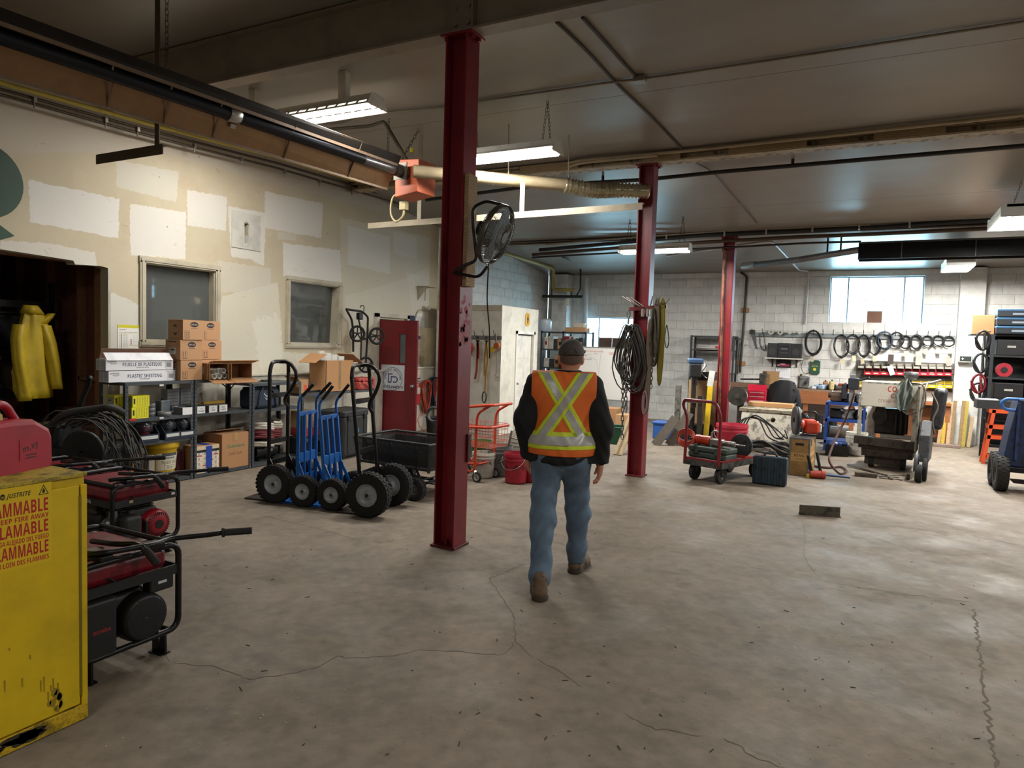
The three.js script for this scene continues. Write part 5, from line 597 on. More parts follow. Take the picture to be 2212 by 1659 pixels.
{ const g = thing('cooler_bag', 'navy soft cooler bag with a silver chevron on the shelf', 'bag', [-7.33, 0.76, -6.72]), nm = m(0x2c3b52, 0.75, 0, 'weave'); part('bag', [put(new RoundedBoxGeometry(0.26, 0.27, 0.5, 4, 0.06), 0, 0.135, 0)], nm, g); part('top_panel', [rb(0.2, 0.03, 0.42, 0, 0.275, 0, 0.015)], nm, g); for (const s of [-1, 1]) part('strap', [sweep(bend([[0.134, 0.02, s * 0.16], [0.14, 0.2, s * 0.13], [0.13, 0.29, s * 0.06]], 0.04), 0.012, 6)], blackP, g); part('chevron', [ex([[-0.05, 0.04], [0, -0.01], [0.05, 0.04], [0.05, 0.06], [0, 0.015], [-0.05, 0.06]], 0.002).rotateY(Math.PI / 2).translate(0.1325, 0.16, 0), ex([[-0.04, 0.0], [0, -0.045], [0.04, 0.0], [0, -0.025]], 0.002).rotateY(Math.PI / 2).translate(0.1325, 0.16, 0)], m(0xb8bcc0, 0.4), g, 'silver chevron'); }
for (const [n, c, y, R, lab] of [[3, 0xbab3a6, 0.52, 0.26, 'pale hose coil on top of the shelf pile'], [4, 0x6b2129, 0.4, 0.25, 'dark red hose coil in the shelf pile'], [2, 0xa9a294, 0.29, 0.27, 'pale hose coil at the bottom of the shelf pile']]) { const pts = []; for (let i = 0; i <= n * 24; i++) { const a = i / 24 * 6.283; pts.push([-7.36 + Math.cos(a) * (0.19 + 0.01 * Math.sin(i)), y - 0.04 + i / 24 * 0.03 + 0.02 * Math.sin(a * 2), -6.82 + Math.sin(a) * (R + 0.012 * Math.cos(i * 1.7))]); } solo('hose_coil', [sweep(pts, 0.021, 8)], m(c, 0.65, 0, 'grime'), lab, 'hose'); }
{ const g = thing('air_compressor', 'small black compressor with a yellow tank end on the bottom shelf', 'compressor', [-7.36, S4, -6.78]); part('tank', [cy(0.11, 0.36, 0, 0.13, -0.02, 'z', 20)], m(0x16171a, 0.45, 0.2, 'grime'), g); part('pump', [rb(0.16, 0.12, 0.28, 0, 0.28, -0.05, 0.02)], m(0x1f2022, 0.5, 0.2, 'heavy'), g); part('flywheel_cover', [sp(0.12, 0.05, 0.2, 0.24, 0.6, 1.1, 0.4)], m(0xc98f10, 0.4), g, 'yellow tank end'); part('feet', [bx(0.2, 0.02, 0.04, 0, 0.01, 0.1), bx(0.2, 0.02, 0.04, 0, 0.01, -0.15)], blackP, g); part('maker_plate', [bx(0.002, 0.03, 0.1, 0.112, 0.14, -0.05)], m(0xc0c2c4, 0.4), g); part('gauge', [cy(0.02, 0.02, 0.09, 0.32, -0.05, 'x', 12)], m(0xcfc7a0, 0.4), g); }
solo('power_lead', [cable([[-7.5, 1.118, -6.5], [-7.4, 1.125, -6.6], [-7.45, 1.118, -6.7], [-7.35, 1.12, -6.85], [-7.4, 1.118, -7.0]], 0.006, 30), rb(0.06, 0.025, 0.16, -7.38, 1.125, -6.88, 0.008)], blackP, 'black charger lead lying on the shelving top', 'cable');

// ================================================================ bench beyond the shelving, cases, hung trolley
shelving('grey steel bench carrying the tall paper box and the red case', -7.6, -7.15, -7.32, -8.95, 0.93, [0.93, 0.045]);
{
const g = carton('tall_carton', 'tall open brown carton filled with white paper rolls on the bench', -7.5, -7.17, 0.93, 1.4, -7.82, -8.42, 1, { open: true });
part('panel_tape', [bx(0.002, 0.42, 0.05, 0.167, 0.25, 0)], m(0x9d7e52, 0.35), g); print('stamp', 0.14, 0.05, canvasMat(0.14, 0.05, 128, (k, w, h) => { k.fillStyle = '#b5885c'; k.fillRect(0, 0, w, h); k.save(); k.scale(0.001, 0.001); txt(k, 'Gibson', 6, 36, 34, '#5b4228', 'sans-serif', 'left', 'bold', 120); k.restore(); }), g, 0.1668, 0.08, 0.2, Math.PI / 2);
[[-0.12, 0.1, 0.06], [0.02, 0.06, 0.07], [0.14, 0.03, 0.075], [0.2, -0.05, 0.05]].forEach(([z, x, r], i) => { const p = thing('paper_roll', 'white paper roll standing in the tall brown carton', 'paper roll', [-7.335 + x * 0.6, 0.94, -8.12 + z], 0, 'paper rolls in the carton'); part('roll', [lathe([[r * 0.3, 0], [r, 0], [r, 0.52 + i * 0.025], [r * 0.3, 0.52 + i * 0.025], [r * 0.3, 0]], 20)], m(0xd6d5cf, 0.75), p); });
const c = thing('small_parts_carton', 'small open carton with an orange sticker on the bench', 'box', [-7.32, 0.93, -7.42]); part('body', [bx(0.2, 0.005, 0.17, 0, 0.003, 0), bx(0.005, 0.2, 0.17, 0.1, 0.1, 0), bx(0.005, 0.2, 0.17, -0.1, 0.1, 0), bx(0.2, 0.2, 0.005, 0, 0.1, 0.085), bx(0.2, 0.2, 0.005, 0, 0.1, -0.085)], cardM[3], c); part('flap', [put(bx(0.2, 0.005, 0.12), 0, 0.22, 0.13, -0.5)], cardM[2], c); part('sticker', [bx(0.001, 0.08, 0.06, 0.1032, 0.08, -0.03)], m(0xd8502c, 0.5), c, 'orange sticker');
const tl = thing('spray_lance', 'long black lance lying on the bench top', 'tool', [-7.28, 0.93, -7.68]); part('tube', [rod([0, 0.02, 0.16], [0, 0.02, -0.14], 0.014), cable([[0, 0.03, 0.16], [0.02, 0.1, 0.18], [0.0, 0.12, 0.12], [0, 0.06, 0.08]], 0.007)], blackP, tl); part('grip', [rb(0.03, 0.04, 0.1, 0, 0.025, 0.12, 0.01)], rubber, tl);
const r = thing('hard_case', 'red hard-shell case on the end of the bench by the door', 'case', [-7.28, 0.93, -8.73], 0.0), rm = m(0xb8473c, 0.5, 0, 'heavy'); part('lower_shell', [rb(0.28, 0.13, 0.4, 0, 0.065, 0, 0.025)], rm, r); part('lid', [rb(0.28, 0.06, 0.4, 0, 0.162, 0, 0.02)], rm, r); for (const z of [-0.15, 0.1]) part('latch', [rb(0.02, 0.09, 0.045, 0.145, 0.13, z, 0.006)], rm, r); part('handle', [pipe([[0.14, 0.1, -0.08], [0.18, 0.06, -0.07], [0.18, 0.06, 0.04], [0.14, 0.1, 0.05]], 0.012, 0.03)], rm, r); part('lock', [cy(0.012, 0.01, 0.145, 0.12, -0.02, 'x', 10)], blackP, r);
const q = G(752, 988); const k = thing('transit_case', 'large black wheeled transit case standing by the bench', 'case', [q.x - 0.12, 0, q.z - 0.05], 0.1), bm = m(0x202325, 0.6, 0, 'heavy'); part('shell', [rb(0.42, 0.6, 0.62, 0, 0.33, 0, 0.05)], bm, k); part('lid', [rb(0.43, 0.12, 0.63, 0, 0.65, 0, 0.04)], bm, k); part('rib', [-0.2, 0, 0.2].map(z => rb(0.02, 0.5, 0.05, 0.212, 0.34, z, 0.008)), bm, k); for (const z of [-0.2, 0.2]) part('latch', [rb(0.03, 0.08, 0.07, 0.218, 0.6, z, 0.01)], blackP, k); part('sticker', [bx(0.001, 0.06, 0.05, 0.2245, 0.4, -0.02)], m(0x3d6fa0, 0.5), k); part('wheels', [cy(0.05, 0.03, 0.15, 0.05, 0.28, 'z', 14), cy(0.05, 0.03, 0.15, 0.05, -0.28, 'z', 14), bx(0.3, 0.05, 0.5, -0.03, 0.03, 0)], rubber, k);
const low = [['cleaning_carton', 'open carton with red lettering under the bench', -7.55, -7.3, 0.3, 0.6, -7.42, -7.72, 1], ]; carton('cleaning_carton', 'brown carton stacked under the bench top', -7.5, -7.22, 0.42, 0.66, -7.45, -7.75, 3); carton('cleaning_carton', 'white and red carton under the bench', -7.5, -7.22, 0.3, 0.42, -7.45, -7.75, 1, { mat: m(0xb5453c, 0.6), tape: false });
const tb = thing('tool_case', 'black plastic tool case on the bottom of the bench', 'case', [-7.35, 0.045, -7.6]); part('shell', [rb(0.3, 0.25, 0.42, 0, 0.125, 0, 0.03)], bm, tb); part('clasp', [rb(0.02, 0.05, 0.06, 0.152, 0.2, 0.1, 0.006), rb(0.02, 0.05, 0.06, 0.152, 0.2, -0.1, 0.006)], m(0x8a8a88, 0.4, 0.6), tb); solo('leather_gloves', [loft([[[-7.25, 0.05, -7.95], 0.06, 0.14], [[-7.25, 0.1, -7.95], 0.05, 0.12], [[-7.25, 0.13, -7.96], 0.02, 0.05]], 16, 0.15, 4)], m(0x9a5a34, 0.8), 'brown leather gloves on the bench bottom shelf', 'gloves');
}
{
const g = thingW('folded_pushcart', 'folded black three-wheeled push frame hanging on the wall', 'pushcart'), X = -7.62, P = (x, y, d = 0) => PX(x, y, X + d), bm = m(0x141414, 0.45, 0.2, 'grime');
part('frame', [pipe([P(748, 668), P(760, 690), P(763, 715), P(763, 760)], 0.018, 0.06), pipe([P(748, 668), P(783, 673), P(795, 685), P(793, 740), P(790, 785)], 0.018, 0.04), pipe([P(775, 690), P(781, 720), P(779, 790)], 0.014, 0.04), rod(P(778, 735), P(815, 724, 0.12), 0.016)], bm, g); part('joint_block', [(q => rb(0.08, 0.12, 0.1, q.x, q.y, q.z, 0.02))(P(777, 683, 0.03))], bm, g); part('wall_hook', [cable([P(786, 672), P(786, 662), P(781, 660), P(778, 664)], 0.008)], bm, g);
for (const [px, py, d, R] of [[772, 721, 0.06, 0.14], [814, 726, 0.13, 0.15], [790, 788, 0.04, 0.14]]) { const q = P(px, py, d); const t = part('wheel', [lathe([[R * 0.74, -0.02], [R * 0.92, -0.025], [R, 0], [R * 0.92, 0.025], [R * 0.74, 0.02], [R * 0.74, -0.02]], 28, 0, 0, 0, 'x').rotateY(-0.5).translate(q.x, q.y, q.z)], rubber, g); part('spokes', [0, 1, 2, 3, 4].map(i => bx(0.012, R * 0.74, 0.02, 0, R * 0.37, 0).rotateX(i * 1.2566).rotateY(-0.5).translate(q.x, q.y, q.z)).concat([cy(0.02, 0.05, 0, 0, 0, 'x', 10).rotateY(-0.5).translate(q.x, q.y, q.z)]), bm, t); }
}
// ================================================================ hand trucks
function handTruck(name, label, near, far, o) {
const mid = near.clone().add(far).multiplyScalar(0.5), ax = near.clone().sub(far), half = ax.length() / 2, g = thing(name, label, 'hand truck', [mid.x, 0, mid.z], Math.atan2(ax.x, ax.z));
const R = o.R, cl_ = Math.cos(o.lean), sl = Math.sin(o.lean), off = o.off || 0.12, fz = half * (o.fz || 0.62), L = (x, y, z) => [x * cl_ - (y - R) * sl - off, R + x * sl + (y - R) * cl_, z], fm = o.mat, H = o.h;
for (const s of [-1, 1]) wheel(g, R, o.tw || 0.1, R * 0.52, 0, R, s * half * 0.86, 'z', m(0xaab3b8, 0.4, 0.1, 'grime'), 30);
part('axle', [rod([0, R, -half * 0.9], [0, R, half * 0.9], 0.012)], steelD, g);
if (o.kind === 'black') {
for (const s of [-1, 1]) part('upright', [rod(L(0, 0.06, s * fz), L(0, H - 0.12, s * fz), 0.02, 10)], fm, g);
part('top_loop', [sweep(bend([L(0, H - 0.12, fz), L(0, H, fz * 0.8), L(0.02, H, -fz * 0.8), L(0, H - 0.12, -fz)], 0.12).map(vv), 0.02, 10)], fm, g);
part('grip_loop', [sweep(bend([L(0.0, H - 0.005, 0), L(0.12, H - 0.0, 0), L(0.22, H - 0.12, 0), L(0.17, H - 0.26, 0), L(0.03, H - 0.42, -fz * 0.2), L(0, H - 0.5, -fz)], 0.1), 0.019, 10)], fm, g);
for (const y of [0.4, 0.62, H - 0.36]) part('cross_bar', [bar(L(0, y, fz), L(0, y, -fz), 0.012, 0.05)], fm, g);
} else {
const bars = [-1, -0.33, 0.33, 1]; for (const b of bars) part('upright', [bar(L(0, Math.abs(b) > 0.9 ? 0.06 : 0.16, b * fz), L(0, H - 0.28, b * fz), 0.022, 0.035)], fm, g);
for (const y of [0.18, 0.48, H - 0.28]) part('cross_bar', [bar(L(0, y, fz), L(0, y, -fz), 0.02, y === 0.48 ? 0.1 : 0.04)], fm, g);
for (const s of [-1, 1]) { const hh = part('handle', [sweep(bend([L(0, H - 0.3, s * fz), L(0, H - 0.13, s * fz), L(0.1, H - 0.03, s * fz)], 0.05), 0.014, 8)], fm, g); part('grip', [rod(L(0.045, H - 0.085, s * fz), L(0.17, H + 0.04, s * fz), 0.018, 8)], rubber, hh); }
}
for (const s of [-1, 1]) part('wheel_strut', [bar(L(0, 0.45, s * fz), [0, R, s * fz], 0.012, 0.03), bar(L(0, 0.1, s * fz), [0, R, s * fz], 0.012, 0.03)], fm, g);
part('toe_plate', [put(bx(0.26, 0.008, fz * 2 + 0.1), -off - 0.13, 0.012, 0), bar(L(0.0, 0.02, 0), L(0.0, 0.3, 0), fz * 2 + 0.06, 0.008, V(1, 0, 0))], o.kind === 'black' ? m(0x4a4440, 0.5, 0.6, 'heavy') : fm, g);
return g;
}
const blk = m(0x1b1a1a, 0.35, 0.35, 'grime'), blu = m(0x2266b4, 0.4, 0, 'grime');
handTruck('hand_truck', 'black hand truck with loop handle beside the shelving', V(-5.47, 0, -5.2), V(-5.6, 0, -5.75), { R: 0.2, h: 1.47, lean: 0.0, kind: 'black', mat: blk });
handTruck('hand_truck', 'upright blue hand truck beside the black looped one', V(-5.11, 0, -5.25), V(-5.22, 0, -5.78), { R: 0.16, h: 1.22, lean: 0.0, kind: 'blue', mat: blu });
handTruck('hand_truck', 'leaning blue hand truck between the upright blue and the large black one', V(-4.77, 0, -5.3), V(-4.88, 0, -5.82), { R: 0.16, h: 1.2, lean: 0.1, kind: 'blue', mat: blu });
handTruck('hand_truck', 'leaning black hand truck with the largest wheels by the mesh wagon', V(-4.3, 0, -5.28), V(-4.43, 0, -5.88), { R: 0.22, tw: 0.12, h: 1.48, lean: 0.11, kind: 'black', mat: blk });
// ================================================================ mesh wagon
{
const g = thing('mesh_wagon', 'black mesh-sided garden wagon with pneumatic wheels', 'wagon', [-4.66, 0, -6.5], -0.05), wm = m(0x3a3b3b, 0.5, 0.3, 'grime'), L = 0.98, Wd = 0.62, y0 = 0.34, y1 = 0.63, fl = 0.05;
part('floor_pan', [bx(L, 0.02, Wd, 0, y0, 0)], wm, g); part('top_rim', [sweep(bend([[-L / 2 - fl, y1, -Wd / 2 - fl], [L / 2 + fl, y1, -Wd / 2 - fl], [L / 2 + fl, y1, Wd / 2 + fl], [-L / 2 - fl, y1, Wd / 2 + fl], [-L / 2 - fl, y1, -Wd / 2 - fl], [-L / 2, y1, -Wd / 2 - fl]], 0.03), 0.014, 6)], wm, g);
const side = (A, B, C, D, n, k) => { const out = []; for (let i = 0; i <= n; i++) { const a = vv(A).lerp(vv(B), i / n), b = vv(D).lerp(vv(C), i / n); out.push(bar(a, b, 0.005, 0.004)); } for (let j = 1; j < k; j++) out.push(bar(vv(A).lerp(vv(D), j / k), vv(B).lerp(vv(C), j / k), 0.005, 0.004)); return out; };
for (const s of [-1, 1]) part('mesh_side', [side([-L / 2, y0, s * Wd / 2], [L / 2, y0, s * Wd / 2], [L / 2 + fl, y1, s * (Wd / 2 + fl)], [-L / 2 - fl, y1, s * (Wd / 2 + fl)], 56, 17), [-0.33, 0, 0.33].map(u => bar([u * L, y0, s * (Wd / 2 + 0.004)], [u * L * 1.08, y1, s * (Wd / 2 + fl)], 0.02, 0.01))], wm, g);
for (const s of [-1, 1]) part('mesh_end', [side([s * L / 2, y0, -Wd / 2], [s * L / 2, y0, Wd / 2], [s * (L / 2 + fl), y1, Wd / 2 + fl], [s * (L / 2 + fl), y1, -Wd / 2 - fl], 36, 17)], wm, g);
part('liner', [bx(L - 0.02, 0.24, 0.004, 0, y0 + 0.14, -Wd / 2 + 0.02), bx(L - 0.02, 0.24, 0.004, 0, y0 + 0.14, Wd / 2 - 0.02), bx(0.004, 0.24, Wd - 0.04, L / 2 - 0.02, y0 + 0.14, 0), bx(0.004, 0.24, Wd - 0.04, -L / 2 + 0.02, y0 + 0.14, 0)], m(0x2b2b2a, 0.7, 0, 'heavy'), g);
part('corner_post', [[1, 1], [1, -1], [-1, 1], [-1, -1]].map(([a, b]) => bar([a * L / 2, y0 - 0.02, b * Wd / 2], [a * (L / 2 + fl), y1, b * (Wd / 2 + fl)], 0.03, 0.03)), wm, g); part('undercarriage', [rod([-0.33, 0.16, -0.3], [-0.33, 0.16, 0.3], 0.014), rod([0.33, 0.16, -0.3], [0.33, 0.16, 0.3], 0.014), ...[-1, 1].flatMap(s => [-1, 1].map(t => bar([s * 0.33, 0.16, t * 0.2], [s * 0.22, y0, t * 0.2], 0.02, 0.02))), bar([-0.33, 0.18, 0], [0.33, 0.18, 0], 0.03, 0.03)], wm, g); part('rack', [sweep([[0.3, 0.2, 0.28], [0.62, 0.2, 0.28], [0.62, 0.2, -0.1], [0.3, 0.2, -0.1]], 0.008, 6, true), ...[0.1, 0.2, 0.3].map(u => rod([0.3 + u, 0.2, 0.28], [0.3 + u, 0.2, -0.1], 0.005))], wm, g);
for (const [x, z] of [[-0.33, 0.33], [0.33, 0.33], [-0.33, -0.33], [0.33, -0.33]]) wheel(g, 0.13, 0.09, 0.06, x, 0.13, z, 'z', m(0x8d8b84, 0.45, 0.4, 'grime'), 20);
solo('sponge_block', [rb(0.2, 0.05, 0.12, -4.28, y0 + 0.036, -6.45, 0.01)], m(0xc9a94a, 0.8), 'yellow block lying in the mesh wagon', 'block');
}
// ================================================================ red door and its wall
{
const g = new THREE.Group(); g.name = 'door_1'; g.userData.kind = 'structure'; scene.add(g); const dm = m(0x6d0d18, 0.4, 0, 'grime'), a = Math.atan2(0.05, 0.8); g.position.set(-7.86, 0, -9.9); g.rotation.y = 0.06;
const Q = (px, py) => PZ(px, py, -9.9).sub(g.position), wd = 0.8; const w0 = Q(861, 720), w1 = Q(874, 786);
part('door_leaf', [ex([[0, 0.01], [wd, 0.01], [wd, 2.08], [0, 2.08]], 0.045, 0, [[[w0.x, w1.y], [w1.x, w1.y], [w1.x, w0.y], [w0.x, w0.y]]]).translate(0, 0, -0.02)], dm, g); part('vision_frame', [bx(w1.x - w0.x + 0.03, 0.02, 0.055, (w0.x + w1.x) / 2, w0.y, -0.02), bx(w1.x - w0.x + 0.03, 0.02, 0.055, (w0.x + w1.x) / 2, w1.y, -0.02), bx(0.015, w0.y - w1.y, 0.055, w0.x, (w0.y + w1.y) / 2, -0.02), bx(0.015, w0.y - w1.y, 0.055, w1.x, (w0.y + w1.y) / 2, -0.02)], dm, g); part('vision_pane', [bx(w1.x - w0.x, w0.y - w1.y, 0.006, (w0.x + w1.x) / 2, (w0.y + w1.y) / 2, -0.02)], m(0x9aa3a8, 0.1, 0, null, { transmission: 0.8, thickness: 0 }), g);
const k = Q(880, 834); for (const s of [1, -1]) part('door_knob', [sp(0.03, 0.74, k.y, -0.02 + s * 0.07), cy(0.012, 0.05, 0.74, k.y, -0.02 + s * 0.04, 'z', 10), cy(0.03, 0.008, 0.74, k.y, -0.02 + s * 0.025, 'z', 16)], chrome, g, 'chrome knob');
const s0 = Q(824, 787), s1 = Q(871, 845), sw = s1.x - s0.x, sh = s0.y - s1.y;
const sg = new THREE.Group(); part('door_sign', [bx(sw, sh, 0.004, (s0.x + s1.x) / 2, (s0.y + s1.y) / 2, 0.006)], m(0xb9bcc2, 0.5), g, 'grey company sign'); print('sign_print', sw, sh, canvasMat(sw, sh, 512, (c, w, h) => { c.fillStyle = '#b9bcc2'; c.fillRect(0, 0, w, h); const S = w / 100; c.save(); c.scale(S, S); c.strokeStyle = '#20263e'; c.lineWidth = 1.6; c.beginPath(); c.arc(50, 50, 41, 0, 7); c.stroke(); const arc = (t, r, a0, a1, flip) => { c.fillStyle = '#20263e'; c.font = 'bold 10px sans-serif'; c.textAlign = 'center'; for (let i = 0; i < t.length; i++) { const q = a0 + (a1 - a0) * i / (t.length - 1); c.save(); c.translate(50 + r * Math.cos(q), 50 + r * Math.sin(q)); c.rotate(q + (flip ? -Math.PI / 2 : Math.PI / 2)); c.fillText(t[i], 0, 3.5); c.restore(); } }; arc('CONCRETE DRILLING', 33, Math.PI * 1.0, Math.PI * 2.0, false); arc('SAWING', 33, Math.PI * 0.72, Math.PI * 0.28, true); c.strokeStyle = '#20305c'; c.lineWidth = 4; c.beginPath(); c.moveTo(50, 33); c.lineTo(32, 33); c.lineTo(32, 63); c.lineTo(44, 63); c.moveTo(44, 63); c.lineTo(44, 43); c.lineTo(64, 43); c.lineTo(70, 49); c.lineTo(70, 56); c.lineTo(64, 62); c.lineTo(52, 62); c.stroke(); c.restore(); c.save(); c.scale(S, S); txt(c, 'WE CUT CONCRETE', 50, h / S - 8, 12, '#20263e', 'sans-serif', 'center', 'bold', 92); c.restore(); }), g, (s0.x + s1.x) / 2, (s0.y + s1.y) / 2, 0.009);
const fr = m(0xc9c5b8, 0.6); struct('trim_3', [bx(0.06, 2.2, 0.07, XL + 0.03, 1.1, -9.86), bx(0.06, 2.2, 0.07, XL + 0.03, 1.1, -10.76), bx(0.06, 0.07, 0.97, XL + 0.03, 2.17, -10.31)], fr);
struct('wall_passage', [bx(0.1, 2.6, 2.2, -9.6, 1.3, -10.5), bx(1.7, 2.6, 0.1, -8.8, 1.3, -11.4), bx(1.7, 0.1, 2.2, -8.8, 2.55, -10.5)], m(0x8f8a80, 0.8));
const X = XL, P = (x, y, d = 0) => PX(x, y, X + d), plate = (name, label, cat, x0, y0, x1, y1, th, mt) => { const A = P(x0, y0, th), B = P(x1, y1, th); return solo(name, [bx(th, Math.abs(A.y - B.y), Math.abs(A.z - B.z), X + th / 2 + 0.001, (A.y + B.y) / 2, (A.z + B.z) / 2)], mt, label, cat); };
plate('notice_board', 'dark blue notice board behind the red door', 'notice', 881, 681, 895, 712, 0.01, m(0x2b3a5a, 0.6)); 
const paper = (label, x0, y0, x1, y1, blue) => { const A = P(x0, y0, 0.004), B = P(x1, y1, 0.004), w = Math.abs(A.z - B.z), h = Math.abs(A.y - B.y), n = thing('notice_sheet', label, 'notice', [X + 0.003, Math.min(A.y, B.y), (A.z + B.z) / 2]); part('sheet', [bx(0.002, h, w, 0, h / 2, 0)], m(0xd8d8d2, 0.7), n); print('print', w, h, canvasMat(w, h, 128, c => { c.fillStyle = '#dcdcd8'; c.fillRect(0, 0, w, h); c.fillStyle = '#8f959c'; for (let i = 0; i < 22; i++) c.fillRect(w * 0.1, h * (0.15 + i * 0.035), w * (0.4 + 0.4 * hash(i, 2, 3)), h * 0.012); if (blue) { c.fillStyle = '#2d4f8a'; c.fillRect(0, 0, w, h * 0.2); } }), n, 0.0018, h / 2, 0, Math.PI / 2); };
paper('tall white notice sheet below the bare bulb', 899, 676, 916, 725, false); paper('notice sheet with a blue header under the tall white one', 899, 726, 915, 758, true);
const bl = thingW('bulb_lamp', 'unlit clear bulb in a socket box on bent conduit', 'lamp'); part('socket_box', [(q => cy(0.05, 0.05, q.x + 0.02, q.y, q.z, 'x', 14))(P(914, 666))], m(0xc2b8a0, 0.6), bl); part('bulb', [(q => sp(0.04, q.x + 0.13, q.y, q.z, 1.2, 1, 1))(P(914, 666))], m(0xd8d2c0, 0.15, 0, null, { transmission: 0.6, thickness: 0 }), bl); part('conduit', [pipe([P(912, 668, 0.02), P(902, 672, 0.02), P(897, 690, 0.02), P(896, 788, 0.02)], 0.01, 0.08)], m(0xb5aa92, 0.6), bl);
for (const [a0, a1, lab] of [[889, 898, 'first pale switch box under the notices'], [899, 908, 'second pale switch box under the notices']]) plate('switch_box', lab, 'switch', a0, 788, a1, 800, 0.05, m(0xd2cfc4, 0.5));
const A = P(919, 708, 0.12), B = P(947, 797, 0.12), ep = thingW('electrical_cabinet', 'cream electrical breaker panel on the wall beyond the red door', 'electrical panel'); part('cabinet', [rb(0.12, A.y - B.y, Math.abs(A.z - B.z), X + 0.06, (A.y + B.y) / 2, (A.z + B.z) / 2, 0.006)], m(0xc5b998, 0.5), ep); part('door_edge', [bx(0.02, A.y - B.y, 0.02, X + 0.14, (A.y + B.y) / 2, Math.min(A.z, B.z))], m(0xdcd9d0, 0.5), ep);
const sh2 = P(923, 620, 0.12); const sf = thingW('corner_shelf', 'small beige wall shelf on a triangular bracket', 'shelf'); part('board', [bx(0.26, 0.015, 0.34, X + 0.13, sh2.y, sh2.z)], m(0xb7ae98, 0.7), sf); part('bracket', [ex([[0, 0], [0.22, 0], [0, -0.26]], 0.012).translate(X, sh2.y - 0.008, sh2.z + 0.14), bx(0.01, 0.26, 0.012, X + 0.006, sh2.y - 0.13, sh2.z - 0.1)], m(0xb7ae98, 0.7), sf);
const XF = X + 0.18, F = (x, y, d = 0) => PX(x, y, XF + d), e = F(897, 873, 0.08), fe = thing('fire_extinguisher', 'red fire extinguisher hung by the orange extension cords', 'extinguisher', [XF + 0.09, e.y, e.z]); part('cylinder', [lathe([[0.001, 0], [0.07, 0], [0.075, 0.02], [0.075, 0.33], [0.05, 0.39], [0.03, 0.41], [0.03, 0.43], [0.001, 0.43]], 20)], m(0xa8141c, 0.35), fe); part('valve', [cy(0.022, 0.05, 0, 0.45, 0, 'y', 10), bar([0, 0.47, 0], [0.1, 0.5, 0.02], 0.02, 0.012), bar([0, 0.45, 0], [0.09, 0.44, 0.02], 0.02, 0.012)], blackP, fe); part('hose', [cable([[0, 0.45, 0.03], [0.0, 0.48, 0.09], [0.03, 0.4, 0.1], [0.05, 0.2, 0.085]], 0.01)], blackP, fe); part('label_band', [lathe([[0.0757, 0.2], [0.0757, 0.32]], 20)], m(0xb9b5ac, 0.5), fe); part('wall_bracket', [bx(0.03, 0.04, 0.04, -0.085, 0.3, 0)], steelD, fe);
const coil = (label, px0, px1, py0, py1, n, r, col, cat) => { const a0 = F(px0, py0, 0.06), a1 = F(px1, py1, 0.06), c = a0.clone().add(a1).multiplyScalar(0.5), hw = Math.abs(a0.z - a1.z) / 2, hh = Math.abs(a0.y - a1.y) / 2, gs = []; for (let i = 0; i < n; i++) { const w = hw * rr(0.55, 1), h = hh * rr(0.8, 1), ph = rr(-0.25, 0.25); gs.push(sweep(Array.from({ length: 22 }, (_, j) => { const t = j / 22 * 6.283; return [c.x - 0.03 + rr(0, 0.09) * 0.2 + (i % 5) * 0.018, c.y + hh - h + Math.cos(t) * h, c.z + Math.sin(t + ph * Math.cos(t)) * w * (0.65 - 0.35 * Math.cos(t * 1.0 + 3.1))]; }), r, 6, true)); } const o = solo('cord_coil', gs, m(col, 0.55), label, cat); o.userData.kind = undefined; delete o.userData.kind; return o; };
coil('tangled orange extension cord coil hung beside the extinguisher', 905, 933, 822, 893, 16, 0.0075, 0xc4553c, 'cord'); coil('dark blue air hose coil hung below the breaker panel', 922, 953, 816, 880, 11, 0.012, 0x1f3346, 'hose'); coil('red cord bundle inside the blue hose coil', 929, 942, 820, 858, 9, 0.008, 0xc63224, 'cord'); solo('cord_tail', [cable([F(912, 890, 0.1), F(903, 905, 0.12), F(905, 918, 0.14), F(918, 930, 0.14), F(930, 905, 0.12)], 0.007, 24)], m(0xc4553c, 0.55), 'loose orange cord end drooping to the floor', 'cord');
const b = G(935, 946), wb = thing('waste_bin', 'black waste bin below the hose coils', 'bin', [b.x, 0, b.z - 0.05]); part('bin', [lathe([[0.001, 0.005], [0.13, 0.005], [0.16, 0.36], [0.165, 0.37], [0.15, 0.37], [0.12, 0.02], [0.001, 0.02]], 20)], m(0x1a1b1c, 0.6), wb); part('rim', [lathe([[0.15, 0.36], [0.172, 0.36], [0.172, 0.378], [0.15, 0.378], [0.15, 0.36]], 20)], m(0x1a1b1c, 0.6), wb);
const v = G(945, 1005), vh = thing('floor_polisher', 'black tool handle with a loop grip standing behind the wagon', 'tool', [v.x, 0, v.z]); part('stem', [bar([0, 0.0, 0], [-0.05, 0.62, 0], 0.07, 0.05)], m(0x202122, 0.5, 0, 'heavy'), vh); part('loop_grip', [sweep(Array.from({ length: 20 }, (_, i) => { const t = i / 20 * 6.283; return [-0.07 + Math.cos(t) * 0.12, 0.71 + Math.sin(t) * 0.1, 0]; }), 0.022, 8, true)], m(0x3a3a3b, 0.5, 0, 'heavy'), vh);
}

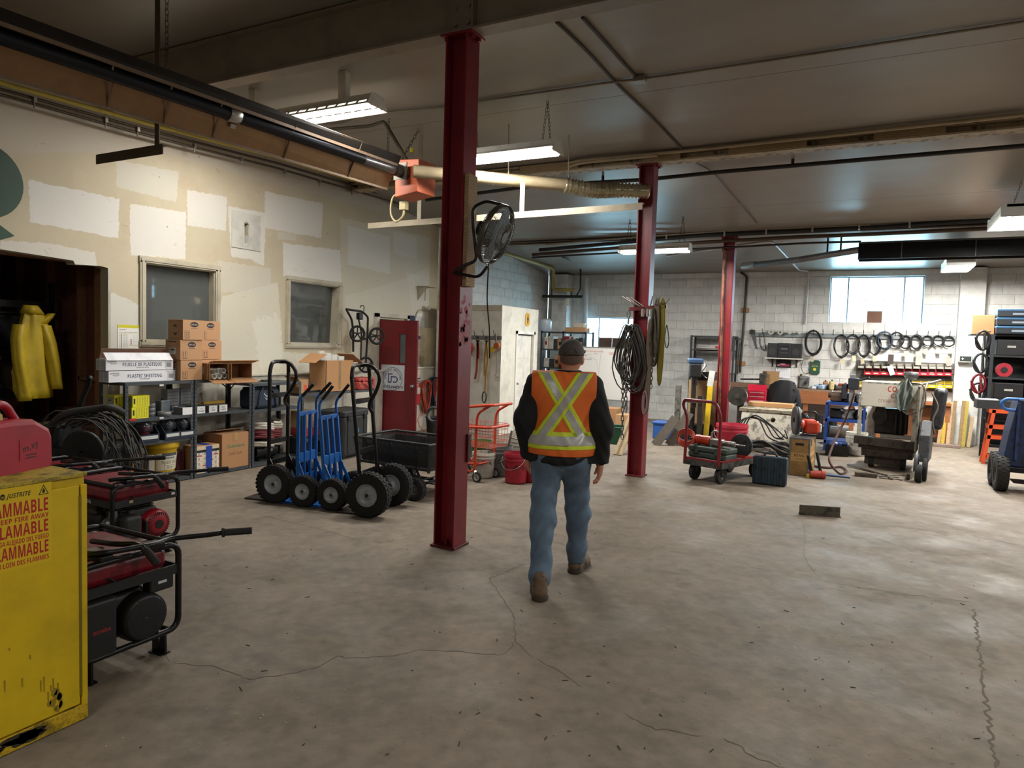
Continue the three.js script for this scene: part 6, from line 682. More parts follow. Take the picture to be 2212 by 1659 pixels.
// ================================================================ board and fan on the first column
{
const bY0 = 2.2, bY1 = 3.11, g = solo('backing_board', [rb(0.04, bY1 - bY0, 0.14, C1.x + 0.122, (bY0 + bY1) / 2, C1.z + 0.01, 0.003)], m(0xb89a74, 0.75, 0, 'wood'), 'pale wooden board strapped to the red column', 'board');
const c = V(C1.x + 0.42, 2.6, C1.z + 0.1), f = thing('wall_fan', 'black caged fan on a tubular yoke beside the column', 'fan', c, 0.0), bm = m(0x161616, 0.4, 0.3), wire = m(0x5d5a55, 0.35, 0.7, 'grime'), R = 0.24, tilt = q => q.rotateZ(-0.38).rotateY(0.1);
const ring = (r, x) => sweep(Array.from({ length: 36 }, (_, i) => [x, Math.cos(i / 36 * 6.283) * r, Math.sin(i / 36 * 6.283) * r]), 0.0032, 5, true), rad = s => Array.from({ length: 44 }, (_, i) => { const a = i / 44 * 6.283, C = Math.cos(a), S = Math.sin(a); return sweep([[s * 0.075, C * 0.04, S * 0.04], [s * 0.07, C * R * 0.6, S * R * 0.6], [s * 0.045, C * R * 0.92, S * R * 0.92], [0, C * R, S * R]], 0.0018, 4); });
part('front_grille', [ring(R, 0.012), ring(R * 0.8, 0.055), ring(R * 0.5, 0.07), ...rad(1), cy(0.045, 0.008, 0.076, 0, 0, 'x', 20)].map(tilt), wire, f); part('rear_grille', [ring(R, -0.012), ring(R * 0.8, -0.055), ring(R * 0.5, -0.07), ...rad(-1)].map(tilt), wire, f);
part('rim_band', [lathe([[R, -0.02], [R + 0.006, -0.02], [R + 0.006, 0.02], [R, 0.02], [R, -0.02]], 36, 0, 0, 0, 'x')].map(tilt), m(0x6a675f, 0.35, 0.7), f); const bl = part('motor', [cy(0.06, 0.11, -0.1, 0, 0, 'x', 18)].map(tilt), bm, f);
for (let i = 0; i < 4; i++) part('blade', [ex([[-0.03, 0.03], [0.05, 0.03], [0.1, 0.14], [0.07, 0.21], [-0.06, 0.2], [-0.05, 0.1]], 0.003).rotateY(Math.PI / 2).rotateX(i * 1.5708).translate(0.01, 0, 0)].map(tilt), m(0x55534f, 0.4, 0.4), f);
const L = p => p.sub(c); part('yoke', [sweep(bend([L(V(C1.x + 0.14, 2.28, C1.z + 0.02)), L(V(C1.x + 0.05, 2.3, C1.z + 0.15)), L(V(C1.x + 0.14, 2.36, C1.z + 0.12)), L(V(C1.x + 0.24, 2.4, C1.z + 0.08)), L(V(C1.x + 0.18, 2.7, C1.z + 0.06)), L(V(C1.x + 0.17, 2.84, C1.z + 0.05)), L(V(C1.x + 0.3, 2.88, C1.z + 0.06)), V(0.06, 0.23, -0.05)], 0.05), 0.013, 8), sweep(bend([L(V(C1.x + 0.06, 2.3, C1.z + 0.15)), L(V(C1.x + 0.3, 2.26, C1.z + 0.14)), V(-0.05, -0.25, 0.03)], 0.05), 0.013, 8)], bm, f);
part('cord', [cable([V(-0.06, -0.23, 0), V(-0.12, -0.5, -0.1), L(V(C1.x + 0.16, 1.85, C1.z - 0.3)), L(V(C1.x + 0.0, 1.6, C1.z - 0.6))], 0.006, 24)], rubber, f);
const w = thing('column_box', 'small dark red steel bracket bolted low on the first column', 'bracket', [C1.x + 0.11, 0.72, C1.z - 0.09]); part('plate', [rb(0.02, 0.24, 0.05, 0, 0.12, 0, 0.004)], m(0x4a0a12, 0.5), w); part('rivet', [cy(0.006, 0.006, 0.012, 0.2, 0, 'x', 6), cy(0.006, 0.006, 0.012, 0.04, 0, 'x', 6)], chrome, w);
}
// ================================================================ shopping cart and buckets
{
const g = thing('shopping_cart', 'orange-red shopping cart with wire basket behind the first column', 'shopping cart', [-4.42, 0, -7.62], -0.12), om = m(0xd2492c, 0.45, 0, 'grime');
for (const z of [-0.2, 0.2]) part('side_frame', [sweep(bend([[0.33, 0.98, z], [0.12, 0.86, z], [0.1, 0.12, z], [-0.35, 0.14, z * 0.8], [-0.42, 0.5, z * 0.8]], 0.08), 0.017, 8)], om, g);
part('push_handle', [sweep(bend([[-0.25, 0.9, 0.2], [0.33, 0.98, 0.22], [0.36, 0.98, 0.2], [0.36, 0.98, -0.2], [0.33, 0.98, -0.22]], 0.03), 0.018, 8)], om, g); part('lower_handle', [sweep(bend([[-0.35, 0.66, 0.23], [0.28, 0.7, 0.23], [0.32, 0.7, 0.2], [0.32, 0.7, -0.2]], 0.03), 0.018, 8)], om, g);
const ws = []; for (let i = 0; i <= 16; i++) { const x = -0.4 + i * 0.044; for (const z of [-0.21, 0.21]) ws.push(rod([x, 0.44, z * 0.9], [x, 0.72, z], 0.0025, 4)); ws.push(rod([x, 0.44, -0.19], [x, 0.44, 0.19], 0.0025, 4)); } for (const y of [0.44, 0.51, 0.58, 0.65, 0.72]) ws.push(sweep([[-0.4, y, -0.21], [0.3, y, -0.21], [0.3, y, 0.21], [-0.4, y, 0.21]], 0.003, 4, true)); part('wire_basket', ws, om, g);
part('lower_tray', [sweep([[-0.38, 0.2, -0.18], [0.12, 0.22, -0.18], [0.12, 0.22, 0.18], [-0.38, 0.2, 0.18]], 0.014, 6, true), ...Array.from({ length: 12 }, (_, i) => rod([-0.38 + i * 0.045, 0.21, -0.18], [-0.38 + i * 0.045, 0.21, 0.18], 0.006, 5))], om, g); part('lettered_plate', [rb(0.05, 0.22, 0.01, 0.0, 0.62, 0.235, 0.004)], m(0x8f1a1c, 0.5), g);
for (const [x, z] of [[0.1, 0.2], [0.1, -0.2], [-0.34, 0.16], [-0.34, -0.16]]) { const w = part('caster_fork', [bar([x, 0.14, z], [x + 0.04, 0.065, z], 0.045, 0.02)], chrome, g); part('caster_wheel', tyre(0.065, 0.03, 0.042, x + 0.04, 0.065, z, 'z'), rubber, w); part('caster_hub', rimG(0.042, 0.03, x + 0.04, 0.065, z, 'z'), m(0xb8b6b0, 0.4, 0.5), w); }
}
function pail(name, label, q, h, r0, r1, mt, o = {}) { const g = thing(name, label, 'bucket', [q.x, 0, q.z], o.turn || 0); part('pail', [lathe([[0.001, 0.004], [r0, 0.004], [r0 * 1.02, 0.02], [r1 * 0.985, h * 0.75], [r1 * 1.03, h * 0.76], [r1 * 1.03, h * 0.8], [r1 * 0.99, h * 0.81], [r1 * 0.995, h * 0.88], [r1 * 1.03, h * 0.89], [r1 * 1.03, h * 0.92], [r1, h * 0.93], [r1 * 1.02, h], [r1 * 0.96, h], [r0 * 0.95, 0.02], [0.001, 0.02]], 28)], mt, g); part('bail_handle', [sweep(Array.from({ length: 14 }, (_, i) => { const a = Math.PI * i / 13; return [Math.cos(a) * r1 * 1.04, h * 0.85 - Math.sin(a) * r1 * 0.9, 0.4 * r1 + Math.sin(a) * r1 * 0.85]; }), 0.003, 5)], m(0x8d8d88, 0.4, 0.8), g); if (o.fill) part('contents', [sp(r1 * 0.9, 0, h * 0.8, 0, 1, 0.25, 1)], o.fill, g); return g; }
pail('plastic_bucket', 'red plastic bucket with scuffed white marks before the grey one', G(1104, 1046).add(V(0, 0, -0.12)), 0.38, 0.13, 0.152, m(0xa5152c, 0.45, 0, 'heavy'), { fill: m(0x3d3833, 0.9) }); pail('plastic_bucket', 'red plastic bucket half hidden by the walking man', G(1140, 1043).add(V(0, 0, -0.12)), 0.36, 0.13, 0.15, m(0x8d1226, 0.5, 0, 'heavy'));
pail('plastic_bucket', 'dark grey plastic bucket holding a trowel', G(1070, 1030).add(V(0, 0, -0.12)), 0.4, 0.14, 0.165, m(0x6a6c6b, 0.6, 0, 'heavy'), { fill: m(0x4a4845, 0.9) }); pail('plastic_bucket', 'white plastic bucket under the shopping cart', G(1022, 1036).add(V(0.02, 0, -0.22)), 0.33, 0.13, 0.15, m(0xc2beb2, 0.6, 0, 'heavy')); pail('plastic_bucket', 'green plastic bucket behind the shopping cart', G(1030, 1012).add(V(0, 0, -0.1)), 0.38, 0.13, 0.15, m(0x1d6b3a, 0.5));
{ const q = G(1075, 1030); const t = thing('trowel', 'steel trowel handle leaning in the grey bucket', 'trowel', [q.x + 0.08, 0.25, q.z - 0.1]); part('handle', [rod([0, 0.1, 0], [0.07, 0.36, 0.03], 0.016, 8)], m(0x9c9a94, 0.4, 0.5), t); part('blade', [bar([0, 0, 0], [0, 0.12, 0], 0.06, 0.004)], chrome, t); const r = G(1108, 1012); const gs = []; for (let i = 0; i < 6; i++) gs.push(sweep(Array.from({ length: 20 }, (_, j) => { const a = j / 20 * 6.283; return [r.x + Math.cos(a) * (0.13 - i * 0.008), 0.42 + i * 0.02 + 0.01 * Math.sin(3 * a), r.z - 0.2 + Math.sin(a) * (0.13 - i * 0.01)]; }), 0.011, 6, true)); solo('rope_coil', gs, m(0xb9b0a0, 0.9), 'pale rope coil heaped on the pail by the man', 'rope'); pail('plastic_bucket', 'pale bucket under the rope coil', V(r.x, 0, r.z - 0.2), 0.4, 0.13, 0.15, m(0x9a9288, 0.6)); }
// ================================================================ washroom block
const XW = -6.2, ZW = -11.42, ZW2 = -13.0, HW = 2.44;
{
const d0 = PX(1117, 730, XW).z, d1 = PX(1152, 730, XW).z, dh = PX(1130, 722, XW).y, wt = m(0xd3d0c4, 0.6, 0, 'grime');
const w = struct('wall_washroom', [bx(XW - XB - 0.1, HW, 0.1, (XW + XB) / 2 - 0.05, HW / 2, ZW - 0.05), ex([[-ZW, 0], [-d0, 0], [-d0, dh], [-d1, dh], [-d1, 0], [-ZW2, 0], [-ZW2, HW], [-ZW, HW]], 0.1).rotateY(Math.PI / 2).translate(XW - 0.05, 0, 0), bx(XW - XB - 0.1, HW, 0.1, (XW + XB) / 2 - 0.05, HW / 2, ZW2 + 0.05), bx(XW - XB - 0.1, 0.1, ZW - ZW2 - 0.2, (XW + XB) / 2 - 0.05, HW - 0.05, (ZW + ZW2) / 2)], wt);
part('corner_bead', [bx(0.03, HW + 0.01, 0.03, XW, HW / 2, ZW)], m(0xd6d4ca, 0.6), w); part('top_trim', [bx(XW - XB, 0.1, 0.02, (XW + XB) / 2, HW - 0.05, ZW + 0.01)], m(0xb9b3a0, 0.7), w);
struct('wall_gap', [bx(0.3, 4.4, 0.06, XL + 0.12, 2.2, -11.84)], m(0xb9b4a6, 0.8));
const g = new THREE.Group(); g.name = 'door_2'; g.userData.kind = 'structure'; scene.add(g); const dm = m(0xdcdad2, 0.45), dz = (d0 + d1) / 2, dw = Math.abs(d0 - d1) - 0.03; part('door_leaf', [bx(0.035, dh - 0.03, dw, XW - 0.06, (dh - 0.03) / 2 + 0.01, dz)], dm, g);
for (const [y, h] of [[0.4, 0.5], [1.06, 0.5], [1.66, 0.42]]) for (const s of [-1, 1]) part('door_panel', [rb(0.012, h, dw * 0.33, XW - 0.042, y, dz + s * dw * 0.22, 0.004), bx(0.004, h + 0.04, dw * 0.38, XW - 0.0425, y, dz + s * dw * 0.22)], dm, g); for (const [a, b] of [[d0 + 0.03, 0], [d1 - 0.03, 0]]) part('door_casing', [bx(0.02, dh + 0.06, 0.06, XW + 0.01, (dh + 0.06) / 2, a)], dm, g); part('door_casing', [bx(0.02, 0.06, Math.abs(d0 - d1) + 0.12, XW + 0.01, dh + 0.03, dz)], dm, g); part('door_knob', [sp(0.025, XW - 0.0, 0.95, d0 - 0.08)], chrome, g);
const s = PX(1139, 690, XW), sg = thing('washroom_sign', 'yellow hexagonal sign with a black standing figure over the white door', 'sign', [XW + 0.008, s.y - 0.12, s.z]); part('plate', [ex([[-0.1, 0.03], [-0.1, 0.21], [-0.05, 0.25], [0.05, 0.25], [0.1, 0.21], [0.1, 0.03], [0.05, -0.01], [-0.05, -0.01]], 0.012, 0.002).rotateY(Math.PI / 2)], m(0xd9a514, 0.5), sg); part('figure', [cy(0.02, 0.004, 0.007, 0.195, 0, 'x', 14), ex([[-0.035, 0.165], [0.035, 0.165], [0.04, 0.1], [0.025, 0.1], [0.02, 0.03], [-0.02, 0.03], [-0.025, 0.1], [-0.04, 0.1]], 0.004).rotateY(Math.PI / 2).translate(0.007, 0, 0)], blackP, sg);
const P = (x, y, d = 0.03) => PZ(x, y, ZW + d), rail = thingW('hook_rail', 'grey hook rail on the washroom wall', 'rail'), A = P(1008, 727), B = P(1083, 731); part('board', [bx(B.x - A.x, 0.07, 0.025, (A.x + B.x) / 2, (A.y + B.y) / 2, ZW + 0.014)], m(0x6d6f70, 0.6), rail); for (const px of [1014, 1032, 1051, 1074]) { const q = P(px, 729); part('hook', [sweep([[q.x, q.y, q.z], [q.x, q.y + 0.02, q.z + 0.1], [q.x - 0.01, q.y + 0.13, q.z + 0.14]], 0.007, 6), cy(0.02, 0.03, q.x, q.y, q.z, 'z', 8)], m(0x55524c, 0.4, 0.6), rail); }
const hang = (name, label, cat) => thingW(name, label, cat);
{ const h = hang('fall_arrester', 'red fall arrester block with a steel cable on the hook rail', 'fall arrester'), q = P(1014, 752, 0.1); part('housing', [ex([[-0.06, 0.03], [-0.04, 0.08], [0.04, 0.08], [0.07, 0.02], [0.03, -0.1], [-0.05, -0.06]], 0.06, 0.015).translate(q.x, q.y, q.z)], m(0xb81e22, 0.4), h); part('cable', [cable([P(1011, 768, 0.1), P(1012, 790, 0.1), P(1010, 812, 0.1), P(1011, 824, 0.1)], 0.008)], m(0x8b8b88, 0.4, 0.7), h); part('snap_hook', [tor(0.03, 0.007, q.x - 0.02, P(1010, 824).y, q.z, 'z', 6, 14)], chrome, h); part('strap', [rod(q.clone().add(V(0, 0.07, 0)), P(1014, 727, 0.09), 0.016)], steelD, h); }
const web = (name, label, pts, w, col, hook) => { const h = hang(name, label, 'strap'); part('webbing', pts.map(l => { const P2 = l.map(p => P(p[0], p[1], p[2] || 0.12)); return P2.slice(1).map((p, i) => bar(P2[i], p, w, 0.012, V(0, 0, 1))); }), m(col, 0.85, 0, 'weave'), h); if (hook) { const q = P(hook[0], hook[1], 0.12); part('snap_hook', [sweep(Array.from({ length: 16 }, (_, i) => { const t = i / 16 * 6.283; return [q.x + Math.cos(t) * 0.045, q.y + Math.sin(t) * 0.1, q.z]; }), 0.013, 6, true)], m(0x3c3a36, 0.4, 0.6), h); } part('ring', [(q => tor(0.035, 0.009, q.x, q.y, q.z, 'z', 6, 14))(P(pts[0][0][0], pts[0][0][1], 0.12))], m(0x55524c, 0.4, 0.6), h); };
web('webbing_strap', 'faded red webbing strap on the hook rail', [[[1032, 735], [1031, 770], [1030, 800], [1026, 819]], [[1032, 735], [1034, 760], [1033, 775]]], 0.045, 0x9a4a38); web('webbing_lanyard', 'yellow-brown lanyard with a large snap hook on the hook rail', [[[1051, 735], [1047, 775], [1047, 812]], [[1051, 735], [1054, 775], [1049, 815]], [[1049, 815], [1048, 848]]], 0.03, 0xa9843a, [1046, 858]);
{ const h = hang('retractable_line', 'copper and yellow retractable line reels on the hook rail', 'safety reel'), q = P(1073, 747, 0.12), q2 = P(1064, 753, 0.12); part('copper_reel', [cy(0.06, 0.05, q.x, q.y, q.z, 'z', 18)], m(0xb5653c, 0.4, 0.4), h); part('yellow_reel', [cy(0.05, 0.05, q2.x, q2.y - 0.02, q2.z + 0.02, 'z', 16)], m(0xc2a522, 0.5), h); part('cable', [rod(P(1074, 760, 0.12), P(1072, 806, 0.12), 0.007)], m(0x8b8b88, 0.4, 0.7), h); part('snap_hook', [(s2 => tor(0.03, 0.008, s2.x, s2.y, s2.z, 'z', 6, 14))(P(1072, 812, 0.12))], chrome, h); part('webbing_loop', [rod(P(1071, 720, 0.12), P(1072, 742, 0.12), 0.016)], m(0x6a5c44, 0.8), h); }
}
// ================================================================ behind the washroom: stock shelves, whiteboard, odds and ends
{
const z = -14.6, P = (x, y, d = 0) => PZ(x, y, z + d);
const q = P(1165, 830), rk = thingW('stock_rack', 'dark stock rack full of small boxes behind the washroom', 'shelf'), rm = m(0x3a4148, 0.5, 0.2); const x0 = P(1168, 800).x, x1 = P(1263, 800).x;
for (const x of [x0, (x0 + x1) / 2, x1]) for (const d of [0, -0.45]) part('post', [bx(0.04, 2.05, 0.04, x, 1.025, z + d)], rm, rk); for (const y of [0.25, 0.75, 1.2, 1.62, 2.02]) part('shelf', [bx(x1 - x0, 0.03, 0.48, (x0 + x1) / 2, y, z - 0.22)], rm, rk);
const cols = [0xb4b0a8, 0x2a2c30, 0xa9815a, 0x8c2226, 0xc6c2b8, 0x26364c, 0x1f2022, 0xd0ccc0]; let n = 0; for (const [y, hm] of [[1.215, 0.34], [1.635, 0.32], [0.765, 0.36]]) for (let x = x0 + 0.05; x < x1 - 0.1;) { const w = rr(0.09, 0.17), h = hm * rr(0.45, 0.95); const o = thing('stock_box', ['white', 'black', 'brown', 'red', 'cream', 'navy', 'black plastic', 'ivory'][n % 8] + ' stock box on the ' + (y > 1.5 ? 'upper' : y > 1 ? 'middle' : 'lower') + ' shelf of the rack behind the washroom', 'box', [x + w / 2, y, z - 0.16], 0, 'stock boxes behind the washroom'); part('carton', [rb(w - 0.01, h, 0.26, 0, h / 2, 0, 0.006)], m(cols[n % 8], 0.6, 0, 'grime'), o); part('label', [bx(w * 0.5, h * 0.3, 0.001, 0, h * 0.5, 0.1306)], m(cols[(n + 4) % 8], 0.6), o); x += w; n++; }
carton('long_carton', 'long flat brown carton on top of the stock rack', x0 + 0.55, x1 - 0.05, 2.036, 2.14, z - 0.05, z - 0.35, 3); carton('long_carton', 'pale carton stacked above the flat brown one', x0 + 0.75, x1 - 0.1, 2.142, 2.24, z - 0.08, z - 0.32, 1, { mat: m(0xc4b9a6, 0.7) }); solo('glass_jar', [(p => lathe([[0.001, 0], [0.14, 0], [0.15, 0.25], [0.1, 0.3], [0.001, 0.3]], 16, p.x, 2.036, z - 0.2))(P(1170, 710))], m(0xb9c4d2, 0.3), 'pale blue jug at the end of the stock rack top', 'jug');
const fr = P(1165, 840); solo('fridge', [rb(0.3, 1.6, 0.5, P(1163, 840).x - 0.1, 0.8, -13.35, 0.02)], m(0xd6d4ca, 0.4), 'tall cream cabinet beside the white washroom door', 'cabinet');
const zb = -14.2, wb = thingW('whiteboard', 'large whiteboard with handwritten notes standing before the back window', 'whiteboard'), A = PZ(1228, 748, zb), B = PZ(1372, 868, zb), w = B.x - A.x, h = A.y - B.y; part('panel', [bx(w, h, 0.03, (A.x + B.x) / 2, (A.y + B.y) / 2, zb)], m(0xc9c8c4, 0.35), wb); part('frame', [bx(w + 0.02, 0.025, 0.045, (A.x + B.x) / 2, A.y, zb), bx(w + 0.02, 0.025, 0.045, (A.x + B.x) / 2, B.y, zb), bx(0.02, h, 0.045, A.x, (A.y + B.y) / 2, zb), bx(0.02, h, 0.045, B.x, (A.y + B.y) / 2, zb)], m(0x9a9a98, 0.4, 0.5), wb); for (const x of [A.x + 0.2, B.x - 0.2]) part('leg', [bx(0.04, B.y, 0.04, x, B.y / 2, zb - 0.03), bx(0.06, 0.03, 0.5, x, 0.015, zb - 0.03)], m(0x8a8a88, 0.4, 0.5), wb);
print('handwriting', w - 0.04, h - 0.04, canvasMat(w, h, 900, (k, a, b) => { k.fillStyle = '#cfcecb'; k.fillRect(0, 0, a, b); const S = a / 145; k.save(); k.scale(S, S); const red = '#b04048', gr = '#4a4c52'; txt(k, 'no more/concrete/cleanup/bits', 18, 8, 4.2, red, 'cursive', 'left', 'italic'); txt(k, 'line', 56, 12.5, 4, red, 'cursive', 'left', 'italic'); txt(k, 'Supplies', 88, 10, 5, red, 'cursive', 'left', 'normal'); k.fillStyle = red; k.fillRect(88, 11.5, 20, 0.6); k.fillStyle = gr; k.fillRect(8, 14, 44, 0.4); txt(k, 'chain, 2m saw', 18, 18, 3.6, gr, 'cursive', 'left', 'italic'); txt(k, 'Ana/wet work', 20, 25, 5, gr, 'cursive', 'left', 'italic'); txt(k, '5" wet and catching', 20, 53, 4, gr, 'cursive', 'left', 'italic'); k.strokeStyle = '#777'; k.lineWidth = 0.4; k.beginPath(); k.moveTo(72, 0); k.lineTo(66, 70); k.stroke(); k.beginPath(); k.moveTo(44, 20); k.quadraticCurveTo(66, 18, 65, 45); k.stroke(); k.restore(); }, 0.4), wb, (A.x + B.x) / 2, (A.y + B.y) / 2, zb + 0.0162);
carton('brown_carton', 'brown carton on the floor below the whiteboard', -4.95, -4.5, 0, 0.5, -13.2, -13.6, 0); carton('brown_carton', 'brown carton with an orange label below the whiteboard', -4.42, -4.05, 0, 0.42, -12.9, -13.3, 3); 
const gc = thing('green_crate', 'dark green plastic crate on the floor behind the leaning lumber', 'crate', [-4.15, 0, -11.95], 0.1); part('shell', [bx(0.55, 0.01, 0.4, 0, 0.01, 0), bx(0.55, 0.3, 0.012, 0, 0.15, 0.2), bx(0.55, 0.3, 0.012, 0, 0.15, -0.2), bx(0.012, 0.3, 0.4, 0.275, 0.15, 0), bx(0.012, 0.3, 0.4, -0.275, 0.15, 0)], m(0x124a31, 0.5), gc); part('rim', [sweep([[-0.29, 0.3, -0.21], [0.29, 0.3, -0.21], [0.29, 0.3, 0.21], [-0.29, 0.3, 0.21]], 0.014, 6, true)], m(0x124a31, 0.5), gc);
const bbq = thing('folding_machine', 'grey tubular trolley frame below the whiteboard', 'trolley', [-5.1, 0, -12.6], 0.3); part('frame', [sweep(bend([[-0.2, 0.08, 0], [-0.15, 0.85, 0], [0.1, 0.9, 0], [0.12, 0.08, 0]], 0.1), 0.018, 8), bar([-0.18, 0.35, 0], [0.12, 0.35, 0], 0.02, 0.04)], m(0x8a8880, 0.4, 0.5), bbq); wheel(bbq, 0.09, 0.04, 0.05, -0.18, 0.09, 0.06, 'z');
const lb = G(1331, 983); for (const [i, lab] of [[0, 'pale leaning plank nearest the chains'], [1, 'second pale plank leaning beside the chains']]) { const t = thing('lumber', lab, 'plank', [lb.x + i * 0.05, 0, lb.z]); part('board', [bar([0, 0.001, 0], [0.17 - i * 0.01, 1.25, -0.95], 0.045, 0.09, V(1, 0, 0))], m(0xd0b892, 0.75, 0, 'wood'), t); }
const bt = G(1400, 965); for (const [dx, c, lab] of [[0, 0x2d5aa8, 'blue lidded tote on the floor behind the sling column'], [0.53, 0x1c1d20, 'black plastic tote behind the sling column']]) { const t = thing('storage_box', lab, 'tote', [bt.x + dx, 0, bt.z - 1.3]); part('body', [rb(0.5, 0.3, 0.38, 0, 0.15, 0, 0.03)], m(c, 0.45), t); part('lid', [rb(0.53, 0.04, 0.41, 0, 0.31, 0, 0.012)], m(c, 0.4), t); }
for (const [px, lab, L] of [[1415, 'grey leaning board end behind the sling column', 0.5], [1445, 'dark plank leaning low behind the sling column', 0.6]]) { const q2 = G(px, 962); const t = thing('offcut', lab, 'board', [q2.x, 0, q2.z]); part('board', [bar([0, 0.004, 0], [0.3, L, -0.2], 0.16, 0.03, V(0, 0, 1))], m(0x5f564b, 0.8, 0, 'wood'), t); }
}

// ================================================================ gear on the second column
{
const x = C2.x, z = C2.z + 0.12, P = (a, b, d = 0) => PZ(a, b, z + d), iron = m(0x6f6a62, 0.45, 0.7, 'heavy'), cab = m(0x37332f, 0.7, 0, 'grime');
const r = thingW('hook_bracket', 'steel hook bracket with long pins on the second column', 'bracket'); part('cross_arm', [bar(P(1360, 668), P(1440, 662), 0.03, 0.05)], redD, r); for (const [a, b, c, d] of [[1378, 662, 1342, 640], [1385, 664, 1352, 642], [1392, 664, 1362, 642], [1405, 660, 1410, 640], [1420, 660, 1426, 640], [1434, 660, 1447, 644]]) part('pin', [rod(P(a, b), P(c, d, 0.25), 0.008, 6)], m(0xb9b6ae, 0.4, 0.6), r);
solo('lifting_chain', [chain(P(1358, 672, 0.08), P(1357, 700, 0.08), 0.07, 0.008), chain(P(1354, 705, 0.1), P(1346, 800, 0.1), 0.06, 0.007), chain(P(1346, 800, 0.1), P(1344, 948, 0.12), 0.06, 0.007), chain(P(1362, 705, 0.1), P(1352, 800, 0.1), 0.06, 0.007), chain(P(1352, 800, 0.1), P(1352, 885, 0.11), 0.06, 0.007)], m(0x8d8a84, 0.35, 0.8, 'heavy'), 'heavy steel lifting chain hanging lowest on the second column', 'chain').userData.kind = undefined;
const loops = (name, label, n, px, py0, py1, w, rad, mt, dz) => { const gs = []; for (let i = 0; i < n; i++) { const c = px + rr(-w * 0.25, w * 0.25), hw = w * rr(0.45, 1) / 2, bt = py1 - rr(0, (py1 - py0) * 0.22), tp = py0 + rr(0, 5), A = P(c, tp, dz), pts = []; for (let j = 0; j < 20; j++) { const t = j / 20 * 6.283, yy = (tp + bt) / 2 - Math.cos(t) * (bt - tp) / 2, ww = hw * (0.35 + 0.65 * Math.min(1, (yy - tp) / (bt - tp) * 1.6)); const q = P(c + Math.sin(t) * ww, yy, dz + rr(-0.004, 0.004) + (i % 6) * 0.016); pts.push(q); } gs.push(sweep(pts, rad, 6, true)); } return solo(name, gs, mt, label, 'cable'); };
loops('power_cable', 'thick bundle of looped black power cables on the second column', 17, 1366, 700, 850, 66, 0.0095, cab, 0.03); loops('power_cable', 'longest single cable loop hanging on the second column', 1, 1372, 705, 872, 74, 0.011, m(0x4a463f, 0.7), 0.09);
loops('wire_sling', 'looped wire rope slings on the right of the second column', 5, 1413, 665, 800, 22, 0.011, m(0x5b5448, 0.6, 0.3, 'heavy'), 0.05); loops('wire_sling', 'thin grey cable loop sticking out from the slings', 1, 1442, 700, 764, 18, 0.006, cab, 0.02);
const sling = (label, px, py0, py1, wpx, col) => { const A = P(px, py0, 0.08), B = P(px + 1, py1, 0.08), hw = wpx * 0.0035; solo('web_sling', [sweep(Array.from({ length: 24 }, (_, i) => { const t = i / 24 * 6.283, y = (A.y + B.y) / 2 + Math.cos(t) * (A.y - B.y) / 2; return [A.x + Math.sin(t) * hw, y, A.z + Math.sin(t) * 0.02]; }), 0.016, 5, true), bx(hw * 1.6, A.y - B.y - 0.1, 0.012, A.x, (A.y + B.y) / 2, A.z)], m(col, 0.9, 0, 'weave'), label, 'sling'); };
sling('olive-yellow web sling on the outer pin of the second column', 1432, 645, 832, 11, 0x7d6f1c); sling('grey-brown web sling beside the yellow one', 1420, 645, 772, 11, 0x6b6253); sling('long drab web sling reaching low on the second column', 1405, 690, 892, 10, 0x75685a); sling('pale pinkish web sling hanging lowest beside the column', 1394, 845, 895, 10, 0x9c7f7c);
solo('rope_grab', [chain(P(1410, 745, 0.09), P(1406, 838, 0.09), 0.05, 0.006)], iron, 'short thin chain between the slings on the column', 'chain'); for (const px of [1391, 1402, 1410]) solo('thimble', [cy(0.022, 0.1, P(px, 676).x, P(px, 676).y, z + 0.06, 'y', 10)], m(0xa9a59c, 0.4, 0.6), 'metal ferrule on the wire rope sling eyes', 'ferrule', 'ferrules on the wire slings');
}
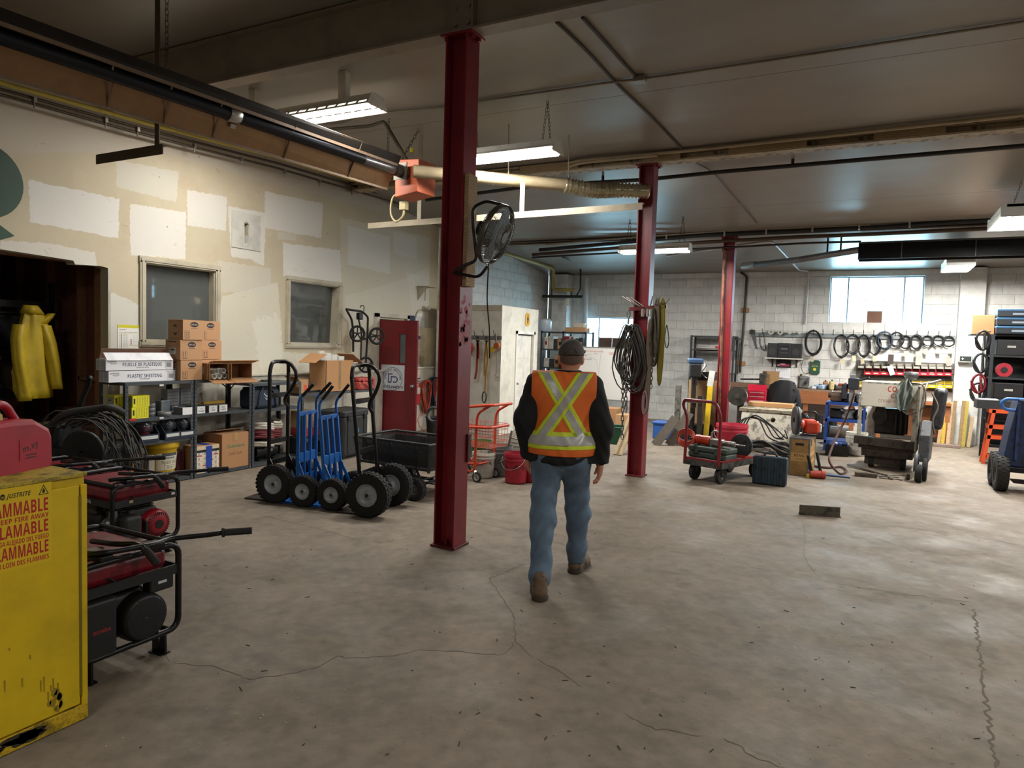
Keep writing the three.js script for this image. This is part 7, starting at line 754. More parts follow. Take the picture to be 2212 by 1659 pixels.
// ================================================================ platform cart with drills
{
const A = G(1478, 990, 0.28), B = G(1557, 1003, 0.28), u = B.clone().sub(A), th = Math.atan2(-u.z, u.x), Wd = u.length(), L = 1.15, o = A.clone().add(B).multiplyScalar(0.5); o.y = 0;
const g = thing('platform_cart', 'steel platform cart with a red tube handle carrying drill gear', 'cart', o, th), sm = m(0x4f4d49, 0.55, 0.3, 'heavy'), rd = m(0x7c1624, 0.45, 0, 'grime');
part('deck', [bx(Wd, 0.02, L, 0, 0.29, -L / 2)], m(0x5a544c, 0.7, 0, 'wood'), g); part('deck_rail', [bx(Wd, 0.09, 0.03, 0, 0.255, 0), bx(Wd, 0.09, 0.03, 0, 0.255, -L), bx(0.03, 0.09, L, -Wd / 2, 0.255, -L / 2), bx(0.03, 0.09, L, Wd / 2, 0.255, -L / 2)], sm, g); part('red_edge', [bx(Wd, 0.022, 0.034, 0, 0.302, 0), bx(0.034, 0.022, L, Wd / 2, 0.302, -L / 2)], rd, g);
part('handle', [sweep(bend([[-Wd / 2 + 0.02, 0.25, 0.02], [-Wd / 2 + 0.02, 0.85, 0.0], [-Wd / 2 - 0.03, 1.0, 0.04], [-Wd / 2, 1.07, 0.05], [Wd / 2 - 0.08, 1.07, 0.05], [Wd / 2 - 0.02, 0.9, 0.02], [Wd / 2 - 0.02, 0.25, 0.02]], 0.08), 0.02, 10)], rd, g);
for (const [x, z2] of [[-Wd / 2 + 0.09, -0.1], [Wd / 2 - 0.07, -0.1], [-Wd / 2 + 0.09, -L + 0.15], [Wd / 2 - 0.07, -L + 0.15]]) { part('caster_fork', [bar([x, 0.22, z2], [x, 0.11, z2 - 0.03], 0.075, 0.02)], sm, g); wheel(g, 0.115, 0.06, 0.06, x, 0.115, z2 - 0.03, 'x', m(0x3d3a36, 0.6, 0.3, 'heavy')); }
const at = (x, y, z2) => V(x, y, z2).applyAxisAngle(V(0, 1, 0), th).add(o), c = thing('drill_case', 'dusty green-grey flat case lying on the platform cart', 'case', at(-0.02, 0.3, -0.28), th), gm = m(0x39483f, 0.65, 0, 'heavy'); part('base', [rb(0.56, 0.075, 0.3, 0, 0.038, 0, 0.02)], gm, c); part('lid', [rb(0.57, 0.075, 0.31, 0, 0.115, 0, 0.025)], gm, c); for (const x of [-0.15, 0.15]) part('latch', [rb(0.06, 0.05, 0.02, x, 0.08, 0.158, 0.006)], gm, c);
const d = thing('core_drill', 'orange and silver core drill motor resting on the green case', 'drill', at(-0.02, 0.455, -0.28), th); part('motor', [cy(0.062, 0.22, -0.14, 0.065, 0, 'x', 20), cy(0.066, 0.03, -0.2, 0.065, 0, 'x', 20), cy(0.066, 0.03, -0.08, 0.065, 0, 'x', 20)], m(0xc8401c, 0.4), d); part('gearbox', [rb(0.18, 0.1, 0.11, 0.06, 0.055, 0, 0.02), cy(0.035, 0.2, 0.22, 0.06, 0, 'x', 14)], m(0x8f8c86, 0.4, 0.7, 'heavy'), d); part('carry_handle', [sweep(bend([[0.0, 0.0, 0.04], [0.0, 0.2, 0.04], [0.1, 0.22, 0.04], [0.12, 0.1, 0.04]], 0.05), 0.013, 8)], m(0xb9b6b0, 0.35, 0.7), d); part('spindle', [rod([0.3, 0.06, 0], [0.46, 0.06, 0], 0.012)], chrome, d); part('rear_grip', [rb(0.1, 0.03, 0.03, -0.3, 0.06, 0, 0.01)], blackP, d);
const s = thing('grinder_guard', 'black blade guard lying at the back of the platform cart', 'blade guard', at(0.18, 0.3, -0.68), th); part('guard', [lathe([[0.01, 0.03], [0.15, 0.03], [0.16, 0], [0.15, -0.03], [0.01, -0.03]], 22, 0, 0.16, 0, 'z')], m(0x3b3e42, 0.5, 0.3, 'heavy'), s); part('arm', [bar([0.1, 0.12, 0], [0.45, 0.16, 0.05], 0.02, 0.03)], m(0xb2b0aa, 0.35, 0.7), s); part('foot', [bx(0.2, 0.03, 0.1, 0, 0.015, 0)], m(0xb5381c, 0.5), s);
solo('cord_coil', [0, 1, 2, 3].map(i => { const q = at(-0.38, 0.56 - i * 0.02, -0.2); return sweep(Array.from({ length: 20 }, (_, j) => [q.x + Math.cos(j / 20 * 6.283) * 0.11, q.y + Math.sin(j / 20 * 6.283) * 0.09, q.z + i * 0.012]), 0.011, 6, true); }), m(0xc24a30, 0.55), 'orange cord coil hooked on the platform cart handle', 'cord');
const k = thing('drill_case', 'ribbed dark blue tool case standing on the floor by the cart', 'case', G(1660, 1049).add(V(0, 0, -0.07)), -0.03), bm = m(0x1f3340, 0.6, 0, 'heavy'); part('shell', [rb(0.42, 0.37, 0.06, 0, 0.19, 0.031, 0.02), rb(0.42, 0.37, 0.06, 0, 0.19, -0.031, 0.02)], bm, k); part('rib', [-0.15, -0.075, 0, 0.075, 0.15].map(x => rb(0.03, 0.33, 0.018, x, 0.18, 0.064, 0.007)), bm, k); part('carry_handle', [sweep(bend([[-0.08, 0.36, 0], [-0.07, 0.41, 0], [0.07, 0.41, 0], [0.08, 0.36, 0]], 0.03), 0.014, 8)], bm, k); for (const x of [-0.13, 0.13]) part('latch', [rb(0.05, 0.04, 0.02, x, 0.355, 0.058, 0.005)], bm, k);
}
// ================================================================ plywood box with the cut-off saw
{
const A = G(1702, 1025), B = G(1746, 1030), C = G(1795, 1014), h = 0.53, pw = m(0xb28a52, 0.7, 0, 'wood'), o = A.clone().add(C).multiplyScalar(0.5), th = Math.atan2(-(B.z - A.z), B.x - A.x), w = A.distanceTo(B), L = 0.66;
const M = V(w / 2, 0, -L / 2).applyAxisAngle(V(0, 1, 0), th).add(A), g = thing('saw_crate', 'plywood crate with metal edges and black lettering under the cut-off saw', 'crate', M, th), al = m(0x8d8f90, 0.4, 0.7, 'heavy');
part('box', [rb(w, h, L, 0, h / 2, 0, 0.004)], pw, g); part('metal_edge', [[-1, 1], [1, 1], [-1, -1], [1, -1]].map(([a, b]) => bx(0.025, h, 0.025, a * (w / 2 - 0.008), h / 2, b * (L / 2 - 0.008))).concat([bx(w + 0.01, 0.02, L + 0.01, 0, h - 0.005, 0)]), al, g); part('hand_hole', [rb(0.11, 0.035, 0.004, 0, h * 0.84, L / 2 + 0.001, 0.002)], blackP, g); part('hasp', [bx(0.01, 0.08, 0.03, w / 2 + 0.004, h - 0.06, 0.2), bx(0.01, 0.08, 0.03, w / 2 + 0.004, h - 0.06, -0.2)], al, g);
print('lettering', 0.5, 0.16, canvasMat(0.5, 0.16, 320, (k, a, b) => { k.fillStyle = '#b28a52'; k.fillRect(0, 0, a, b); k.save(); k.scale(0.001, 0.001); txt(k, 'Husqvarna', 250, 105, 92, '#26201a', 'sans-serif', 'center', 'bold', 440); k.restore(); }), g, w / 2 + 0.0012, h * 0.45, 0, Math.PI / 2); print('stencil', 0.24, 0.12, canvasMat(0.24, 0.12, 200, (k, a, b) => { k.fillStyle = '#b28a52'; k.fillRect(0, 0, a, b); k.save(); k.scale(0.001, 0.001); txt(k, 'RING', 120, 55, 52, '#4a3a26', 'serif', 'center', 'bold', 170); txt(k, 'SAW', 120, 105, 40, '#6b5636', 'serif', 'center', 'bold', 120); k.restore(); }), g, 0, h * 0.5, L / 2 + 0.0012, 0);
const s = thing('cutoff_saw', 'orange cut-off saw with a dark round blade guard on the plywood crate', 'saw', M.clone().add(V(0, h + 0.006, 0)), th + 0.35), or = m(0xc23a16, 0.4, 0, 'grime'); part('blade', [cy(0.19, 0.006, -0.12, 0.21, 0.05, 'x', 36)], m(0x55524e, 0.4, 0.7), s); part('blade_guard', [lathe([[0.05, 0.03], [0.2, 0.03], [0.21, 0], [0.2, -0.03], [0.05, -0.03], [0.05, 0.03]], 30, -0.12, 0.22, 0.05, 'x')], m(0x3c3d40, 0.5, 0.3, 'heavy'), s); part('engine_body', [put(new RoundedBoxGeometry(0.22, 0.2, 0.32, 3, 0.05), 0.1, 0.13, -0.1)], or, s); part('starter_cover', [rb(0.04, 0.13, 0.2, 0.225, 0.12, -0.08, 0.03), cy(0.04, 0.02, 0.25, 0.12, -0.08, 'x', 16)], m(0xd0d0cc, 0.5), s, 'pale starter badge'); part('arm', [rb(0.06, 0.07, 0.24, -0.06, 0.16, 0.04, 0.02), sp(0.06, -0.06, 0.18, 0.08)], or, s); part('front_handle', [sweep(bend([[-0.04, 0.05, 0.02], [-0.04, 0.35, 0.02], [0.16, 0.36, 0.02], [0.18, 0.06, 0.02]], 0.06), 0.014, 8)], blackP, s); part('rear_handle', [sweep(bend([[0.1, 0.24, -0.2], [0.1, 0.28, -0.35], [0.1, 0.06, -0.36], [0.1, 0.05, -0.22]], 0.05), 0.018, 8)], blackP, s); part('foot', [bx(0.22, 0.02, 0.1, 0.08, 0.01, 0.0), bx(0.02, 0.06, 0.02, -0.02, 0.03, 0.06)], blackP, s);
const d = thing('breaker_hammer', 'red and black pneumatic hammer lying before the plywood crate', 'hammer', G(1765, 1034).add(V(0, 0, -0.02)), 0.25); part('cylinder', [cy(0.055, 0.2, 0, 0.057, 0, 'x', 16), cy(0.06, 0.02, 0.06, 0.06, 0, 'x', 16)], m(0xb5402c, 0.5, 0, 'heavy'), d); part('shank', [rod([0.1, 0.057, 0], [0.42, 0.04, -0.03], 0.016)], m(0x38476a, 0.4, 0.4), d); part('grip', [rod([-0.08, 0.09, 0.0], [-0.14, 0.32, 0.03], 0.022), rod([0.04, 0.1, -0.02], [-0.02, 0.36, -0.02], 0.02)], rubber, d); part('coupler', [rb(0.04, 0.06, 0.05, -0.13, 0.03, 0.03, 0.008)], m(0xb59a2c, 0.5, 0.3), d);
solo('air_hose', [cable([PZ(1845, 850, -12.4), PZ(1828, 900, -12.2), PZ(1800, 960, -11.6), G(1793, 1000, 0.15), G(1812, 1022, 0.03), G(1828, 1018, 0.02), G(1815, 1008, 0.02), G(1785, 1010, 0.02), G(1750, 1005, 0.02)], 0.017, 60, 8)], m(0x4d2f2a, 0.65), 'dark reddish air hose hanging down to the floor by the crate', 'hose');
}
// ================================================================ white machine cover, cables, chair, red bin
{
const q = G(1655, 992), g = thing('machine_cover', 'dirty white angular machine cover with hoses on the floor', 'machine cover', [q.x - 0.05, 0, q.z - 0.7], -0.02), wm = m(0xb9b3a4, 0.6, 0, 'heavy'); part('panel', [put(ex([[-0.45, 0], [0.3, 0], [0.55, 0.15], [0.5, 0.3], [0.35, 0.55], [-0.5, 0.62], [-0.5, 0.1]], 0.06, 0.01, [circ(0.05, 16, 0.02, 0.46)]), 0, 0.12, 0, -0.35)], wm, g); part('flange', [put(bx(1.0, 0.05, 0.25), -0.05, 0.72, -0.28, 0.1)], m(0xa59d88, 0.6, 0, 'heavy'), g); part('side_block', [put(bx(0.1, 0.3, 0.2), 0.38, 0.3, 0.05, 0, 0, -0.6), bx(0.8, 0.12, 0.4, 0, 0.06, -0.1)], wm, g); part('hoses', [0, 1, 2, 3].map(i => cable([[-0.6 + i * 0.05, 0.2, 0.15], [-0.45 + i * 0.06, 0.55 + i * 0.03, 0.12], [-0.2 + i * 0.1, 0.6 - i * 0.05, 0.12], [0.0 + i * 0.1, 0.3, 0.15], [0.25, 0.2 + i * 0.08, 0.12]], 0.012, 30)), blackP, g);
const cp = []; for (let i = 0; i < 14; i++) cp.push(cable([[q.x - 0.5 + rr(-0.1, 0.1), rr(0.03, 0.25), q.z - 0.1 + rr(-0.1, 0.1)], [q.x - 0.1, rr(0.05, 0.3), q.z - 0.2 + rr(-0.1, 0.1)], [q.x + 0.25, rr(0.03, 0.28), q.z - 0.25 + rr(-0.1, 0.1)], [q.x + 0.5, rr(0.02, 0.12), q.z - 0.1 + rr(-0.15, 0.1)]], 0.017, 14, 6)); solo('hydraulic_hoses', cp, m(0x1e1d1c, 0.65, 0, 'grime'), 'heap of black hydraulic hoses before the white cover', 'hoses').userData.kind = 'stuff';
carton('flat_carton', 'flattened brown carton under the office chair', q.x - 0.5, q.x + 0.25, 0.76, 0.83, q.z - 1.1, q.z - 1.42, 1, { tape: false }); solo('carton_stand', [bx(0.7, 0.755, 0.3, q.x - 0.12, 0.378, q.z - 1.26)], m(0x8f7a5c, 0.8, 0, 'card'), 'tall plain carton carrying the flattened one', 'box');
const cc = G(1657, 985), c = thing('office_chair', 'black office chair draped with a black jacket', 'chair', [cc.x - 0.02, 0, cc.z - 1.75], -0.12), bk = m(0x141416, 0.4, 0, 'grime'); c.scale.setScalar(0.86); part('seat', [put(new RoundedBoxGeometry(0.52, 0.1, 0.5, 3, 0.04), 0, 0.72, 0.05)], bk, c); part('backrest', [put(new RoundedBoxGeometry(0.5, 0.6, 0.1, 3, 0.05), 0, 1.05, -0.2, -0.15)], bk, c); for (const s of [-1, 1]) part('armrest', [sweep(bend([[s * 0.28, 0.7, 0.12], [s * 0.32, 0.9, 0.18], [s * 0.3, 0.92, -0.08], [s * 0.27, 0.78, -0.15]], 0.08), 0.026, 8)], m(0x2a2c30, 0.3), c); part('stem', [cy(0.03, 0.5, 0, 0.42, 0.02, 'y', 12)], steelD, c); for (let i = 0; i < 5; i++) { const a = i * 1.2566; part('leg', [bar([0, 0.16, 0.02], [Math.cos(a) * 0.3, 0.08, 0.02 + Math.sin(a) * 0.3], 0.05, 0.035), sp(0.035, Math.cos(a) * 0.3, 0.04, 0.02 + Math.sin(a) * 0.3)], bk, c); }
const j = thing('jacket', 'black jacket thrown over the office chair back', 'jacket', [cc.x - 0.02, 0.53, cc.z - 1.92], -0.12), jm = m(0x15161c, 0.85, 0, 'weave'); j.scale.setScalar(0.86); part('body', [loft([[[-0.02, 0.1, 0.16], 0.24, 0.05], [[-0.02, 0.3, 0.14], 0.29, 0.09], [[0, 0.5, 0.06], 0.3, 0.13], [[0, 0.66, -0.02], 0.27, 0.13], [[0.02, 0.74, -0.05], 0.2, 0.1], [[0.02, 0.78, -0.06], 0.1, 0.05]], 30, 0.06, 7)], jm, j); part('sleeve', [loft([[[0.26, 0.6, 0.0], 0.08, 0.08], [[0.33, 0.35, 0.03], 0.075, 0.08], [[0.36, 0.05, 0.02], 0.07, 0.075], [[0.37, -0.18, 0.02], 0.065, 0.07]], 16, 0.09, 4)], jm, j);
const rp = PZ(1580, 950, -12.05); const rb2 = pail('square_bucket', 'bright red wide tub on the floor behind the platform cart', V(rp.x, 0, -12.05), 0.5, 0.2, 0.26, m(0xb01a36, 0.45));
}
// ================================================================ floor saw
{
const g = thing('floor_saw', 'worn white walk-behind concrete floor saw with open engine bay and red lettering', 'floor saw', [0.26, 0, -12.15], -0.1), wm = m(0xc4bfb2, 0.55, 0, 'heavy'), dk = m(0x40362d, 0.7, 0.2, 'heavy'), gy = m(0x45474a, 0.55, 0.2, 'heavy'); g.scale.x = 0.86;
part('hood', [put(bx(0.88, 0.36, 0.03), -0.02, 1.13, 0.23, -0.08), put(bx(0.9, 0.03, 0.75), -0.02, 1.31, -0.15), bx(0.03, 0.4, 0.75, -0.44, 1.1, -0.15)], wm, g); part('side_frame', [bx(0.06, 0.62, 0.05, -0.46, 0.78, 0.23)], wm, g); part('side_frame', [bx(0.08, 0.62, 0.05, 0.4, 0.78, 0.23)], wm, g); part('side_panel', [ex([[-0.5, 0.35], [0.25, 0.45], [0.25, 1.3], [-0.5, 1.3]], 0.03, 0.004).rotateY(Math.PI / 2).translate(0.45, 0, 0).scale(1, 1, 1)], m(0x8f887a, 0.6, 0, 'heavy'), g);
print('lettering', 0.86, 0.34, canvasMat(0.86, 0.34, 700, (k, a, b) => { k.fillStyle = '#c8c3b6'; k.fillRect(0, 0, a, b); k.save(); k.scale(0.001, 0.001); for (let i = 0; i < 60; i++) { k.globalAlpha = 0.4; k.fillStyle = '#6b5f50'; k.beginPath(); k.ellipse(860 * hash(i, 1, 7), 340 * hash(i, 2, 7), 3 + 8 * hash(i, 3, 7), 2 + 4 * hash(i, 4, 7), i, 0, 7); k.fill(); } k.globalAlpha = 1; txt(k, 'CORE', 400, 110, 112, '#b8442a', 'sans-serif', 'left', 'bold', 330); txt(k, 'CUT', 460, 205, 100, '#b8442a', 'sans-serif', 'left', 'bold', 230); txt(k, 'CC6560-XL', 270, 275, 62, '#8a4a3a', 'sans-serif', 'left', 'normal', 400); k.fillStyle = '#55504a'; k.fillRect(560, 310, 180, 12); k.restore(); }), g, -0.02, 1.13, 0.2475, 0, -0.08);
part('engine', [rb(0.5, 0.4, 0.4, 0.0, 0.72, -0.18, 0.03), cy(0.12, 0.2, -0.15, 0.8, 0.05, 'z', 16), rb(0.14, 0.1, 0.12, -0.15, 0.92, 0.1, 0.02), ...[0, 1, 2].map(i => cy(0.03, 0.3, 0.1 + i * 0.08, 0.7, 0.08, 'y', 8))], m(0x241f1c, 0.5, 0.4, 'heavy'), g); part('bumper', [put(bx(0.98, 0.12, 0.12), -0.03, 0.42, 0.28, 0, 0, -0.03), bx(0.9, 0.06, 0.5, 0, 0.34, 0.02)], dk, g); part('chassis', [bx(0.8, 0.14, 0.9, 0, 0.26, -0.2), put(bx(0.6, 0.2, 0.04), -0.05, 0.16, 0.16)], dk, g);
wheel(g, 0.115, 0.09, 0.05, -0.25, 0.115, 0.08, 'x', dk); wheel(g, 0.115, 0.09, 0.05, 0.25, 0.115, 0.08, 'x', dk); const cw = V(0.7, 0, -11.05).sub(V(0.26, 0, -12.15)).applyAxisAngle(V(0, 1, 0), 0.1);
part('blade_guard', [ex([[-0.55, 0.25], [0.3, 0.2], [0.45, 0.3], [0.4, 0.5], [0.2, 0.75], [-0.3, 0.78], [-0.5, 0.6]], 0.16, 0.02).rotateY(Math.PI / 2).translate(0.58, 0, 0.1)], gy, g); part('fender', [sweep(bend([[0.5, 0.2, 0.75], [0.5, 0.36, 0.85], [0.5, 0.36, 1.05], [0.5, 0.15, 1.1]], 0.1), 0.035, 6), bar([0.5, 0.3, 0.5], [0.5, 0.33, 0.9], 0.06, 0.06)], gy, g); wheel(g, 0.125, 0.1, 0.06, cw.x, 0.125, cw.z, 'x', m(0x8f8d86, 0.5, 0.3, 'heavy')); part('rear_wheel', tyre(0.16, 0.07, 0.08, 0.62, 0.16, 0.85, 'x'), rubber, g);
part('fuel_tank', [put(new RoundedBoxGeometry(0.2, 0.62, 0.55, 3, 0.06), 0.72, 0.95, -0.35, 0, 0, -0.08)], m(0x2b2d30, 0.45, 0, 'heavy'), g); part('handle', [pipe([[0.45, 0.55, 0.3], [0.52, 1.28, 0.25], [0.55, 1.35, 0.15]], 0.02, 0.08), pipe([[0.3, 1.3, 0.1], [0.6, 1.35, 0.0], [0.72, 1.38, -0.3]], 0.018, 0.08)], m(0xa19d94, 0.35, 0.7), g); part('water_hose', [cable([[0.25, 1.34, 0.2], [0.5, 1.3, 0.32], [0.52, 1.0, 0.36], [0.3, 0.88, 0.33], [0.2, 0.92, 0.28]], 0.012, 30), cable([[0.62, 1.2, 0.1], [0.72, 1.0, 0.15], [0.66, 0.8, 0.2], [0.7, 0.6, 0.2]], 0.016, 20)], m(0x5c4f44, 0.6), g); part('headlamp', [lathe([[0.001, 0.06], [0.11, 0.05], [0.12, 0.0], [0.08, -0.06], [0.001, -0.07]], 18, 0.28, 1.44, -0.05), rod([0.28, 1.32, -0.05], [0.28, 1.4, -0.05], 0.02)], m(0x4d4d4c, 0.5, 0.3), g);
const cl2 = thing('work_cloth', 'grey-green rag hung over the floor saw hood', 'rag', [0.44, 0.94, -11.88], -0.1); const rg = new THREE.PlaneGeometry(2, 1, 30, 26), rp = rg.attributes.position; for (let i = 0; i < rp.count; i++) { const u = rp.getX(i), v = rp.getY(i) + 0.5, hw = 0.02 + 0.095 * Math.sin(Math.PI * Math.min(1, 0.12 + v * 0.72)) + 0.012 * Math.sin(v * 17); rp.setXYZ(i, u * hw - 0.03 + 0.03 * v, v * 0.45 - 0.03 * Math.abs(u) + 0.02 * Math.sin(u * 5), 0.035 + 0.02 * Math.sin(u * 7 + v * 3) + 0.012 * Math.sin(u * 13 - v * 6) - 0.06 * Math.max(0, v - 0.85)); } rg.computeVertexNormals(); part('cloth', [rg], m(0x8f9a92, 0.9, 0, 'weave'), cl2);
for (const [px, py, w, h, d, lab, c, ry] of [[1870, 1030, 0.28, 0.06, 0.1, 'rusty steel block on the floor before the saw', 0x5c5346, 0.1], [1960, 1036, 0.05, 0.08, 0.05, 'small steel socket standing by the saw caster', 0x6a6358, 0.3]]) { const q = G(px, py); solo('steel_block', [rb(w, h, d, q.x, h / 2, q.z, 0.008, 0, ry)], m(c, 0.6, 0.5, 'heavy'), lab, 'steel part'); }
for (let i = 0; i < 7; i++) { const q = G(1898 + i * 6.5, 1026 + (i * 37 % 11)); solo('spanner', [rod([q.x - 0.07, 0.006, q.z], [q.x + 0.07, 0.006, q.z + (i % 3 - 1) * 0.04], 0.006, 6), tor(0.016, 0.006, q.x + 0.085, 0.007, q.z + (i % 3 - 1) * 0.045, 'y', 5, 10)], m(0x4a4844, 0.35, 0.8), 'small spanner lying on the floor before the saw', 'spanner', 'spanners on the floor'); }
{ const a = G(1832, 1008), b = G(1915, 1028); solo('flat_bar', [bar([a.x, 0.03, a.z], [b.x, 0.006, b.z], 0.05, 0.012)], m(0x4a413a, 0.5, 0.5, 'heavy'), 'bent steel bar lying on the floor by the saw', 'steel bar'); const p = G(1726, 1112), q = G(1814, 1118); solo('angle_iron', [bar([p.x, 0.055, p.z], [q.x, 0.055, q.z], 0.008, 0.11), bar([p.x, 0.005, p.z - 0.04], [q.x, 0.005, q.z - 0.04], 0.09, 0.008)], m(0x5f584c, 0.6, 0.4, 'heavy'), 'short angle iron lying alone on the open floor', 'steel part'); }
}
// ================================================================ blue steel cart at the right edge
{
const w = G(2140, 1062), g = thing('blue_trolley', 'worn dark blue steel machine trolley with treaded tyres', 'trolley', [w.x + 0.62, 0, w.z - 0.5], 0.0), bm = m(0x10294f, 0.5, 0.1, 'heavy'); part('hopper', [ex([[-0.48, 0.35], [0.9, 0.35], [0.9, 1.2], [-0.35, 1.2], [-0.42, 0.8]], 0.5, 0.02).translate(0, 0, 0.1)], bm, g); part('front_rail', [bx(0.9, 0.03, 0.02, 0.25, 0.85, 0.365), bx(0.03, 0.75, 0.04, -0.36, 0.8, 0.36)], m(0x1c3c6e, 0.5, 0, 'heavy'), g); part('loop_handle', [sweep(bend([[-0.1, 1.05, 0.3], [-0.52, 1.08, 0.32], [-0.56, 1.16, 0.32], [-0.5, 1.22, 0.32], [-0.1, 1.22, 0.3]], 0.06), 0.02, 8)], m(0x2f6fc0, 0.45), g, 'bright blue loop handle'); part('lid', [put(bx(1.0, 0.03, 0.55), 0.3, 1.3, 0.1, 0.1, 0, 0.1), bar([-0.25, 1.2, 0.3], [-0.1, 1.36, 0.3], 0.05, 0.05)], m(0x1a2b48, 0.5, 0, 'heavy'), g); part('under_frame', [bx(1.3, 0.1, 0.4, 0.15, 0.3, 0.1), bx(1.2, 0.02, 0.3, 0.25, 0.12, 0.15), rod([-0.45, 0.32, 0.38], [0.8, 0.32, 0.38], 0.012)], m(0x17191d, 0.6, 0.2, 'heavy'), g); wheel(g, 0.23, 0.14, 0.11, -0.5, 0.23, 0.32, 'x', m(0x3c3a36, 0.5, 0.4), 24); wheel(g, 0.23, 0.14, 0.11, -0.5, 0.23, -0.12, 'x', m(0x3c3a36, 0.5, 0.4), 24); for (const y of [0, 0.05]) part('bar_stock', [bar([-0.1, 1.36 + y, 0.3], [0.9, 1.42 + y, 0.2], 0.03, 0.02)], m(0x6b625a, 0.5, 0.4), g);
}

// ================================================================ back wall: rail, hoses, tools, radio
{
const zw = ZB + 0.012, P = (x, y, d = 0.03) => PZ(x, y, zw + d), A = P(1625, 722), B = P(2064, 730), rail = thingW('wall_rail', 'grey hook rail along the back wall', 'rail'); part('board', [bar(A, B, 0.025, 0.09)], m(0x7d8688, 0.6), rail);
for (const px of [1625, 1647, 1757, 1778, 1800, 1821, 1843, 1865, 1887, 1911, 1934, 1957, 1980, 2004, 2027, 2051]) { const q = P(px, 722 + (px - 1625) * 0.018); part('hook', [rod(q, q.clone().add(V(0, 0.13, 0.09)), 0.007, 5)], m(0x55585a, 0.4, 0.6), rail); }
const tagM = m(0xcfc4a4, 0.7); const where = ['beside the white conduit', 'second oval coil past the empty hooks', 'third narrow oval coil', 'fourth oval coil with a waist', 'fifth coil beside the blue-grey one', 'blue-grey and black', 'single round loop past the blue-grey coil', 'round loop tied with a tan tag', 'round double loop', 'small round loop with a folded tag', 'small round loop with a pale tag', 'last small round loop by the pilaster'];
[[1757, 713, 768, 18, 8], [1819, 722, 773, 16, 5], [1842, 722, 766, 15, 3], [1866, 722, 772, 14, 6], [1889, 724, 767, 13, 4], [1911, 716, 756, 17, 8], [1936, 717, 751, 15, 4], [1957, 724, 756, 13, 4], [1979, 722, 757, 13, 6], [2003, 724, 751, 12, 4], [2027, 724, 750, 13, 4], [2050, 726, 750, 13, 3]].forEach(([px, t, b, hw, n], k) => {
const g = thingW('hose_loop', k === 5 ? 'blue-grey and black hose coil on the back wall rail' : 'black hose coil on the back wall rail, ' + where[k], 'hose', 'hose coils on the rail'), gs = []; for (let i = 0; i < n; i++) { const c = px + rr(-2, 2), w = hw * rr(0.88, 1.05), bt = b - rr(0, 5), tp = t + rr(0, 3); gs.push(sweep(Array.from({ length: 22 }, (_, j) => { const a = j / 22 * 6.283; return P(c + Math.sin(a) * w, (tp + bt) / 2 - Math.cos(a) * (bt - tp) / 2, 0.06 + i * 0.012); }), 0.0085, 5, true)); } part('coil', gs, m(k === 5 ? 0x3c4a5a : 0x1d1e20, 0.6), g); if (k !== 6 && k !== 5) { const q = P(px + (k % 3 - 1) * 3, b + 8, 0.12); part('paper_tag', [put(bx(0.07, 0.11, 0.003), q.x, q.y, q.z, 0, 0.3 * (k % 3 - 1), 0.15)], tagM, g); }
});
{ const g = thingW('hand_saw', 'hand saw hanging on the back wall rail', 'saw'), q = P(1625, 718, 0.05); part('blade', [ex([[-0.04, 0], [0.06, 0.02], [0.12, -0.34], [0.09, -0.35]], 0.004).translate(q.x, q.y - 0.02, q.z)], m(0x4d4f4e, 0.4, 0.6), g); part('grip', [rb(0.12, 0.1, 0.025, q.x, q.y + 0.01, q.z, 0.02)], m(0x2d2b28, 0.6), g); const h = thingW('hack_saw', 'hacksaw frame hanging on the back wall rail', 'saw'), r = P(1647, 720, 0.05); part('frame', [sweep(bend([[r.x - 0.05, r.y, r.z], [r.x - 0.06, r.y - 0.2, r.z], [r.x + 0.0, r.y - 0.36, r.z], [r.x + 0.09, r.y - 0.38, r.z], [r.x + 0.02, r.y + 0.02, r.z]], 0.03), 0.01, 6)], m(0x4a4c4c, 0.4, 0.5), h); }
[[1666, 717, 0.06, 0x6e8a78, 'green-centred cable spool on the rail'], [1686, 718, 0.055, 0x4a4642, 'dark cable spool on the rail'], [1706, 718, 0.035, 0xc9c9c4, 'first white reel on the rail'], [1727, 718, 0.035, 0xc9c9c4, 'second white reel on the rail']].forEach(([px, py, r, c, lab]) => { const q = P(px, py, 0.09), g = thingW('wire_spool', lab, 'spool'); part('flanges', [cy(r, 0.012, q.x, q.y, q.z + 0.045, 'z', 20), cy(r, 0.012, q.x, q.y, q.z - 0.045, 'z', 20)], m(0xb9b7b0, 0.5), g); part('winding', [cy(r * 0.8, 0.08, q.x, q.y, q.z, 'z', 20), cy(r * 0.4, 0.11, q.x, q.y, q.z, 'z', 12)], m(c, 0.6), g); });
const s0 = P(1655, 773), s1 = P(1735, 775), sh = thingW('radio_shelf', 'pale wall shelf on two black brackets', 'shelf'); part('board', [bx(s1.x - s0.x, 0.025, 0.28, (s0.x + s1.x) / 2, s0.y, zw + 0.14)], m(0xcfcbc0, 0.6), sh); for (const px of [1669, 1721]) { const q = P(px, 775); part('bracket', [bx(0.03, 0.18, 0.012, q.x, s0.y - 0.1, zw + 0.01), bar([q.x, s0.y - 0.02, zw + 0.24], [q.x, s0.y - 0.16, zw + 0.02], 0.02, 0.012)], blackP, sh); }
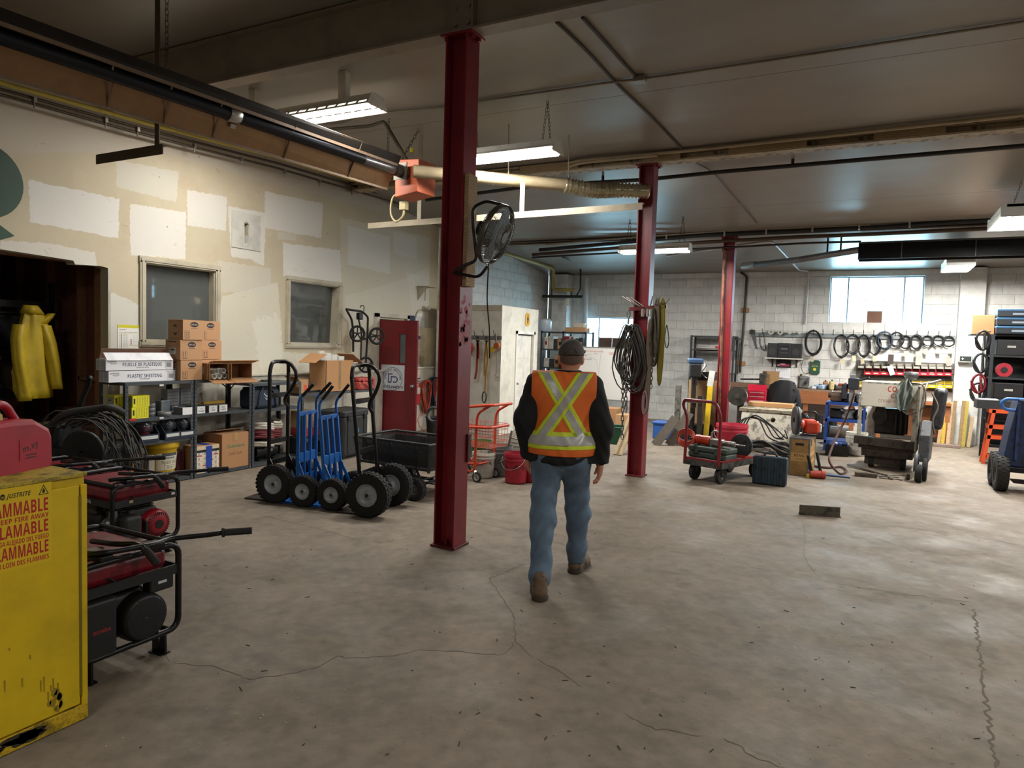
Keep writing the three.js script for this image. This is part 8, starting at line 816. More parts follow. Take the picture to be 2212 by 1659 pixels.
const r0 = P(1659, 742, 0.2), r1 = P(1731, 772, 0.2), rh = r0.y - s0.y, rw = r1.x - r0.x, rx = (r0.x + r1.x) / 2, ra = thing('stereo', 'black stereo with two speakers on the wall shelf', 'stereo', [rx, s0.y + 0.0125, zw + 0.15]); for (const s of [-1, 1]) { const b = part('speaker_box', [rb(rw * 0.31, rh, 0.2, s * rw * 0.345, rh / 2, 0, 0.015)], blackP, ra); part('speaker_cone', [cy(rw * 0.11, 0.01, s * rw * 0.345, rh * 0.42, 0.103, 'z', 22), cy(rw * 0.04, 0.014, s * rw * 0.345, rh * 0.42, 0.105, 'z', 14)], m(0x2c2c2e, 0.5), b); } const un = part('main_unit', [rb(rw * 0.4, rh * 1.02, 0.2, 0, rh * 0.51, 0.01, 0.02), rb(rw * 0.24, rh * 0.18, 0.02, 0, rh * 0.88, 0.112, 0.006)], m(0x202126, 0.35), ra); part('display', [bx(rw * 0.18, rh * 0.12, 0.004, 0, rh * 0.62, 0.113), ...[0, 1, 2, 3].map(i => cy(0.012, 0.01, (i - 1.5) * 0.04, rh * 0.35, 0.113, 'z', 10))], m(0x5b6068, 0.3), un);
const c0 = P(1677, 777, 0.01), c1 = P(1707, 818, 0.01), cw = c1.x - c0.x, ch = c0.y - c1.y, ca = thing('wall_calendar', 'wall calendar with a red car picture under the stereo shelf', 'calendar', [(c0.x + c1.x) / 2, c1.y, zw + 0.012]); part('sheets', [bx(cw, ch, 0.006, 0, ch / 2, 0)], m(0xd8d8dc, 0.7), ca); print('print', cw, ch, canvasMat(cw, ch, 200, (k, w, h) => { k.fillStyle = '#d8d9de'; k.fillRect(0, 0, w, h); k.fillStyle = '#1c1a1c'; k.fillRect(0, 0, w, h * 0.43); k.fillStyle = '#b02a4a'; k.beginPath(); k.ellipse(w * 0.5, h * 0.28, w * 0.42, h * 0.07, 0.05, 0, 7); k.fill(); k.fillStyle = '#c9a9b4'; k.beginPath(); k.ellipse(w * 0.45, h * 0.22, w * 0.2, h * 0.05, 0, 0, 7); k.fill(); k.fillStyle = '#e8e0d8'; k.fillRect(w * 0.1, h * 0.28, w * 0.12, h * 0.03); k.fillStyle = '#3a3a44'; k.fillRect(w * 0.08, h * 0.47, w * 0.1, h * 0.03); k.fillRect(w * 0.25, h * 0.48, w * 0.55, h * 0.015); k.fillStyle = '#9aa0b0'; for (let i = 0; i < 5; i++) for (let j = 0; j < 7; j++) k.fillRect(w * (0.08 + j * 0.125), h * (0.54 + i * 0.075), w * 0.04, h * 0.015); k.fillStyle = '#2a2a30'; k.fillRect(w * 0.15, h * 0.95, w * 0.35, h * 0.025); }), ca, 0, ch / 2, 0.004);
const p0 = P(1760, 793, 0.01), pq = thing('wall_plaque', 'dark green octagonal plaque with yellow lettering on the back wall', 'sign', [p0.x, p0.y - 0.16, zw + 0.014]); part('plate', [ex([[-0.1, 0.03], [-0.07, 0], [0.07, 0], [0.1, 0.03], [0.1, 0.28], [0.07, 0.31], [-0.07, 0.31], [-0.1, 0.28]], 0.012, 0.003)], m(0x1f4a38, 0.5), pq); print('print', 0.16, 0.2, canvasMat(0.16, 0.2, 128, (k, w, h) => { k.fillStyle = '#1f4a38'; k.fillRect(0, 0, w, h); k.save(); k.scale(0.001, 0.001); txt(k, 'THIRSTY', 80, 45, 30, '#7d3a34', 'sans-serif', 'center', 'bold', 110); txt(k, 'FIRST AID', 80, 85, 28, '#c9b73a', 'sans-serif', 'center', 'bold', 140); k.fillStyle = '#c9b73a'; k.beginPath(); k.arc(80, 145, 32, 0, 7); k.fill(); k.restore(); }), pq, 0, 0.155, 0.0075);
const f0 = P(2085, 774, 0.25), fa = thing('first_aid_box', 'white first aid box with a dark label on the pilaster', 'first aid box', [f0.x, f0.y - 0.09, -16.32]); part('case', [rb(0.24, 0.17, 0.1, 0, 0.085, 0, 0.03)], m(0xc2c3bd, 0.5), fa); part('label', [rb(0.19, 0.1, 0.006, 0, 0.08, 0.05, 0.01)], m(0x22302c, 0.5), fa); part('cross', [bx(0.045, 0.015, 0.003, -0.05, 0.08, 0.0545), bx(0.015, 0.045, 0.003, -0.05, 0.08, 0.0545)], m(0xe0e0dc, 0.5), fa); part('handle', [sweep(bend([[-0.06, 0.16, 0], [-0.05, 0.2, 0], [0.05, 0.2, 0], [0.06, 0.16, 0]], 0.02), 0.008, 6)], m(0xc2c3bd, 0.5), fa);
const o0 = P(1733, 812, 0.02); const ol = thingW('outlet_box', 'round outlet with a drooping lead below the stereo', 'outlet'); part('outlet', [cy(0.06, 0.04, o0.x, o0.y, zw + 0.022, 'z', 16)], m(0xb9b09a, 0.6), ol); part('lead', [cable([P(1735, 776), P(1731, 795), P(1738, 806), P(1749, 804), P(1745, 796)], 0.006)], blackP, ol);
const cd = PZ(1889, 685, ZB - 0.09); solo('card_panel', [bx(0.29, 0.26, 0.006, cd.x, 2.535, ZB - 0.06)], m(0x6e4a3a, 0.7), 'square brown picture card set in the window', 'card');
const b0 = P(1851, 783, 0.02), b1 = P(2062, 842, 0.02), pn = thingW('louvred_board', 'grey louvred bin panel on the back wall', 'panel'); part('panel', [bx(b1.x - b0.x, b0.y - b1.y + 0.1, 0.02, (b0.x + b1.x) / 2, (b0.y + b1.y) / 2, zw + 0.012)], m(0x5c5954, 0.6, 0.2), pn); for (let i = 0; i < 5; i++) part('louvre', [bx(b1.x - b0.x, 0.02, 0.014, (b0.x + b1.x) / 2, b0.y - 0.05 - i * 0.11, zw + 0.028)], m(0x5c5954, 0.6, 0.2), pn);
const binG = (w, d, h) => [bx(w, 0.005, d, 0, 0.003, 0), bx(w, h, 0.005, 0, h / 2, -d / 2), bx(w, h * 0.5, 0.005, 0, h * 0.25, d / 2), ...[-1, 1].map(s => ex([[-d / 2, 0], [d / 2, 0], [d / 2, h * 0.5], [d * 0.15, h], [-d / 2, h]], 0.005).rotateY(-Math.PI / 2).translate(s * w / 2, 0, 0))];
const fillM = [0x8a8478, 0x2b2c2e, 0x5a4a3c, 0xc9c4b8, 0x2d4a7a, 0x9a2c2c].map(c => m(c, 0.7, 0.1, 'heavy'));
const rowB = (colour, cat, pys, n, px0, px1, col, h, w) => { for (let i = 0; i < n; i++) { const px = px0 + (px1 - px0) * i / (n - 1), q = P(px, pys + (i / n) * 2, 0.1), g = thing('parts_bin', `${colour} parts bin hung on the louvred panel`, 'bin', [q.x, q.y - h * 0.5, zw + 0.1], 0, `${colour} parts bins`); part('tub', binG(w, 0.14, h), m(col, 0.45), g); part('contents', [sp(w * 0.4, 0, h * 0.35, 0, 1, 0.5, 1.2, 8, 6)], fillM[(i * 5 + pys) % 6], g); part('label', [bx(w * 0.6, h * 0.16, 0.002, 0, h * 0.25, 0.0745)], m(0xd0ccc0, 0.6), g); } };
rowB('grey', 'bin', 790, 12, 1860, 2048, 0x8f8b80, 0.1, 0.115); rowB('red', 'bin', 803, 11, 1875, 2047, 0xa8182a, 0.13, 0.14); rowB('yellow', 'bin', 829, 12, 1857, 2048, 0xc9ab14, 0.14, 0.14);
for (const [px, py, lab, c] of [[1925, 800, 'white paper scrap stuck among the red bins', 0xd8d8e0], [1984, 778, 'folded leaflet standing on the bins', 0xb5b0a4], [2048, 780, 'loose cable ends above the last bins', 0xa9a49a], [1924, 776, 'dark packet standing on the grey bins', 0x4a403c]]) { const q = P(px, py, 0.2); solo('scrap', [put(bx(0.1, 0.2, 0.012), q.x, q.y, q.z, 0.1, 0, 0.35 * (px % 3 - 1))], m(c, 0.7), lab, 'paper'); }
const d0 = PZ(1494, 724, -16.1), d1 = PZ(1586, 724, -16.1), fr = thingW('wall_shelf_frame', 'dark angle-iron shelf frame by the back wall', 'shelf'), dm = m(0x34383d, 0.5, 0.3); for (const x of [d0.x, d1.x]) for (const d of [0, -0.4]) part('post', [bx(0.04, d0.y, 0.04, x, d0.y / 2, -16.1 + d)], dm, fr); for (const y of [d0.y - 0.02, 1.72, 1.2]) part('shelf', [bx(d1.x - d0.x, 0.03, 0.42, (d0.x + d1.x) / 2, y, -16.3)], dm, fr); solo('cutting_disc', [cy(0.3, 0.02, (d0.x + d1.x) / 2 - 0.1, 1.755, -16.2, 'y', 30)], m(0x6b5545, 0.6, 0.3, 'heavy'), 'brown round blade lying on the dark shelf frame', 'saw blade'); solo('carton_pack', [bx(0.26, 0.05, 0.15, d1.x - 0.25, 1.795, -16.05)], m(0xb5404a, 0.6), 'red and white packet on the round blade', 'packet'); solo('clamp_bar', [bx(0.55, 0.03, 0.05, d1.x - 0.1, 1.99, -16.2), bx(0.025, 0.27, 0.04, d1.x - 0.05, 1.86, -16.2)], blackP, 'black bar clamp on the dark shelf frame', 'clamp');
}
// ================================================================ work area at the back: benches, drill press, tools
{
const wood = m(0xa9683c, 0.6, 0, 'wood'), z = -15.7, P = (x, y, d = 0) => PZ(x, y, z + d), a = P(1640, 838), b = P(1850, 845), W2 = b.x - a.x, cx = (a.x + b.x) / 2, ty = a.y;
const g = thingW('workbench', 'long wooden workbench with a deep orange-brown front', 'workbench'); part('top', [bx(W2, 0.06, 0.75, cx, ty, z - 0.37)], m(0x9a7a5c, 0.7, 0, 'wood'), g); part('front_apron', [bx(W2, 0.26, 0.03, cx, ty - 0.14, z)], wood, g); for (const x of [a.x + 0.06, cx, b.x - 0.06]) part('leg', [bx(0.09, ty - 0.03, 0.09, x, (ty - 0.03) / 2, z - 0.06)], wood, g); part('lower_shelf', [bx(W2, 0.04, 0.6, cx, 0.3, z - 0.35)], wood, g);
const c0 = PZ(1895, 866, -16), c1 = PZ(2056, 872, -16), g2 = thingW('workbench', 'wooden bench below the parts bins', 'workbench'); part('top', [bx(c1.x - c0.x, 0.05, 0.55, (c0.x + c1.x) / 2, c0.y, -16.28)], wood, g2); for (const x of [c0.x + 0.05, c1.x - 0.05]) part('leg', [bx(0.08, c0.y, 0.08, x, c0.y / 2, -16.1)], wood, g2); part('back_panel', [bx(c1.x - c0.x, 0.6, 0.03, (c0.x + c1.x) / 2, 0.4, -16.45)], wood, g2);
const items = [[1705, 'black coiled cable heap', 0x1c1b1b, 0.26, 0.1], [1735, 'grey engine block', 0x5a5a58, 0.22, 0.26], [1690, 'yellow cased tape tool', 0xc08a1c, 0.12, 0.07], [1757, 'white paper bundle', 0xc5c8cc, 0.2, 0.06], [1775, 'pale blue toy-shaped model', 0x9ab4d0, 0.3, 0.1], [1783, 'brown wedge offcut', 0x9a6e4a, 0.14, 0.17], [1796, 'cream folder', 0xc0ae7c, 0.13, 0.19], [1808, 'dark tool clutter', 0x2c2a2a, 0.24, 0.09], [1822, 'orange power tool', 0xc4502c, 0.2, 0.14], [1668, 'clear tray', 0xb4b9bc, 0.2, 0.05], [1680, 'blue cup', 0x3a6a9a, 0.08, 0.1]];
items.forEach(([px, lab, c, w, h], i) => { const q = P(px, 835, -0.12 - (i % 3) * 0.12); const t = thing('bench_item', lab + ' on the long workbench', 'bench clutter', [q.x, ty + 0.03, q.z], i * 0.3); part('body', [put(new RoundedBoxGeometry(w, h, w * 0.7, 2, Math.min(0.03, h * 0.3)), 0, h / 2, 0)], m(c, 0.5, 0.1, 'heavy'), t); part('fitting', [cy(w * 0.16, h * 0.5, w * 0.2, h * 0.55, w * 0.36, 'z', 12), cy(w * 0.1, h * 0.4, -w * 0.25, h * 0.95, 0, 'y', 10)], m(0x3c3b3a, 0.5, 0.4), t); });
const low = [[1660, 0x7d94b4, 'grey-blue tube frame'], [1690, 0x8fa6c4, 'pale blue folding stand'], [1715, 0x2a2b2e, 'black pump body'], [1740, 0x4a5460, 'grey machine part'], [1770, 0x1f2022, 'black motor'], [1800, 0x33373c, 'dark tool tray']]; low.forEach(([px, c, lab], i) => { const q = P(px, 900, 0.35); const t = thing('stored_tool', lab + ' stored under the long workbench', 'tool', [q.x, 0, q.z], i * 0.4); if (i < 2) { part('frame', [sweep(bend([[-0.3, 0.02, 0], [-0.25, 0.55, 0], [0.3, 0.72, 0], [0.32, 0.02, 0]], 0.06), 0.018, 8), rod([-0.28, 0.3, 0], [0.31, 0.6, 0], 0.015), rod([-0.25, 0.55, 0], [0.31, 0.25, 0], 0.015)], m(c, 0.4, 0.4), t); } else { part('body', [rb(0.26, 0.3, 0.24, 0, 0.15, 0, 0.04)], m(c, 0.5, 0.3, 'heavy'), t); part('fitting', [cy(0.08, 0.2, 0, 0.38, 0, 'y', 14), cy(0.05, 0.3, 0.05, 0.2, 0.1, 'x', 12)], steelD, t); } });
const q = PZ(1494, 950, -12.9), dp = thing('drill_press', 'black and blue pillar drill press by the third column', 'drill press', [q.x, 0, -12.9], 0.3), st = m(0x3a3b3c, 0.5, 0.4, 'heavy'); part('base', [bx(0.36, 0.05, 0.5, 0, 0.025, 0)], st, dp); part('pillar', [cy(0.045, 1.35, 0, 0.7, -0.1, 'y', 14)], m(0x4a4844, 0.4, 0.6, 'heavy'), dp); part('table', [cy(0.18, 0.03, 0, 0.78, 0.08, 'y', 20), cy(0.05, 0.12, 0, 0.72, 0.04, 'y', 12)], m(0x6a6660, 0.4, 0.6, 'heavy'), dp); part('head', [rb(0.2, 0.26, 0.42, 0, 1.35, 0.02, 0.03), cy(0.04, 0.16, 0, 1.16, 0.14, 'y', 12)], m(0x17181a, 0.45), dp); part('belt_cover', [rb(0.26, 0.1, 0.5, 0, 1.52, -0.02, 0.03)], m(0x2f4a6e, 0.4), dp); part('feed_handle', [0, 1, 2].map(i => rod([0.11, 1.3, 0.08], [0.2, 1.3 + Math.cos(i * 2.1) * 0.16, 0.08 + Math.sin(i * 2.1) * 0.16], 0.009)), chrome, dp);
for (const [px, py0, py1, w, c, lab] of [[1466, 832, 950, 0.09, 0x8a8a84, 'thick steel cylinder post beside the drill press'], [1514, 855, 960, 0.08, 0x3a3632, 'dark steel post with a pale cap']]) { const t = PZ(px, py0, -12.5), bq = PZ(px, py1, -12.5); solo('steel_post', [bx(w, t.y, w, t.x, t.y / 2, -12.5)], m(c, 0.5, 0.4, 'heavy'), lab, 'post'); }
{ const t = PZ(1532, 835, -12.6), u = PZ(1524, 960, -12.6), lv = thingW('long_level', 'long yellow spirit level standing among the steel posts', 'level'); part('rail', [bar([u.x, 0.002, -12.55], [t.x, t.y, -12.7], 0.09, 0.03, V(0, 0, 1))], m(0xd0b012, 0.45), lv); part('white_end', [bar([t.x - 0.01, t.y, -12.7], [t.x + 0.02, t.y + 0.28, -12.72], 0.1, 0.03, V(0, 0, 1))], m(0xc9c9c4, 0.5), lv); }
{ const t = PZ(1520, 822, -13.3), bd = thingW('plywood_cabinet', 'plywood cabinet back with a shelf beside the third column', 'cabinet'); part('panel', [bx(0.55, t.y, 0.4, t.x, t.y / 2, -13.5)], m(0xb09068, 0.75, 0, 'wood'), bd); const bb = thing('parts_tub', 'black open tub on the plywood cabinet', 'tub', [t.x + 0.02, t.y, -13.42]); part('tub', [bx(0.3, 0.01, 0.2, 0, 0.01, 0), bx(0.3, 0.16, 0.01, 0, 0.08, 0.1), bx(0.3, 0.16, 0.01, 0, 0.08, -0.1), bx(0.01, 0.16, 0.2, 0.15, 0.08, 0), bx(0.01, 0.16, 0.2, -0.15, 0.08, 0)], blackP, bb); for (const [i, x] of [[0, -0.1], [1, -0.02]]) { const bo = thing('plastic_bottle', i ? 'taller white plastic bottle in the black tub' : 'white plastic bottle in the black tub', 'bottle', [t.x + x, t.y + 0.016, -13.42]); part('bottle', [lathe([[0.001, 0], [0.035, 0], [0.035, 0.17 + i * 0.05], [0.014, 0.21 + i * 0.05], [0.014, 0.25 + i * 0.05], [0.001, 0.25 + i * 0.05]], 14)], m(0xd0cfc8, 0.4), bo); part('cap', [cy(0.016, 0.02, 0, 0.26 + i * 0.05, 0, 'y', 10)], m(0xb5b4ae, 0.4), bo); } }
{ const t = PZ(1594, 856, -12.7), gr = thing('bench_grinder', 'pedestal grinder with a dark disc before the third column', 'grinder', [t.x, 0, -12.8], 0.1); part('pedestal', [bx(0.1, t.y - 0.1, 0.1, 0.03, (t.y - 0.1) / 2, -0.05), bx(0.3, 0.03, 0.3, 0.03, 0.015, -0.05)], m(0x5d5c58, 0.5, 0.4, 'heavy'), gr); part('disc', [cy(0.165, 0.04, -0.02, t.y, 0.1, 'z', 30)], m(0x3a3a34, 0.6, 0.2, 'heavy'), gr); part('hub', [cy(0.04, 0.03, -0.02, t.y, 0.13, 'z', 14)], m(0x6a6a66, 0.4, 0.6), gr); part('motor', [cy(0.1, 0.25, 0.04, t.y, -0.06, 'z', 20)], m(0xb4bcc4, 0.4, 0.2), gr); part('bracket', [bx(0.14, 0.06, 0.16, 0.02, t.y - 0.13, 0)], steelD, gr); }
{ const t = PZ(1605, 872, -13.6), ap = solo('white_cabinet', [rb(0.75, t.y, 0.5, t.x + 0.05, t.y / 2, -13.9, 0.02)], m(0xc9cfd2, 0.4), 'white appliance cabinet under the red toolbox', 'cabinet'); const tb = thing('toolbox', 'bright red metal toolbox with drawers on the white cabinet', 'toolbox', [t.x + 0.2, t.y, -13.9], 0.1); tb.scale.setScalar(0.85); part('chest', [rb(0.4, 0.3, 0.28, 0, 0.15, 0, 0.015)], m(0xc01a38, 0.4), tb); for (let i = 0; i < 3; i++) { const dr = part('drawer', [rb(0.36, 0.07, 0.012, 0, 0.05 + i * 0.09, 0.144, 0.004)], m(0xc01a38, 0.4), tb); part('pull', [bx(0.3, 0.012, 0.01, 0, 0.07 + i * 0.09, 0.154)], m(0xd8c9cc, 0.35), dr); } part('lid', [put(bx(0.4, 0.015, 0.28), 0, 0.34, -0.06, 0.5)], m(0xc01a38, 0.4), tb); for (const [dx, c, lab] of [[-0.25, 0xb8bcc8, 'crumpled white paper on the white cabinet'], [-0.1, 0x3d5f9a, 'blue rag on the white cabinet']]) solo('rag', [sp(0.1, t.x + dx, t.y + 0.035, -13.75, 1.2, 0.35, 0.8)], m(c, 0.8), lab, 'rag'); }
{ const t = PZ(1625, 828, -15.2), ms = thing('tubing_bender', 'brown beam with a clamp and board on the back bench', 'tool', [t.x, t.y - 0.12, -15.6]); part('beam', [bx(0.9, 0.1, 0.12, -0.05, 0.06, 0)], m(0x7a5a42, 0.6, 0, 'wood'), ms); part('clamp', [rb(0.12, 0.26, 0.14, 0.15, 0.2, 0.04, 0.02), cy(0.04, 0.14, 0.2, 0.3, 0.06, 'y', 10), rod([-0.3, 0.18, 0.05], [0.15, 0.2, 0.05], 0.02)], m(0x4a4844, 0.4, 0.5, 'heavy'), ms); part('board', [bx(0.34, 0.3, 0.02, 0.3, 0.23, -0.07)], m(0xb08a5c, 0.7, 0, 'wood'), ms); solo('bender_stand', [bx(0.5, t.y - 0.12, 0.3, t.x - 0.25, (t.y - 0.12) / 2, -15.65)], m(0x5a4a3c, 0.7, 0, 'wood'), 'dark wooden stand carrying the brown beam', 'stand'); }
{ const t = PZ(1825, 873, -13.6), u = PZ(1786, 873, -13.6), v = PZ(1868, 873, -13.6), bc = thingW('blue_cart', 'blue two-shelf tool cart behind the plywood crate', 'cart'), bm = m(0x1d3f86, 0.45, 0, 'grime'), w = v.x - u.x; for (const y of [t.y, 0.55, 0.16]) part('shelf', [bx(w, 0.05, 0.5, t.x, y, -13.85)], bm, bc); for (const x of [u.x, v.x]) for (const d of [-13.62, -14.08]) part('post', [bx(0.04, t.y, 0.04, x, t.y / 2, d)], bm, bc); [0x2a2a2c, 0x8d8f92, 0x1c1d20, 0x5c4a3c, 0x2a2a2c, 0x777a7c].forEach((c, i) => { const y = i < 3 ? 0.575 : t.y + 0.025, o = thing('cart_tool', ['black pump', 'silver clamp', 'black gearbox', 'brown tool handle', 'black drill body', 'grey steel fitting'][i] + (i < 3 ? ' on the lower shelf of the blue cart' : ' on top of the blue cart'), 'tool', [u.x + 0.15 + (i % 3) * w * 0.32, y, -13.78], i); part('body', [rb(0.2, 0.14, 0.16, 0, 0.07, 0, 0.03), cy(0.06, 0.24, 0.02, 0.12, 0.02, 'x', 12)], m(c, 0.45, 0.4, 'heavy'), o); part('knob', [sp(0.035, 0.1, 0.16, 0.05)], chrome, o); });
const cr = thing('core_rig', 'upright silver coring rig with a black rack on the blue cart', 'core rig', [t.x + 0.1, t.y + 0.025, -13.7]); part('column', [bx(0.09, 0.5, 0.09, 0, 0.25, 0)], m(0xa9acb0, 0.35, 0.7, 'heavy'), cr); part('carriage', [rb(0.18, 0.2, 0.16, 0.02, 0.34, 0.03, 0.02), cy(0.05, 0.26, -0.12, 0.2, 0.04, 'y', 14)], m(0x3d4048, 0.4, 0.5), cr); part('crank', [rod([0.1, 0.4, 0.06], [0.24, 0.46, 0.1], 0.012), sp(0.02, 0.25, 0.46, 0.1)], blackP, cr); }
{ const q2 = G(1848, 985); pail('plastic_bucket', 'white plastic bucket with papers beside the blue cart', V(q2.x, 0, q2.z - 0.1), 0.4, 0.15, 0.17, m(0xc9c6bc, 0.55, 0, 'heavy'), { fill: m(0xb5b0a4, 0.8) }); const q3 = G(1818, 985); const cr = thing('battery_crate', 'small black crate of blue and silver fittings on the floor', 'crate', [q3.x - 0.08, 0, q3.z - 0.05]); part('crate', [bx(0.34, 0.01, 0.26, 0, 0.01, 0), bx(0.34, 0.18, 0.01, 0, 0.09, 0.13), bx(0.34, 0.18, 0.01, 0, 0.09, -0.13), bx(0.01, 0.18, 0.26, 0.17, 0.09, 0), bx(0.01, 0.18, 0.26, -0.17, 0.09, 0)], blackP, cr); part('fittings', [sp(0.09, -0.06, 0.17, 0, 1.1, 0.8, 1), cy(0.03, 0.2, 0.06, 0.2, 0, 'x', 10), cy(0.025, 0.18, 0.05, 0.2, 0.07, 'z', 10)], m(0x38507e, 0.4, 0.3), cr); const q4 = G(1810, 965); solo('pump_motor', [cy(0.16, 0.34, q4.x, 0.165, q4.z - 0.35, 'x', 20), bx(0.3, 0.06, 0.2, q4.x, 0.03, q4.z - 0.35)], m(0x3f342c, 0.5, 0.4, 'heavy'), 'dark pump motor on the floor under the hose', 'pump'); }
[[2035, 895, 0xb59468, 'short square timber'], [2044, 868, 0xc9a42c, 'yellow-topped broom handle'], [2055, 868, 0xc2a680, 'long pale timber'], [2063, 866, 0x8f7654, 'dark rough timber'], [2082, 866, 0x9a7c54, 'brown timber on the pilaster'], [2089, 867, 0xb5a03c, 'yellow-painted stake'], [2100, 900, 0xb8a078, 'slanting pale board']].forEach(([px, py, c, lab], i) => { const t = PZ(px, py, -16.25), f = PZ(px - 8, 960, -15.9); const o = thing('leaning_timber', lab + ' leaning by the bench end', 'timber', [f.x, 0, -15.95]); part('board', [bar([0, 0.002, 0], [t.x - f.x, t.y, -0.25], 0.06, 0.04, V(0, 0, 1))], m(c, 0.75, 0, 'wood'), o); }); { const q5 = G(2042, 963); solo('timber_base', [rb(0.45, 0.06, 0.14, q5.x, 0.03, -15.72, 0.01)], m(0x9a8478, 0.7, 0, 'wood'), 'flat wooden foot below the leaning timbers', 'timber'); }
}
// ================================================================ rack at the right edge
{
const z = -14.3, P = (x, y) => PZ(x, y, z), x0 = P(2140, 800).x, x1 = x0 + 1.5, g = thingW('bin_rack', 'tall dark rack filled with black parts drawers', 'shelf'), dm = m(0x33363a, 0.5, 0.4, 'grime'), top = P(2145, 722).y; for (const x of [x0, x1]) for (const d of [0, -0.5]) part('post', [bx(0.05, top, 0.05, x, top / 2, z + d)], dm, g); const ys = [top, P(2145, 767).y, P(2145, 815).y, P(2145, 860).y, 0.7, 0.25]; for (const y of ys) part('shelf', [bx(x1 - x0, 0.03, 0.5, (x0 + x1) / 2, y - 0.015, z - 0.25)], dm, g);
part('back_sheet', [bx(x1 - x0, top - 0.2, 0.01, (x0 + x1) / 2, top / 2 + 0.1, z - 0.5)], m(0x26282b, 0.6), g); ys.slice(1, 5).forEach((y, r) => { const h = Math.min(0.27, (ys[r] - y) * 0.9); for (let i = 0; i < 3; i++) { if (r === 1 && i === 0) continue; const o = thing('drawer_bin', 'black drawer bin with a pale label slot on the dark rack', 'bin', [x0 + 0.27 + i * 0.47, y, z - 0.2], 0, 'black drawer bins on the rack'); part('bin', [rb(0.42, h, 0.4, 0, h / 2, 0, 0.015)], m(0x17181a, 0.4), o); part('label_slot', [bx(0.12, 0.035, 0.004, 0, h * 0.55, 0.202)], m(0xa9a8a2, 0.5), o); } });
const rs = thing('cord_reel', 'red cord reel on the dark rack', 'reel', [x0 + 0.2, ys[2], z - 0.12]); part('reel', [cy(0.12, 0.1, 0, 0.13, 0, 'z', 22)], m(0xa81c2e, 0.45), rs); part('hub', [cy(0.05, 0.12, 0, 0.13, 0, 'z', 14), bx(0.18, 0.02, 0.12, 0, 0.01, 0)], blackP, rs);
const cz = z - 0.1; for (let i = 0; i < 3; i++) { const o = thing('organizer_case', ['lowest', 'middle', 'topmost'][i] + ' blue and black organizer case stacked on the rack top', 'case', [x0 + 0.33, top + i * 0.142, cz]); part('case', [rb(0.6, 0.125, 0.38, 0, 0.065, 0, 0.02)], m(0x17202a, 0.4), o); part('blue_lid', [rb(0.61, 0.035, 0.39, 0, 0.122, 0, 0.01)], m(0x3d6c94, 0.35), o); part('maker_mark', [bx(0.22, 0.03, 0.002, 0.02, 0.06, 0.191)], m(0x8fa0b0, 0.5), o); }
carton('brown_carton', 'brown carton with a white label beside the organizer cases', x0 - 0.3, x0 + 0.02, top - 0.0, top + 0.33, z - 0.1, z - 0.4, 1); solo('carton_ledge', [bx(0.34, 0.02, 0.4, x0 - 0.15, top - 0.011, z - 0.25)], dm, 'small side shelf under the brown carton on the rack', 'shelf');
{ const gs = [loft([[[0.4, 0.45, 0.1], 0.09, 0.06], [[0.5, 0.52, 0.1], 0.15, 0.12], [[0.55, 0.6, 0.1], 0.1, 0.1]], 16, 0.12, 3)]; const q = V(x0 + 0.62, top + 0.43, cz + 0.06); solo('rolled_sack', [sp(0.13, q.x, q.y + 0.12, q.z, 1, 1.05, 0.9), ...[0.05, 0.08, 0.11].map(r => tor(r, 0.02, q.x, q.y + 0.12, q.z + 0.1, 'z', 6, 18)), sp(0.07, q.x + 0.02, q.y - 0.0, q.z + 0.04, 0.8, 1.4, 0.8)], m(0xb09c7c, 0.9, 0, 'weave'), 'rolled tan canvas sack on the organizer cases', 'sack'); }
[[2118, 735, 0x1d1d1e, 'black coiled hoses'], [2125, 785, 0x2d2f33, 'dark clamps'], [2118, 830, 0x8c1f2c, 'red hand tools'], [2128, 850, 0x3a3c42, 'grey wrench set']].forEach(([px, py, c, lab], i) => { const q = PZ(px, py, z + 0.08), o = thing('hung_tools', lab + ' hanging on the end of the dark rack', 'tools', [x0 - 0.06, q.y - 0.15, z - 0.05 - i * 0.08]); part('bundle', [sweep(Array.from({ length: 18 }, (_, j) => [Math.cos(j / 18 * 6.283) * 0.1 - 0.08, 0.15 + Math.sin(j / 18 * 6.283) * 0.16, 0.05]), 0.02, 6, true), rod([-0.1, 0.0, 0.06], [-0.2, 0.2, 0.1], 0.018), rod([-0.04, 0.02, 0.08], [-0.06, 0.28, 0.06], 0.02)], m(c, 0.5, 0.2, 'heavy'), o); part('hanger', [rod([-0.05, 0.3, 0.04], [0.03, 0.3, 0], 0.008)], dm, o); });
const t = P(2105, 880); solo('side_tray', [bx(0.5, 0.14, 0.4, PZ(2130, 882, -13.9).x + 0.1, 0.98, -13.95)], m(0x202225, 0.5), 'black tray of papers before the dark rack', 'tray'); solo('paper_pile', [bx(0.26, 0.015, 0.24, PZ(2118, 872, -13.9).x + 0.1, 1.06, -13.9)], m(0xc9c9c9, 0.7), 'white papers on the black tray', 'paper');
const q = PZ(2130, 990, -13.75), os = thing('orange_stand', 'orange steel stand frame before the dark rack', 'stand', [q.x + 0.3, 0, -13.85]), om = m(0xc4491c, 0.5, 0, 'grime'); for (const s of [-1, 1]) for (const d of [0.12, -0.12]) part('leg', [bar([s * 0.34, 0, d], [s * 0.24, 0.9, d], 0.06, 0.05)], om, os); for (const y of [0.12, 0.45, 0.62, 0.88]) part('cross_rail', [bx(0.62, 0.06, 0.3, 0, y, 0)], om, os);
}

